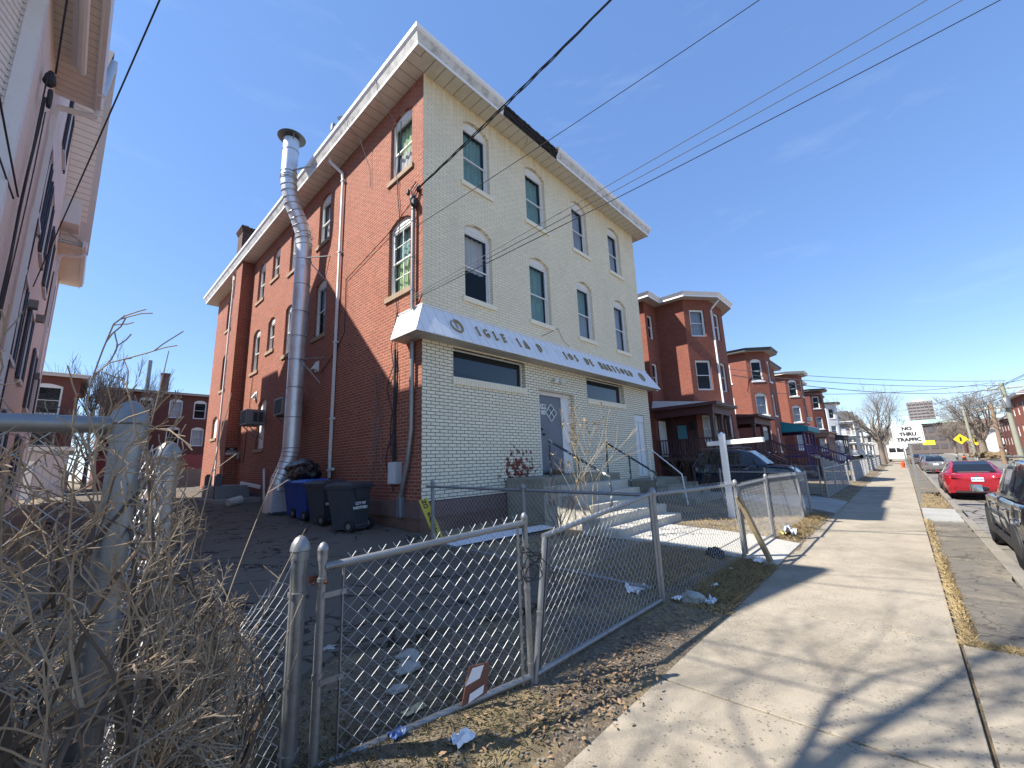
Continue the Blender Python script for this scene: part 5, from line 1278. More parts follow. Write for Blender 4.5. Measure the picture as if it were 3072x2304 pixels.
BAGM = mat('black_plastic_bag', (.010,.010,.011), .38, var=.2, bmp=.5, bscale=9)
blob('trash_bag', (-.72, 4.25, 1.62), (.34, .72, .30), BAGM, 'full shiny black trash bag lying on top of the bins', 'trash bag', 3, .22, 1.5, 5, .75)
# steel areaway with posts, broken white lumber, bucket
AR = thing('areaway', 'basement areaway with concrete kerb and two stubby grey posts beside the chimney breast', 'areaway', (-.7, 11.5, .55))
M = MB(); M.box((-1.35, 9.7, .3), (-.02, 12.9, .78)); M.build('kerb', CONC_G, AR, bevel=.03)
M = MB(); M.box((-1.3, 10.2, .78), (-.3, 12.4, 1.22)); 
for k in range(6): M.box((-1.32, 10.2+.36*k, .8), (-1.30, 10.24+.36*k, 1.2))
M.build('hatch', GALV_DK, AR)
for (x, y) in ((-1.12, 12.5), (-1.20, 10.55)):
    M = MB(); M.box((x-.10, y-.10, .4), (x+.10, y+.10, 1.58)); M.box((x-.07, y-.07, 1.58), (x+.07, y+.07, 1.64)); M.build('stone_post', mat('grey_stone_post', (.15,.145,.15), .9, var=.3, bmp=.4), AR, bevel=.015)
LU = thing('broken_lumber', 'two broken white painted boards crossed against the brick wall beside the duct', 'lumber', (-.4, 8.8, .5))
M = MB(); M.bar((-.25, 8.7, .5), (-.10, 9.5, 1.75), .10, .045, (1,0,0)); M.bar((-.3, 9.1, 1.15), (-.4, 11.0, 1.28), .12, .05, (1,0,0)); M.build('board', WHITE_OLD, LU, bevel=.005)
M = MB(); M.lathe((-1.0, 9.2, .72), [(.13, -.2), (.15, .2), (.16, .2), (.16, .22)], 16, (.9, .35, .15)); tag(M.build('bucket', mat('dirty_white_bucket', (.55,.54,.52), .6), smooth=True), 'dirty white bucket lying on its side by the areaway', 'bucket')
M = MB(); rr = random.Random(3)
for k in range(5): M.tube([(-.95+.05*k+.2*math.sin(q*.8+k), 5.0+.12*q*.5, gz(0, 5)+.06+.02*(q % 3)) for q in range(12)], .014, 5)
tag(M.build('rubber_hose', BLACK), 'tangled black hose on the ground beside the duct foot', 'hose')
# air conditioners
def air_con(label, y0, y1, z0, z1, d):
    t = thing('air_conditioner', label, 'air conditioner', (-.02, (y0+y1)/2, z0))
    cm = mat('ac_case', (.26,.255,.25), .5, var=.08); bkm = mat('ac_grille', (.05,.05,.05), .6)
    M = MB(); M.box((-d, y0, z0), (-.005, y1, z1)); M.build('case', cm, t, bevel=.012)
    M = MB(); n = 12
    for k in range(n): y = y0+.05+(y1-y0-.1)*k/n; M.box((-d-.006, y, z0+.05), (-d+.001, y+(y1-y0-.1)/n*.65, z1-.05))
    M.build('grille', bkm, t)
    M = MB(); M.box((-d*.62, y0-.004, z0+.1), (-d*.38, y0+.001, z1-.1)); M.box((-d*.34, y0-.004, z0+.1), (-d*.1, y0+.001, z1-.1)); M.build('side_louvre', bkm, t)
    M = MB()
    for y in (y0+.08, y1-.08): M.bar((-d*.85, y, z0-.01), (-.01, y, z0-.55), .03, .03); M.bar((-d*.9, y, z0-.015), (-.01, y, z0-.015), .03, .03)
    M.build('bracket', GALV, t)
air_con('grey window air conditioner on brackets over the tall boarded window', 10.2, 10.95, 3.40, 3.96, .62)
air_con('grey air conditioner on a bracket just behind the big metal duct', 6.55, 7.3, 3.38, 3.92, .6)
# yellow no parking strip
NP = thing('no_parking_sign', 'yellow NO PARKING strip sign leaning at the building corner behind the fence', 'sign', (-.45, -1.15, .28))
a, b = Vector((-.36, -1.15, .26)), Vector((-.60, -.92, 1.06)); ax = (b-a).normalized(); sd = Vector((.80, -.60, 0)); sd = (sd-ax*sd.dot(ax)).normalized(); nn = sd.cross(ax)
M = MB(); M.obox((a+b)/2, ax*(b-a).length/2, sd*.075, nn*.004); npb = M.build('sign_board', mat('yellow_sign', (.62,.50,.06), .5, var=.12, dirt=(.40,.33,.08), dlo=.6), NP)
for k, s_ in enumerate('NO PARKING'):
    if s_ != ' ': text('sign_letter', s_, .10, b-ax*(.06+.078*k)+nn*.006, sd, ax, BLACK, npb, .001, .004)
M = MB()
M.hexa([(-.42,-1.5,.262),(2.05,-1.75,.262),(2.05,-1.42,.285),(-.30,-1.10,.29),(-.42,-1.5,.272),(2.05,-1.75,.274),(2.05,-1.42,.30),(-.30,-1.10,.31)])
for v in M.v: v.z += .03
tag(M.build('white_sheet', mat('white_panel', (.80,.82,.86), .4, var=.03)), 'long white plastic panel lying in the front yard below the brick wall', 'panel')
# white sign post (empty estate agent's post)
XP = thing('sign_post', 'bare white post with one cross arm standing behind the fence', 'sign post', (6.15, -3.93, .14))
PW = mat('white_post_vinyl', (.82,.82,.81), .4, var=.04)
M = MB(); M.bar((6.2, -3.93, .0), (6.11, -3.96, 2.12), .13, .13, (0,1,0)); M.build('post', PW, XP, bevel=.01)
M = MB(); M.lathe((6.11, -3.96, 2.12), [(.095, -.005), (.095, .01), (.01, .08)], 4, (0,0,1)); M.build('post_cap', PW, XP)
M = MB(); M.bar((6.39, -3.52, 1.93), (6.09, -4.86, 1.955), .11, .11); M.build('cross_arm', PW, XP, bevel=.01)
# stray timber leaning on the fence
M = MB(); M.bar((2.42, -5.50, .0), (2.20, -5.22, .98), .10, .055, (0,1,0)); tag(M.build('timber', mat('weathered_timber', (.30,.22,.12), .9, var=.4, scale=10, bmp=.4)), 'old brown timber leaning against the fence post by the path', 'timber')

# ---------------------------------------------------------------- cars
def car(label, loc, rz, paint, L=4.7, W=1.82, H=1.46, kind='sedan', s=1.0, plate=None, name='parked_car', group='cars parked along the kerb', details=True, rear_text=None):
    """local: rear bumper at x=0, front at x=L, left side at +y; z=0 on the road"""
    t = thing(name, label, 'car' if kind == 'sedan' else 'SUV', (0, 0, 0), group)
    hw = W/2
    if kind == 'sedan':
        st = [  # x, zlow, zbelt(hood/trunk), half width, zroof, half roof width
            (0.00, .42, .88, .80, 0, 0), (.05, .30, .98, .90, 0, 0), (.25, .24, 1.03, .97, 0, 0), (.62, .22, 1.05, 1.0, 1.06, .74), (1.05, .2, 1.0, 1.0, 1.33, .66), (1.45, .2, .97, 1.0, 1.44, .63),
            (2.1, .2, .95, 1.0, 1.46, .64), (2.7, .2, .94, 1.0, 1.42, .64), (3.05, .2, .93, 1.0, 1.28, .68), (3.50, .2, .92, 1.0, .96, .78), (3.9, .2, .86, .98, 0, 0), (4.35, .24, .78, .94, 0, 0), (4.62, .28, .66, .84, 0, 0), (4.7, .36, .52, .72, 0, 0)]
        wheels = (.98, 3.72); wr = .33
    else:
        st = [(0.0, .50, .95, .84, 0, 0), (.06, .36, 1.06, .93, 1.10, .80), (.30, .30, 1.10, .98, 1.52, .72), (.75, .27, 1.09, 1.0, 1.66, .72), (1.5, .26, 1.08, 1.0, 1.70, .73), (2.3, .26, 1.06, 1.0, 1.69, .72), (2.75, .26, 1.05, 1.0, 1.60, .72),
              (3.15, .26, 1.04, 1.0, 1.34, .76), (3.5, .26, 1.03, 1.0, 1.06, .84), (3.9, .27, 1.0, .99, 0, 0), (4.35, .30, .95, .95, 0, 0), (4.6, .34, .80, .86, 0, 0), (4.7, .42, .62, .76, 0, 0)]
        wheels = (.98, 3.75); wr = .37
    kx = L/4.7; kh = H/(1.46 if kind == 'sedan' else 1.70)
    body = MB(); cab = MB(); glass = MB(); rings = []
    for (x, zl, zb_, f, zr, rw) in st:
        w = hw*f; x *= kx; zl *= kh; zb_ *= kh
        r_ = [(x, w*.90, zl), (x, w*.985, zl+(zb_-zl)*.30), (x, w, zl+(zb_-zl)*.62), (x, w*.965, zb_-.05), (x, w*.90, zb_)]
        rings.append(r_)
    def mir(q): return (q[0], -q[1], q[2])
    n = len(rings)
    for i in range(n-1):
        a, b = rings[i], rings[i+1]
        for k in range(4):
            body.quad(a[k], b[k], b[k+1], a[k+1]); body.quad(mir(a[k]), mir(a[k+1]), mir(b[k+1]), mir(b[k]))
        body.quad(a[4], b[4], mir(b[4]), mir(a[4])); body.quad(a[0], mir(a[0]), mir(b[0]), b[0])
    for r_, fl in ((rings[0], 1), (rings[-1], 0)):
        pts = r_+[mir(q) for q in r_[::-1]]; body.poly(pts if fl else pts[::-1])
    bo = body.build('body', paint, t, smooth=True, bevel=0)
    md = bo.modifiers.new('weld', 'WELD'); md.merge_threshold = .002
    md = bo.modifiers.new('sub', 'SUBSURF'); md.levels = 2; md.render_levels = 2
    # greenhouse: roof + pillars shell, glass inside it slightly proud
    gs = [q for q in st if q[4] > 0]
    G = []
    for (x, zl, zb_, f, zr, rw) in gs: G.append((x*kx, hw*f*.90, zb_*kh-.01, hw*rw/1.0*.98, max(zr*kh, zb_*kh+.004)))
    m_ = len(G)
    for i in range(m_-1):
        (xa, wa, ba, ra, za), (xb, wb_, bb, rb, zb2) = G[i], G[i+1]
        for sgn in (1, -1):
            cab.quad((xa, sgn*wa, ba), (xb, sgn*wb_, bb), (xb, sgn*rb, zb2-.03), (xa, sgn*ra, za-.03))
            cab.quad((xa, sgn*ra, za-.03), (xb, sgn*rb, zb2-.03), (xb, sgn*rb*.86, zb2), (xa, sgn*ra*.86, za))
        cab.quad((xa, ra*.86, za), (xb, rb*.86, zb2), (xb, -rb*.86, zb2), (xa, -ra*.86, za))
    co = cab.build('roof', paint, t, smooth=True)
    md = co.modifiers.new('weld', 'WELD'); md.merge_threshold = .002
    md = co.modifiers.new('sub', 'SUBSURF'); md.levels = 1; md.render_levels = 1
    CG = GLASS_DK
    def sidepanel(x0, x1, lo=.10, hi=.90):
        def at(x, v, sgn):
            for i in range(m_-1):
                if G[i][0] <= x <= G[i+1][0]+1e-6:
                    f = (x-G[i][0])/(G[i+1][0]-G[i][0]); q = [G[i][k]+(G[i+1][k]-G[i][k])*f for k in range(5)]
                    w_ = q[1]+(q[3]-q[1])*v; z_ = q[2]+(q[4]-.04-q[2])*v
                    return (x, sgn*(w_+.012), z_)
        for sgn in (1, -1):
            M = MB(); N = 6
            for k in range(N):
                xa, xb = x0+(x1-x0)*k/N, x0+(x1-x0)*(k+1)/N
                M.quad(at(xa, lo, sgn), at(xb, lo, sgn), at(xb, hi, sgn), at(xa, hi, sgn))
            M.build('side_window', CG, t, fixn=False, smooth=True)
    if kind == 'sedan': wins = ((1.0, 1.95), (2.03, 3.0)); rs = (0, 1, 2); fs = (m_-3, m_-2, m_-1)
    else: wins = ((.34, 1.18), (1.26, 2.15), (2.23, 3.05)); rs = (0, 1); fs = (m_-3, m_-2, m_-1)
    for x0, x1 in wins: sidepanel(x0*kx, x1*kx)
    def endglass(ids, nm, sx):
        M = MB()
        for a, b in zip(ids[:-1], ids[1:]):
            (xa, wa, ba, ra, za), (xb, wb_, bb, rb, zb2) = G[a], G[b]
            M.quad((xa+sx*.012, ra*.84, za+.012), (xb+sx*.012, rb*.84, zb2+.012), (xb+sx*.012, -rb*.84, zb2+.012), (xa+sx*.012, -ra*.84, za+.012))
        M.build(nm, CG, t, fixn=False, smooth=True)
    endglass(rs, 'rear_window', -1); endglass(fs, 'windshield', 1)
    for wx in wheels:
        for sgn in (1, -1):
            wx_ = wx*kx; M = MB(); yy = sgn*(hw-.10)
            M.lathe((wx_, yy, wr), [(wr*.62, -.11), (wr*.94, -.11), (wr, -.08), (wr, .08), (wr*.94, .11), (wr*.62, .11)], 24, (0, 1, 0)); ty = M.build('wheel', BLACK, t, smooth=True)
            M = MB(); M.lathe((wx_, yy, wr), [(wr*.66, -.10), (wr*.64, .10)], 20, (0, 1, 0))
            for k in range(5):
                a_ = k*2*math.pi/5; M.bar((wx_, yy+sgn*.095, wr), (wx_+wr*.6*math.cos(a_), yy+sgn*.095, wr+wr*.6*math.sin(a_)), .05, .02, (0,1,0))
            M.build('rim', RIM, ty, smooth=False)
            A_ = MB(); pts = []
            for k in range(17): a_ = math.pi*k/16; pts.append((wx_+(wr+.055)*math.cos(a_), sgn*(hw+.004), wr+(wr+.055)*math.sin(a_)))
            A_.tube([(q[0], q[1]-sgn*.02, q[2]) for q in pts], .016, 6); A_.poly([(q[0], sgn*(hw-.014), q[2]) for q in pts]+[(wx_-wr-.05, sgn*(hw-.014), .26), (wx_+wr+.05, sgn*(hw-.014), .26)]); A_.build('wheel_arch', BLACK if kind != 'sedan' else DARKIN, t, fixn=False)
    zt = .86*kh if kind == 'sedan' else .93*kh
    for sgn in (1, -1):
        M = MB(); y1 = sgn*hw*.93; y2 = sgn*hw*.52
        M.hexa([(.015,y1*.86,zt-.08),(.02,y2,zt-.06),(.12,y2,zt-.06),(.34,y1*1.03,zt-.06),(.02,y1*.88,zt+.09),(.03,y2,zt+.08),(.12,y2,zt+.08),(.36,y1*1.02,zt+.08)]); M.build('taillight', TAIL, t, bevel=.01)
        M = MB(); xm = 3.25*kx if kind == 'sedan' else 3.1*kx; zm = (1.0 if kind == 'sedan' else 1.12)*kh
        M.hexa([(xm-.02,sgn*(hw*.95),zm-.03),(xm+.07,sgn*(hw*.95),zm-.03),(xm+.08,sgn*(hw+.20),zm-.06),(xm-.02,sgn*(hw+.20),zm-.06),(xm-.02,sgn*(hw*.95),zm+.03),(xm+.07,sgn*(hw*.95),zm+.03),(xm+.08,sgn*(hw+.20),zm+.10),(xm-.02,sgn*(hw+.20),zm+.10)])
        mo = M.build('side_mirror', paint, t, bevel=.02)
        M = MB(); M.box((xm-.026, sgn*(hw+.04), zm-.045), (xm-.021, sgn*(hw+.19), zm+.085)); M.build('mirror_glass', MIRR, mo)
        M = MB()
        for xd in ((1.35, 2.3) if kind == 'sedan' else (1.45, 2.5)): M.tube([(xd*kx, sgn*(hw+.006), .80*kh*(1.02 if kind == 'sedan' else 1.12)), (xd*kx+.1, sgn*(hw+.03), .80*kh*(1.03 if kind == 'sedan' else 1.13)), (xd*kx+.2, sgn*(hw+.006), .80*kh*(1.02 if kind == 'sedan' else 1.12))], .014, 6)
        M.build('door_handle', CHROME if kind != 'sedan' else paint, t)
        M = MB()
        for xd in ((1.15, 2.0, 3.05) if kind == 'sedan' else (1.22, 2.2, 3.2)): M = MB(); M.box((xd*kx-.004, sgn*(hw-.02), .34*kh), (xd*kx+.004, sgn*(hw+.002), .90*kh)); M.build('door_seam', DARKIN, t)
        if kind != 'sedan':
            M = MB(); M.tube([(.5*kx, sgn*hw*.66, H+.0), (.6*kx, sgn*hw*.68, H+.06), (2.5*kx, sgn*hw*.68, H+.05), (2.62*kx, sgn*hw*.66, H-.02)], .022, 6); M.build('roof_rail', GALV, t, smooth=True)
            M = MB(); M.box((.9*kx, sgn*(hw-.03), .30*kh), (3.8*kx, sgn*(hw+.012), .42*kh)); M.build('rocker_panel', BLACK, t)
    M = MB(); pz_ = .72*kh; M.box((-.018, -.16, pz_), (.03, .16, pz_+.15)); pl_ = M.build('licence_plate', PLATE, t)
    if plate: text('plate_text', plate, .075, (-.02, 0, pz_+.07), (0,-1,0), (0,0,1), PLTX, pl_, .001, .002)
    M = MB(); M.box((-.01, -hw*.72, .30*kh), (.12, hw*.72, .36*kh)); M.build('bumper_trim', BLACK, t)
    M = MB(); M.lathe((.02, 0, .90*kh), [(.055, 0), (.045, .012)], 14, (-1, 0, 0)); M.build('badge', CHROME, t)
    t.location = loc; t.rotation_euler = (0, 0, rz); t.scale = (s, s, s)
    return t
def paintm(name, c, rough=.25, metal=.0):
    mt, nt, bs = newmat(name); v = coords(nt)
    nt.links.new(mixc(nt, noise_n(nt, v, 3), tuple(x*.92 for x in c), tuple(x*1.08 for x in c)), bs.inputs['Base Color'])
    bs.inputs['Roughness'].default_value = rough; bs.inputs['Metallic'].default_value = metal
    bs.inputs['Coat Weight'].default_value = .8; bs.inputs['Coat Roughness'].default_value = .06
    return mt
RIM = mat('alloy_rim', (.62,.62,.62), .4, metal=.5, var=.1); TAIL = mat('red_lens', (.42,.015,.02), .15, var=.1); CHROME = mat('chrome', (.75,.75,.75), .15, metal=1, var=.02)
MIRR = mat('mirror_glass', (.55,.6,.62), .08, metal=1, var=.02); PLATE = mat('licence_plate', (.60,.68,.76), .4, var=.08); PLTX = mat('plate_ink', (.03,.05,.2), .5)
car('black SUV with roof rails parked nearest at the right edge', (3.72, -9.06, -.2), 0, paintm('black_car_paint', (.012,.012,.013), .2), kind='suv', s=.93, plate=None, H=1.70, W=1.9)
car('red sedan parked ahead of the black SUV', (16.45, -8.88, -.2), 0, paintm('red_car_paint', (.36,.012,.022), .25, .25), s=.90, plate='AR 32760')
car('silver grey sedan parked ahead of the red one', (38.4, -8.75, -.2), 0, paintm('grey_car_paint', (.22,.21,.20), .3, .5), s=.86)
car('dark SUV parked just ahead of the silver grey sedan', (45.5, -8.8, -.2), 0, paintm('charcoal_car_paint', (.03,.03,.035), .25, .2), kind='suv', s=.86)
car('dark blue SUV beyond the charcoal one in the kerb row', (53, -8.85, -.2), 0, paintm('navy_car_paint', (.015,.025,.06), .25), kind='suv', s=.86)
car('brown sedan parked by the red hydrant', (59, -8.35, -.2), 0, paintm('brown_car_paint', (.13,.06,.045), .3), s=.86)
car('dark blue SUV in the driveway between church and row house', (13.05, -.85, .27), R(-90), paintm('deep_blue_car_paint', (.008,.014,.032), .2), kind='suv', s=.9, name='parked_suv', group=None, L=3.95, H=1.78)
VN = thing('white_van', 'white box van parked far down on the left by the street tree', 'van', (75, -6.3, 0))
M = MB(); M.box((75, -7.4, .35), (79, -5.5, 2.3)); M.hexa([(79,-7.4,.35),(80.6,-7.4,.35),(80.6,-5.5,.35),(79,-5.5,.35),(79,-7.4,2.0),(79.8,-7.4,1.9),(79.8,-5.5,1.9),(79,-5.5,2.0)]); M.build('body', WHITE, VN, bevel=.05)
M = MB(); M.box((74.98, -7.2, 1.3), (75, -6.5, 1.9)); M.box((74.98, -6.4, 1.3), (75, -5.7, 1.9)); M.build('rear_window', GLASS_DK, VN)
for x in (75.9, 79.5):
    for y in (-7.3, -5.6): M = MB(); M.lathe((x, y, .35), [(.34, -.1), (.35, 0), (.34, .1)], 16, (0,1,0)); M.build('wheel', BLACK, VN)

# ---------------------------------------------------------------- street furniture
def street_sign(label, x, y, zt, lines, w, h, size, lean=(0, 0), back=False, colr=WHITE, name='traffic_sign', txc=BLACK):
    t = thing(name, label, 'sign', (x, y, 0))
    M = MB(); M.bar((x, y, -.1), (x+lean[0], y+lean[1], zt-.02), .06, .028, (1,0,0)); 
    for k in range(16): z = .2+k*.12; M.box((x+lean[0]*z/zt-.017, y+lean[1]*z/zt-.008, z), (x+lean[0]*z/zt-.014, y+lean[1]*z/zt+.008, z+.016)) if z < zt else None
    M.build('post', GALV, t)
    cx, cy = x+lean[0]-.03, y+lean[1]; M = MB(); n = 5; pts = []; r_ = .05
    for (sy, sz, a0) in ((1,1,0),(-1,1,90),(-1,-1,180),(1,-1,270)):
        for k in range(n): a = R(a0+90*k/(n-1)); pts.append((cx, cy+sy*(w/2-r_)+r_*math.cos(a), zt-h/2+sz*(h/2-r_)+r_*math.sin(a)))
    M.prism(pts, (.004, 0, 0)); b = M.build('sign_plate', colr, t)
    if lines:
        M = MB(); e = .022
        loop = [(cx-.002, cy+(q[1]-cy)*(1-2*e/w*1.2), zt-h/2+(q[2]-zt+h/2)*(1-2*e/h*1.2)) for q in pts]
        M.tube(loop, .006, 4, closed=True); M.build('sign_border', BLACK, b)
        for k, s_ in enumerate(lines): text('sign_text', s_, size, (cx-.004, cy, zt-h*(k+.5+.18)/(len(lines)+.36)), (0,-1,0), (0,0,1), txc, b, .002, .008)
    return t
street_sign('white NO THRU TRAFFIC sign on a steel post in the grass strip', 13.32, -7.34, 2.375, ('NO', 'THRU', 'TRAFFIC'), .73, .585, .15, lean=(0, -.03))
street_sign('small white sign on a leaning post beyond the NO THRU TRAFFIC sign', 29.7, -7.29, 2.25, None, .5, .5, .1, lean=(0, .12))
street_sign('third small sign plate farther along the same kerb', 46, -7.2, 2.3, None, .45, .6, .1)
YEL = mat('yellow_warning', (.75,.55,.02), .5)
for lab, x, y, z in (('yellow diamond warning sign across the street, left of the bushes', 95, -14.3, 3.0), ('orange warning sign right of the yellow diamond across the street', 88, -15.3, 2.7)):
    t = thing('warning_sign', lab, 'sign', (x, y, 0)); M = MB(); M.tube([(x+.05, y, -.1), (x+.05, y, z+.3)], .05, 6); M.build('post', GALV, t)
    M = MB(); s_ = .85 if 'yellow' in lab else .7; M.prism([(x, y-s_, z), (x, y, z+s_), (x, y+s_, z), (x, y, z-s_)], (.01, 0, 0)); b = M.build('sign_plate', YEL if 'yellow' in lab else mat('orange_sign', (.75,.28,.02), .5), t)
    M = MB(); M.box((x-.02, y-.12, z-.35), (x-.01, y+.12, z+.3)); M.build('sign_symbol', BLACK, b)
YB = thing('yellow_sign', 'small yellow board above the parked cars down the street', 'sign', (100, -10.6, 0))
M = MB(); M.tube([(100.05, -10.6, -.2), (100.05, -10.6, 2.9)], .05, 6); M.build('post', GALV, YB); M = MB(); M.box((100, -11.5, 2.3), (100.03, -9.9, 3.1)); M.build('sign_plate', mat('lime_sign', (.65,.72,.05), .5), YB)
HY = thing('fire_hydrant', 'orange red fire hydrant at the kerb far down the sidewalk', 'hydrant', (46.7, -6.95, 0))
HRED = mat('hydrant_paint', (.62,.10,.03), .5, var=.15)
M = MB(); M.lathe((46.7, -6.95, 0), [(.17, 0), (.17, .05), (.12, .06), (.12, .42), (.15, .43), (.15, .47), (.12, .50), (.08, .56), (.03, .58), (.03, .62)], 16); M.build('barrel', HRED, HY, smooth=True)
for d in ((0,1,0), (0,-1,0), (-1,0,0)):
    M = MB(); M.lathe((46.7+d[0]*.1, -6.95+d[1]*.1, .34), [(.06, 0), (.06, .07), (.075, .07), (.075, .10)], 12, d); M.build('nozzle', HRED, HY, smooth=True)
POLE = mat('weathered_green_pole', (.26,.26,.20), .9, var=.2); POLE_B = mat('brown_utility_pole', (.22,.15,.095), .9, var=.25)
def utility_pole(label, x, y, z, m, arm=True, lean=0, trans=True):
    t = thing('utility_pole', label, 'utility pole', (x, y, 0), 'utility poles across the street')
    M = MB(); M.tube([(x, y, -.2), (x, y+lean, z)], [.20, .15], 12); M.build('pole', m, t, smooth=True)
    if arm:
        M = MB(); M.bar((x, y-1.1, z-.5), (x, y+1.1, z-.5), .12, .12); M.build('cross_arm', m, t); M = MB()
        for k in (-1, -.4, .4, 1): M.lathe((x, y+k, z-.44), [(.04, 0), (.05, .08), (.03, .14)], 8)
        M.build('insulators', WHITE_OLD, t)
    if trans: M = MB(); M.lathe((x-.3, y+.1, z-2.2), [(.24, 0), (.26, .1), (.26, .75), (.2, .85)], 14); M.build('transformer', GALV, t, smooth=True)
utility_pole('tall pale green utility pole in front of the right edge brick house', 50, -14.35, 7.0, POLE, lean=.05)
utility_pole('pale green utility pole standing beside the big leafless tree', 80, -14.3, 7.3, POLE, arm=False, trans=False, lean=.15)
utility_pole('brown utility pole between the two green ones', 61, -14.6, 6.0, POLE_B, arm=True, trans=False, lean=-.05)

# ---------------------------------------------------------------- people far off
def person_mesh(M, j, r):
    for (a, b) in ((0,1),(1,2),(2,3),(3,4),(2,5),(5,6),(2,7),(7,8),(0,9),(9,10),(10,11),(0,12),(12,13),(13,14)): pass
def skin_person(name, label, pts, edges, radii, m, loc, hairm, cloth=None):
    me = bpy.data.meshes.new(name); me.from_pydata(pts, edges, []); me.materials.append(m)
    o = bpy.data.objects.new(name, me); col.objects.link(o); o.location = loc
    md = o.modifiers.new('skin', 'SKIN'); sk = me.skin_vertices
    if not sk:
        b = bmesh.new(); b.from_mesh(me); lay = b.verts.layers.skin.verify(); b.to_mesh(me); b.free(); sk = me.skin_vertices
    for k, r_ in enumerate(radii): sk[0].data[k].radius = (r_, r_)
    sk[0].data[0].use_root = True
    o.modifiers.new('sub', 'SUBSURF').levels = 1
    return tag(o, label, 'person')
SKINM = mat('skin', (.35,.20,.13), .6); JK = mat('black_clothing', (.02,.02,.022), .8); ORG = mat('orange_jacket', (.80,.13,.02), .7); HAIR = mat('dark_hair', (.02,.015,.012), .7); JEAN = mat('grey_trousers', (.28,.29,.32), .8)
PSC = .62
def walker(label, loc, m, trou):
    P0 = [(0,0,.92),(0,0,1.15),(0,0,1.42),(0,0,1.55),(.03,0,1.68),(0,.2,1.40),(-.05,.27,1.12),(.12,.25,.92),(0,-.2,1.40),(.05,-.27,1.12),(.15,-.25,.92),(.02,.10,.88),(.12,.10,.48),(.02,.10,.06),(.14,.10,.03),(-.02,-.10,.88),(-.08,-.10,.48),(-.22,-.10,.09),(-.10,-.10,.03)]
    E0 = [(0,1),(1,2),(2,3),(3,4),(2,5),(5,6),(6,7),(2,8),(8,9),(9,10),(0,11),(11,12),(12,13),(13,14),(0,15),(15,16),(16,17),(17,18)]
    r0 = [.15,.14,.16,.06,.10,.075,.055,.04,.075,.055,.04,.095,.07,.05,.04,.095,.07,.05,.04]
    P0 = [tuple(c*PSC for c in q) for q in P0]; r0 = [q*PSC for q in r0]
    o = skin_person('person', label, P0, E0, r0, m, loc, HAIR)
    M = MB(); M.lathe((loc[0]+.03*PSC, loc[1], loc[2]+1.66*PSC), [(.10*PSC, -.02), (.115*PSC, .03), (.09*PSC, .09), (.01, .11)], 12); h = M.build('hair', HAIR, None, smooth=True, off=loc); h.parent = o
    M = MB()
    for s_ in (1, -1): M.tube([(loc[0]+.0, loc[1]+s_*.10*PSC, loc[2]+.92*PSC), (loc[0]+(.12 if s_ > 0 else -.08)*PSC, loc[1]+s_*.10*PSC, loc[2]+.48*PSC), (loc[0]+(.02 if s_ > 0 else -.22)*PSC, loc[1]+s_*.10*PSC, loc[2]+.1*PSC)], [.105*PSC, .085*PSC, .07*PSC], 8)
    h = M.build('trousers', trou, None, smooth=True, off=loc); h.parent = o
    return o
walker('person in black jacket and light trousers walking on the far side of the street', (73, -13.7, -.2), JK, JEAN)
walker('person in grey standing left of the orange jacket across the street', (82, -12.6, -.2), mat('grey_clothing', (.3,.3,.3), .8), JK)
P0 = [(0,0,.55),(-.03,0,.80),(0,0,1.08),(0,0,1.18),(.03,0,1.30),(.02,.2,1.03),(.12,.26,.80),(.35,.22,.72),(.02,-.2,1.03),(.12,-.26,.80),(.35,-.22,.72),(.40,.10,.55),(.45,.10,.15),(.58,.10,.12),(.40,-.10,.55),(.45,-.10,.15),(.58,-.10,.12)]
E0 = [(0,1),(1,2),(2,3),(3,4),(2,5),(5,6),(6,7),(2,8),(8,9),(9,10),(0,11),(11,12),(12,13),(0,14),(14,15),(15,16)]
r0 = [.17,.17,.19,.07,.11,.09,.07,.05,.09,.07,.05,.09,.06,.05,.09,.06,.05]
op = skin_person('person', 'person in orange jacket seated in a wheelchair in the far roadway', [tuple(c*PSC for c in q) for q in P0], E0, [q*PSC for q in r0], ORG, (73, -12.65, -.2), HAIR)
M = MB(); M.lathe((73+.03*PSC, -12.65, -.2+1.29*PSC), [(.11*PSC, -.02), (.125*PSC, .03), (.09*PSC, .09), (.01, .11)], 12); h = M.build('hair', HAIR, None, smooth=True, off=(73, -12.65, -.2)); h.parent = op
WC = thing('wheelchair', 'dark wheelchair carrying the person in the orange jacket', 'wheelchair', (73, -12.65, -.2))
def wc(a): return (73+a[0]*PSC, -12.65+a[1]*PSC, -.2+a[2]*PSC)
M = MB(); M.hexa([wc(q) for q in ((-.22,-.25,.40),(.3,-.25,.40),(.3,.25,.40),(-.22,.25,.40),(-.22,-.25,.46),(.3,-.25,.46),(.3,.25,.46),(-.22,.25,.46))]); M.build('seat', JK, WC)
M = MB(); M.hexa([wc(q) for q in ((-.28,-.25,.45),(-.22,-.25,.45),(-.22,.25,.45),(-.28,.25,.45),(-.32,-.25,1.0),(-.27,-.25,1.0),(-.27,.25,1.0),(-.32,.25,1.0))]); M.build('backrest', JK, WC)
for s_ in (1, -1):
    M = MB(); M.tube([wc((-.1+.31*math.cos(k*.393), s_*.32, .31+.31*math.sin(k*.393))) for k in range(16)], .02, 6, closed=True); M.build('wheel', BLACK, WC)
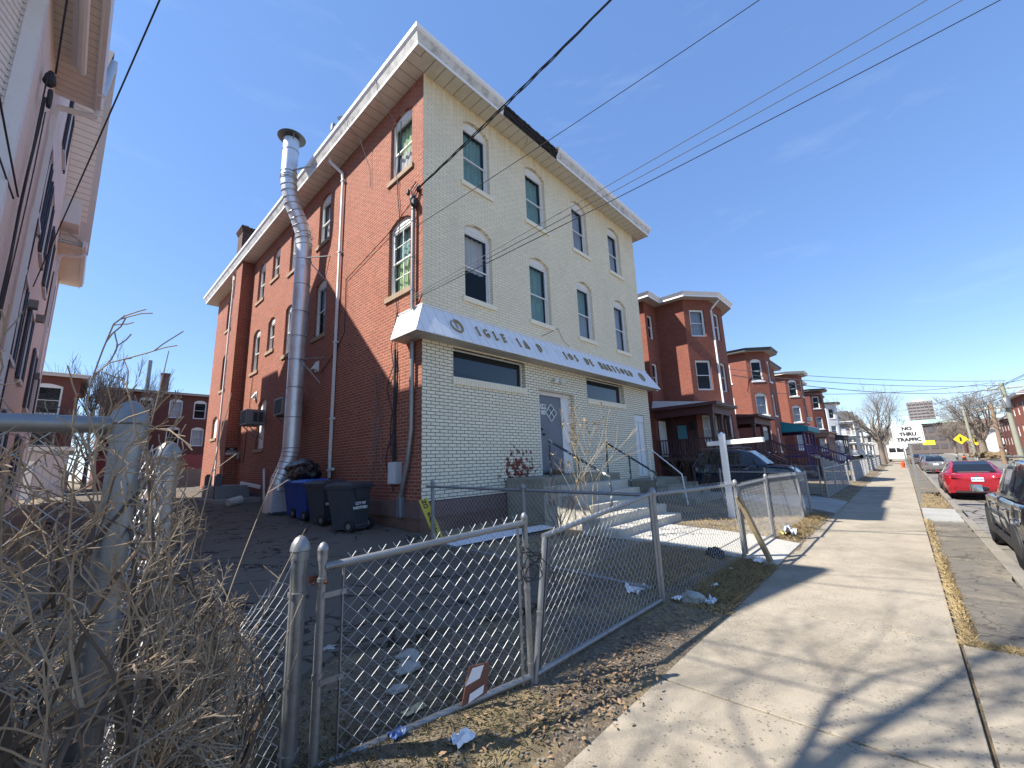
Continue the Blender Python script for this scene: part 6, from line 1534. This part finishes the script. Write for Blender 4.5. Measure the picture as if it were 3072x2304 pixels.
# ---------------------------------------------------------------- vegetation
BARK = mat('grey_tree_bark', (.19,.155,.125), .95, var=.35, scale=8, bmp=.6, bscale=20)
TWIG = mat('tan_twig_bark', (.27,.20,.13), .9, var=.4, scale=7)
STEM = mat('hedge_stem_bark', (.10,.074,.054), .95, var=.45, scale=14, bmp=.4, bscale=50)
def grow(M, rng, p, d, L, r, lev, maxlev, spread=.6, upb=.15, seg=4, kids=(2, 4), taper=.55, minr=.002, wob=.16, sides=(7, 6, 5, 4, 3), lratio=(.55, .8), ok=None):
    pts = [p.copy()]; rs = [r]; d = d.normalized(); q = p.copy()
    for k in range(seg):
        d = (d+Vector((rng.gauss(0, wob), rng.gauss(0, wob), rng.gauss(0, wob)+upb*.3))).normalized()
        q2 = q+d*(L/seg)
        if ok and not ok(q2): break
        q = q2; pts.append(q.copy()); rs.append(max(minr, r*(1-(1-taper)*(k+1)/seg)))
    if len(pts) < 2: return
    seg = len(pts)-1
    M[min(lev, len(M)-1)].tube(pts, rs, sides[min(lev, len(sides)-1)], caps=lev == maxlev)
    if lev >= maxlev: return
    nk = rng.randint(*kids)
    for k in range(nk):
        f = 1.0 if k == 0 else rng.uniform(.35, .95)
        i = min(seg-1, int(f*seg)); base = pts[i].lerp(pts[i+1], f*seg-i) if f < 1 else pts[-1]
        ax = Vector((rng.gauss(0, 1), rng.gauss(0, 1), rng.gauss(0, .6))); ax = (ax-d*ax.dot(d)).normalized()
        s_ = spread*(.45 if k == 0 else rng.uniform(.7, 1.25))
        nd_ = (d+ax*s_+Vector((0, 0, upb))).normalized()
        rr_ = max(minr, rs[i+1]*(.85 if k == 0 else rng.uniform(.5, .7)))
        grow(M, rng, base, nd_, L*rng.uniform(*lratio), rr_, lev+1, maxlev, spread, upb, max(2, seg-1), kids, taper, minr, wob, sides, lratio, ok)
def bare_tree(label, loc, H, r, seed, lev=6, spread=.6, kids=(3, 4), name='bare_tree', lean=(0, 0), trunk=.28, group='leafless street trees', lratio=(.62, .82), minr=.004, upb=.12):
    t = thing(name, label, 'tree', loc, group); rng = random.Random(seed)
    T, C_ = MB(), MB(); p = Vector(loc); p.z -= .15
    L = H*trunk
    T.tube([p, p+Vector((lean[0]*.3, lean[1]*.3, L*.5)), p+Vector((lean[0], lean[1], L+.15))], [r*1.35, r, r*.85], 12)
    top = p+Vector((lean[0], lean[1], L+.1))
    for k in range(rng.randint(4, 5)):
        a = 2*math.pi*(k+rng.random()*.6)/5; d = Vector((math.cos(a)*spread*.9, math.sin(a)*spread*.9, 1.0))
        grow([C_], rng, top-Vector((0, 0, rng.random()*L*.2)), d, H*.26, r*.55, 1, lev, spread, upb, 4, kids, .6, minr, .12, lratio=lratio)
    T.build('trunk', BARK, t, smooth=True, fixn=False); C_.build('crown', BARK, t, smooth=True, fixn=False)
    return t
bare_tree('leafless tree with upright crown beside the sidewalk, far down on the left', (60.5, -5.3, 0), 9.4, .26, 11, 6, .62)
bare_tree('big spreading leafless tree across the street near the utility poles', (85, -15.6, 0), 11.5, .42, 5, 6, .85, (3, 4), trunk=.22, minr=.012)
bare_tree('leafless tree farther down the right side, behind the yellow signs', (118, -17, 0), 9, .3, 8, 5, .7, minr=.016)
bare_tree('leafless tree at the far left end of the street row', (92, -5.0, 0), 8.0, .22, 15, 5, .55, minr=.014)
bare_tree('slim pale leafless yard tree between the two back brick buildings', (-3.9, 36, .6), 9.8, .13, 3, 5, .38, (3, 4), trunk=.25, minr=.009, upb=.25, group='yard trees behind the drive')
bare_tree('taller leafless yard tree next to the slim pale one', (-2.6, 37.5, .6), 11.0, .15, 9, 5, .42, (3, 4), trunk=.28, minr=.009, upb=.25, group='yard trees behind the drive')
bare_tree('small leafless yard tree in front of the brown porch building', (-4.8, 33, .6), 7.0, .10, 4, 5, .5, (3, 4), trunk=.2, minr=.008, upb=.2, group='yard trees behind the drive')
# street tree just outside the frame, its twigs and shadow reach into view
st_ = bare_tree('street tree at the upper left whose budded twigs hang in front of the clapboard house', (-7.4, -4.3, 0), 10.5, .17, 21, 6, .75, (3, 4), trunk=.42, minr=.0035, group=None)
rng = random.Random(31); C_ = MB()
for (a, b) in (((-7.6, -4.3, 4.4), (-6.0, -3.6, 4.4)), ((-7.7, -4.4, 4.7), (-6.1, -3.8, 4.6)), ((-7.5, -4.2, 4.0), (-6.1, -3.5, 4.05)), ((-7.6, -4.2, 5.0), (-5.9, -3.45, 4.9))):
    a, b = Vector(a), Vector(b)
    for k in range(3):
        d = (b-a)+Vector((rng.uniform(-.3, .3), rng.uniform(-.4, .4), rng.uniform(-.3, .3)))
        grow([C_], rng, a+Vector((0, 0, rng.uniform(-.2, .2))), d, d.length*.52, .010, 2, 4, .5, .05, 7, (2, 3), .4, .003, .14)
C_.build('low_branches', BARK, st_, smooth=True, fixn=False)

# hedge of leafless shrubs in front of the left fence
rng = random.Random(44)
def hedge_ok(q):
    f = q.y+7.19
    if q.y < -6.25 or q.z < -.02 or f < .6: return False
    lim = .30-.16*max(0, q.z-.9)/.9
    top = 1.98+.25*(q.x+5.0)*(1 if q.x < -5 else -2.2)+.12*noise.noise(q*3)
    return (q.x+4.96)/f < lim+.05*noise.noise(q*5) and q.z < top
roots = []
for k in range(14): f = k/13; roots.append((-6.6+1.75*f+rng.uniform(-.1, .1), -5.85+.2*f+rng.uniform(-.12, .12)))
for k in range(6): roots.append((-4.84+.10*k+rng.uniform(-.06, .06), -5.55+.11*k+rng.uniform(-.08, .08)))
looks = ['leftmost leafless hedge shrub, at the frame edge', 'leafless hedge shrub second from the left edge', 'leafless hedge shrub with thick dark stems, third from the left edge', 'dense leafless hedge shrub just left of the tall domed fence post',
         'leafless shrub growing against the tall domed fence post', 'leafless shrub with long tan twigs reaching over the sagging fence', 'low twiggy shrub at the foot of the sagging fence']
groups = [roots[0:3], roots[3:7], roots[7:10], roots[10:14], roots[14:16], roots[16:18], roots[18:20]]
for gi, rs_ in enumerate(groups):
    t = thing('bare_shrub', looks[gi], 'shrub', (rs_[0][0], rs_[0][1], .03), 'leafless hedge along the left fence')
    S_, T_ = MB(), MB()
    for (x, y) in rs_:
        for q in range(10):
            H = rng.uniform(.9, 1.35)*(1 if gi < 5 else (.85 if gi == 5 else .6))
            d = Vector((rng.uniform(.1, .75), rng.uniform(-.15, .35), 1.0))
            p = Vector((x+rng.uniform(-.05, .05), y+rng.uniform(-.05, .05), .0))
            grow([S_, S_, T_, T_], rng, p, d, H, rng.choice((.006, .008, .011, .015, .022)), 0, 4, .55, .0, 7, (2, 4), .5, .0015, .19, sides=(7, 5, 4, 3, 3), lratio=(.34, .58), ok=hedge_ok)
    S_.build('stems', STEM, t, smooth=True, fixn=False); T_.build('twigs', TWIG, t, smooth=True, fixn=False)
# long whips leaning out of the hedge to the right
t = thing('bare_shrub', 'few long pale whips arching out of the hedge toward the drive', 'shrub', (-4.55, -5.2, .03), 'leafless hedge along the left fence'); T_ = MB()
for (a, b, c) in (((-4.62,-5.25,.5), (-4.45,-5.0,1.1), (-4.18,-4.75,1.62)), ((-4.6,-5.3,.3), (-4.4,-5.1,.9), (-4.1,-4.95,1.32)), ((-4.7,-5.3,.4), (-4.62,-5.2,1.2), (-4.5,-5.1,1.95)), ((-4.6,-5.35,.2), (-4.35,-5.2,.7), (-4.15,-5.1,1.05)), ((-4.65,-5.35,.2), (-4.35,-5.25,.5), (-4.2,-5.2,.85)), ((-4.9,-5.5,.8), (-4.8,-5.4,1.5), (-4.75,-5.3,2.05))):
    a, b, c = Vector(a), Vector(b), Vector(c)
    pts = [a*(1-f)**2+b*2*f*(1-f)+c*f*f for f in [k/9 for k in range(10)]]
    T_.tube(pts, [.0042-.0027*k/9 for k in range(10)], 5)
    for q in range(5):
        k = rng.randint(3, 8); T_.tube([pts[k], pts[k]+Vector((rng.uniform(-.08, .12), rng.uniform(-.08, .08), rng.uniform(.02, .14)))], [.003, .0015], 3)
build_split(T_, 'whip', TWIG, t, smooth=True, fixn=False)
# few clinging leaves
lf = MB()
for k in range(60):
    p = Vector((rng.uniform(-6.2, -4.5), rng.uniform(-5.8, -5.2), rng.uniform(.3, 1.4)))
    if not hedge_ok(p): continue
    a = Vector((rng.gauss(0,1), rng.gauss(0,1), rng.gauss(0,1))).normalized(); b = a.cross(Vector((.3,.5,.8))).normalized(); s_ = rng.uniform(.007, .014)
    lf.poly([p-a*s_*1.6, p+b*s_*.7, p+a*s_*1.6, p-b*s_*.7])
tag(lf.build('dry_leaves', mat('orange_dry_leaf', (.42,.17,.06), .8, var=.5, scale=3), fixn=False), 'scattered dry orange leaves still clinging inside the hedge', 'leaves', kind='stuff')
# shrubs in the church yard
def small_shrub(label, x, y, z, H, n, seed, m=TWIG, tuft=False, spread=.6):
    t = thing('dry_plant', label, 'plant', (x, y, z)); rng = random.Random(seed); S_ = MB()
    for k in range(n):
        d = Vector((rng.uniform(-spread, spread), rng.uniform(-spread, spread), 1)); grow([S_], rng, Vector((x+rng.uniform(-.1, .1), y+rng.uniform(-.1, .1), z-.05)), d, H*rng.uniform(.45, .7), .011, 0, 3, .5, .1, 4, (2, 3), .5, .003, .12, sides=(5, 4, 3, 3))
    S_.build('stems', m, t, smooth=True, fixn=False)
    if tuft:
        L = MB()
        for k in range(60):
            v = S_.v[rng.randrange(len(S_.v)//2, len(S_.v))]
            for q in range(2):
                a = Vector((rng.gauss(0,1), rng.gauss(0,1), rng.gauss(0,1))).normalized(); b = a.cross(Vector((.2,.4,.9))).normalized(); L.poly([v, v+a*.05+b*.02, v+a*.09, v+a*.05-b*.02])
        tag(L.build('dry_flower_heads', mat('dry_seed_head', (.46,.33,.17), .9, var=.3), t, fixn=False), kind='stuff')
small_shrub('tall dry weed with tan seed heads in front of the church stoop', 2.05, -2.75, .2, 1.75, 4, 5, mat('pale_stalk', (.36,.28,.17), .9), True, .4)
small_shrub('dark leafless bush against the left side of the church stoop', 1.75, -2.1, .22, 1.1, 8, 6, STEM, False, .6)
small_shrub('tangle of bare brush beside the white handrail, in front of the blue SUV', 9.6, -1.9, .22, 1.7, 12, 7, STEM, False, .7)
small_shrub('thin leafless saplings beside the church in front of the parked blue SUV', 10.9, -2.6, .2, 2.0, 8, 8, STEM, False, .55)
for k, (x, y, s_) in enumerate(((82, -15.5, .75), (77, -16.2, .7), (90, -15.6, .8))):
    blob('clipped_bush', (x, y, .35), (1.5*s_, 1.4*s_, .75*s_), mat('brown_bush', (.16,.115,.06), .95, var=.5, scale=9, bmp=1, bscale=9), ['round brown bush across the street right of the walkers', 'brown bush at the right edge across the street', 'brown bush left of the walkers across the street'][k], 'bush', k, .35, 4, 4, .5)
# dead grass and leaf litter on the ground
rng = random.Random(17)
def grass(name, areas, n, h, m, label):
    M = MB()
    for k in range(n):
        x0, y0, x1, y1 = rng.choice(areas); x, y = rng.uniform(x0, x1), rng.uniform(y0, y1)
        z = gz(x, y)-.005 if y > -5.6 else -.01
        a = rng.uniform(0, 6.28); L = h*rng.uniform(.5, 1.3); d = Vector((math.cos(a), math.sin(a), rng.uniform(.1, .9))).normalized()*L; s_ = Vector((-math.sin(a), math.cos(a), 0))*.004
        p = Vector((x, y, z)); M.poly([p-s_, p+s_, p+d*.6+s_*.6+Vector((0,0,.006)), p+d+Vector((0,0,-.01*L)), p+d*.6-s_*.6+Vector((0,0,.006))])
    return tag(M.build(name, m, fixn=False), label, 'grass', kind='stuff')
STRAW = mat('straw_grass', (.40,.30,.155), .95, var=.45, scale=3)
grass('dead_grass', [(-.2, -5.6, 2.3, -5.1), (.2, -5.0, 2.2, -3.6), (4.3, -5.6, 8.7, -3.4), (4.3, -5.5, 8.6, -5.0), (.2, -5.55, 2.2, -5.15), (-.2, -4.9, 2.2, -4.2)], 15000, .11, STRAW, 'dry straw coloured grass around the fence and path')
grass('dead_grass', [(11.6, -7.9, 16.5, -7.35), (.3, -7.40, 9, -7.30), (.3, -7.38, 4, -7.31), (.30, -7.9, .40, -7.3), (13, -5.5, 30, -4.5), (13, -5.5, 30, -4.5)], 7000, .06, STRAW, 'dry grass in the strip and seam beside the kerb')
grass('dead_grass', [(-3.9, -5.4, -2.6, -4.7), (-4.6, -5.7, -3.6, -4.4), (-4.6, -4.4, -3.6, -2)], 5200, .07, mat('dull_grass', (.20,.17,.09), .95, var=.5, scale=4), 'sparse dull grass around the near gate')
M = MB()
def leaf(x, y, s_, z=None):
    z = (gz(x, y) if y > -5.6 else 0)+rng.uniform(.012, .04) if z is None else z
    a = rng.uniform(0, 6.28); u_ = Vector((math.cos(a), math.sin(a), rng.uniform(-.4, .4)))*s_; v_ = Vector((-math.sin(a), math.cos(a), rng.uniform(-.5, .5)))*s_*.6; p = Vector((x, y, z))
    M.poly([p-u_, p-u_*.3+v_*.8, p+u_*.2+v_*.5, p+u_, p+u_*.3-v_*.7, p-u_*.4-v_*.6])
for k in range(1100):
    a, b = rng.gauss(0, 1), rng.gauss(0, 1)
    x, y = rng.choice(((-2.3, -5.45), (-2.0, -5.35), (-1.2, -5.3), (.6, -5.3), (5.8, -5.3), (-2.9, -5.2)))
    leaf(x+a*.4, y+b*.10, rng.uniform(.010, .026))
for k in range(60): leaf(4.5+rng.uniform(-.35, .5), -.15+rng.uniform(-.4, .2), .03, 1.285+rng.uniform(.01, .06))
tag(M.build('leaf_litter', mat('tan_fallen_leaf', (.27,.175,.095), .85, var=.5, scale=5), fixn=False), 'fallen tan oak leaves drifted along the gate and sidewalk edge', 'leaves', kind='stuff')
# loose stones and broken asphalt by the gate
ST_ = mat('broken_concrete', (.36,.35,.31), .95, var=.3, bmp=.5)
for k, (x, y, s_, lab) in enumerate(((-2.95, -4.12, .11, 'flat pale concrete chunk just behind the near gate'), (-3.05, -4.27, .10, 'second pale concrete chunk, touching the flat one behind the gate'), (-2.9, -3.7, .07, 'small pale chunk at the broken asphalt edge'), (-3.34, -3.56, .09, 'pale chunk left of the small one at the asphalt edge'), (-3.25, -4.45, .07, 'lone pale chunk nearest the gate bottom rail'), (.0, -5.22, .17, 'rough grey stone at the foot of the gate corner post'))):
    blob('concrete_chunk', (x, y, gz(x, y)+.02), (s_*.85, s_*.65, s_*.3), ST_, lab, 'stone', k+3, .5, 1.6, 3, .5)
M = MB()
for k in range(1300):
    x, y = rng.uniform(-3.8, .0), rng.uniform(-5.55, -5.1)
    if rng.random() < .5: x, y = rng.uniform(-3.6, -2.0), rng.uniform(-4.9, -3.9)
    s_ = rng.uniform(.004, .011); p = Vector((x, y, (gz(x, y) if y > -5.6 else 0)+.006)); M.obox(p, Vector((s_, rng.uniform(-.3, .3)*s_, 0)), Vector((rng.uniform(-.3, .3)*s_, s_*.8, 0)), Vector((0, 0, s_*.5)))
tag(M.build('gravel', mat('loose_gravel', (.22,.19,.15), .95, var=.5, scale=30)), 'loose gravel scattered along the gate', 'gravel', kind='stuff')
# litter
PAP = mat('white_paper', (.80,.80,.80), .7, var=.06); PLA = mat('clear_plastic', (.62,.66,.70), .3, var=.1)
def scrap(label, x, y, s_, m, seed, z=None, cat='litter', name='litter', h=.4):
    rr = random.Random(seed); M = MB(); n = 6; z0 = (gz(x, y) if y > -5.6 else 0)+.02 if z is None else z; P = {}
    for i in range(n+1):
        for j in range(n+1): P[i, j] = Vector((x+(i/n-.5)*s_[0]+rr.uniform(-.02, .02)*s_[0], y+(j/n-.5)*s_[1]+rr.uniform(-.02, .02)*s_[1], z0+h*s_[0]*abs(noise.noise(Vector((i*.6, j*.6, seed*3.1))))))
    for i in range(n):
        for j in range(n): M.quad(P[i,j], P[i+1,j], P[i+1,j+1], P[i,j+1])
    return tag(M.build(name, m, fixn=False), label, cat)
scrap('crumpled white plastic bag inside the right gate leaf', -.32, -4.72, (.26, .16), PAP, 1, cat='plastic bag', name='plastic_bag', h=.6)
scrap('small white scrap at the foot of the gate corner post', -.18, -5.12, (.12, .09), PAP, 2)
scrap('flattened clear plastic bottle on the dirt beside the sidewalk', .05, -5.40, (.17, .11), PLA, 3, cat='bottle', name='plastic_bottle', h=.5)
scrap('white paper scrap in the dead grass left of the path', .6, -5.27, (.14, .05), PAP, 4)
scrap('tiny white scrap nearest the leaning timber', 1.5, -5.2, (.09, .06), PAP, 5)
scrap('heap of grey plastic litter against the fence right of the path', 5.0, -5.3, (.42, .22), PLA, 6, h=.6)
scrap('yellowish wrapper on the litter heap by the right fence', 4.75, -5.22, (.16, .12), mat('yellow_wrapper', (.65,.55,.15), .5), 7, h=.7)
scrap('white litter at the base of the leaning timber', 2.25, -5.36, (.22, .12), PAP, 8, h=.5)
scrap('tan envelope on the dirt behind the left gate leaf', -3.3, -4.72, (.15, .07), mat('tan_paper', (.55,.46,.28), .7), 9, h=.05)
scrap('crumpled paper napkins under the left gate bottom rail', -3.25, -5.12, (.13, .09), PAP, 10, h=.7)
scrap('blue plastic bag caught behind the left gate leaf', -3.5, -4.85, (.09, .07), mat('blue_plastic', (.05,.11,.28), .4), 11, h=.6)
WR = thing('food_wrapper', 'brown and white food wrapper stuck in the mesh of the left gate', 'wrapper', (-3.0, -5.0, .25))
M = MB(); M.hexa([(-3.10,-4.94,.13),(-2.93,-4.99,.16),(-2.93,-4.985,.16),(-3.10,-4.935,.13),(-3.04,-4.95,.34),(-2.90,-4.99,.33),(-2.90,-4.985,.33),(-3.04,-4.945,.34)]); M.build('wrapper_sheet', mat('brown_wrapper', (.16,.065,.045), .6, var=.3), WR)
M = MB(); M.quad((-3.08,-4.953,.24),(-2.98,-4.98,.26),(-2.95,-4.99,.33),(-3.03,-4.967,.33)); M.quad((-3.06,-4.957,.14),(-2.96,-4.986,.17),(-2.95,-4.988,.215),(-3.05,-4.962,.19)); M.build('white_print', PAP, WR, fixn=False)
blob('black_bag', (1.95, -4.86, .16), (.13, .12, .09), BAGM, 'small black bag lying in the grass inside the fence', 'bag', 7, .3, 2.4, 4, .6)
blob('dead_leaf_pile', (4.45, .02, 1.33), (.22, .12, .08), mat('brown_leaf_pile', (.12,.08,.05), .95, var=.5, scale=30, bmp=1, bscale=40), 'small pile of brown leaves on the stoop against the grey door', 'leaves', 9, .4, 4, 4, .5)

# ---------------------------------------------------------------- overhead wires
def sagw(a, b, s_, n=24):
    a, b = Vector(a), Vector(b); return [a.lerp(b, k/n)-Vector((0, 0, 4*s_*(k/n)*(1-k/n))) for k in range(n+1)]
def wire(label, a, b, s_, r, m=CABLE, twist=0, n=24):
    M = MB(); base = sagw(a, b, s_, n if not twist else 90)
    if twist:
        for k in range(3):
            M.tube([p+Vector((0, math.cos(i*.42+k*2.1)*twist, math.sin(i*.42+k*2.1)*twist))*(.35+.65*abs(math.sin(i*.07))) for i, p in enumerate(base)], r, 5)
    else: M.tube(base, r, 6)
    return tag(M.build('overhead_wire', m, smooth=True), label, 'wire', 'overhead wires')
wire('thick twisted service cable dropping to the weatherhead at the church corner', (-.10, .12, 7.95), (.1, -9.8, 9.6), .18, .011, CABLE, .04)
wire('single black line crossing the top storey corner window of the church', (-.12, .28, 7.0), (2.9, -11.5, 9.9), .1, .007, CABLE)
wire('uppermost of the three thin lines falling to the church corner', (-.12, .24, 5.34), (6.3, -14.5, 11.2), .12, .007, CABLE_G)
wire('middle of the three thin lines falling to the church corner', (-.12, .25, 5.29), (6.6, -14.6, 10.9), .12, .007, CABLE_G)
wire('lowest and darkest of the three thin lines falling to the church corner', (-.12, .26, 5.25), (6.9, -14.7, 10.6), .12, .008, CABLE)
wire('black service cable crossing the soffit of the clapboard house', (-5.98, 7.4, 6.2), (-3.75, -7.2, 10.6), .12, .011)
wire('leftmost black cable drooping to the clapboard house corner', (-5.98, 2.2, 5.9), (-7.3, -9.0, 8.6), .2, .012)
wire('second black cable drooping to the clapboard house corner', (-5.95, 2.3, 6.0), (-6.6, -9.0, 8.8), .2, .012)
wire('black cable loop reaching the splice on the clapboard house', (-5.9, 3.0, 8.9), (-5.2, -7.5, 10.5), .1, .014)
# street lines far off, along and across the road
for lab, a, b, s_ in (('upper street line sweeping past the second row house', (30, 2.0, 8.4), (48, -14.3, 6.95), .35), ('lower street line from the second row house to the green pole', (29.5, .2, 7.5), (48, -14.3, 6.6), .4), ('thin cross street line under the upper one', (31, 1.0, 6.5), (49, -13.6, 7.0), .5), ('street line meeting the brick row house bay', (20.3, -.8, 6.1), (50, -14.2, 6.5), .7),
        ('top line strung along the street to the right edge', (14, -17.5, 9.0), (50, -14.4, 6.9), .5), ('second line strung along the street to the right edge', (14, -17.0, 8.6), (50, -13.9, 6.55), .5),
        ('distribution line running down the far street, highest', (50, -14.3, 6.9), (140, -4, 12.0), .9), ('distribution line running down the far street, middle', (50, -14.3, 6.3), (140, -4.5, 10.6), .9), ('distribution line running down the far street, lower', (50, -14.3, 5.8), (140, -5, 9.3), .9), ('low slack line running down the far street', (50, -14.3, 5.2), (110, -3, 6.2), .9)):
    wire(lab, a, b, s_, .022 if a[0] < 40 else .03, CABLE_G)
wire('line from the green pole out of the right edge', (50, -14.3, 6.9), (30, -22, 8.0), .4, .022, CABLE)

for k, (x, y, H, lab) in enumerate(((140, -3.5, 8, 'hazy leafless tree before the pale building closing the street'), (128, -15.5, 8.5, 'leafless tree nearest the green roof hall, right of the street'), (160, -19, 9, 'leafless tree in front of the brown hall wall'), (105, -16.2, 7.5, 'thin leafless tree behind the yellow diamond sign'), (170, -6.5, 9, 'leafless tree at the very end of the left sidewalk'))):
    bare_tree(lab, (x, y, 0), H, .2, 40+k, 5, .6, minr=.02)
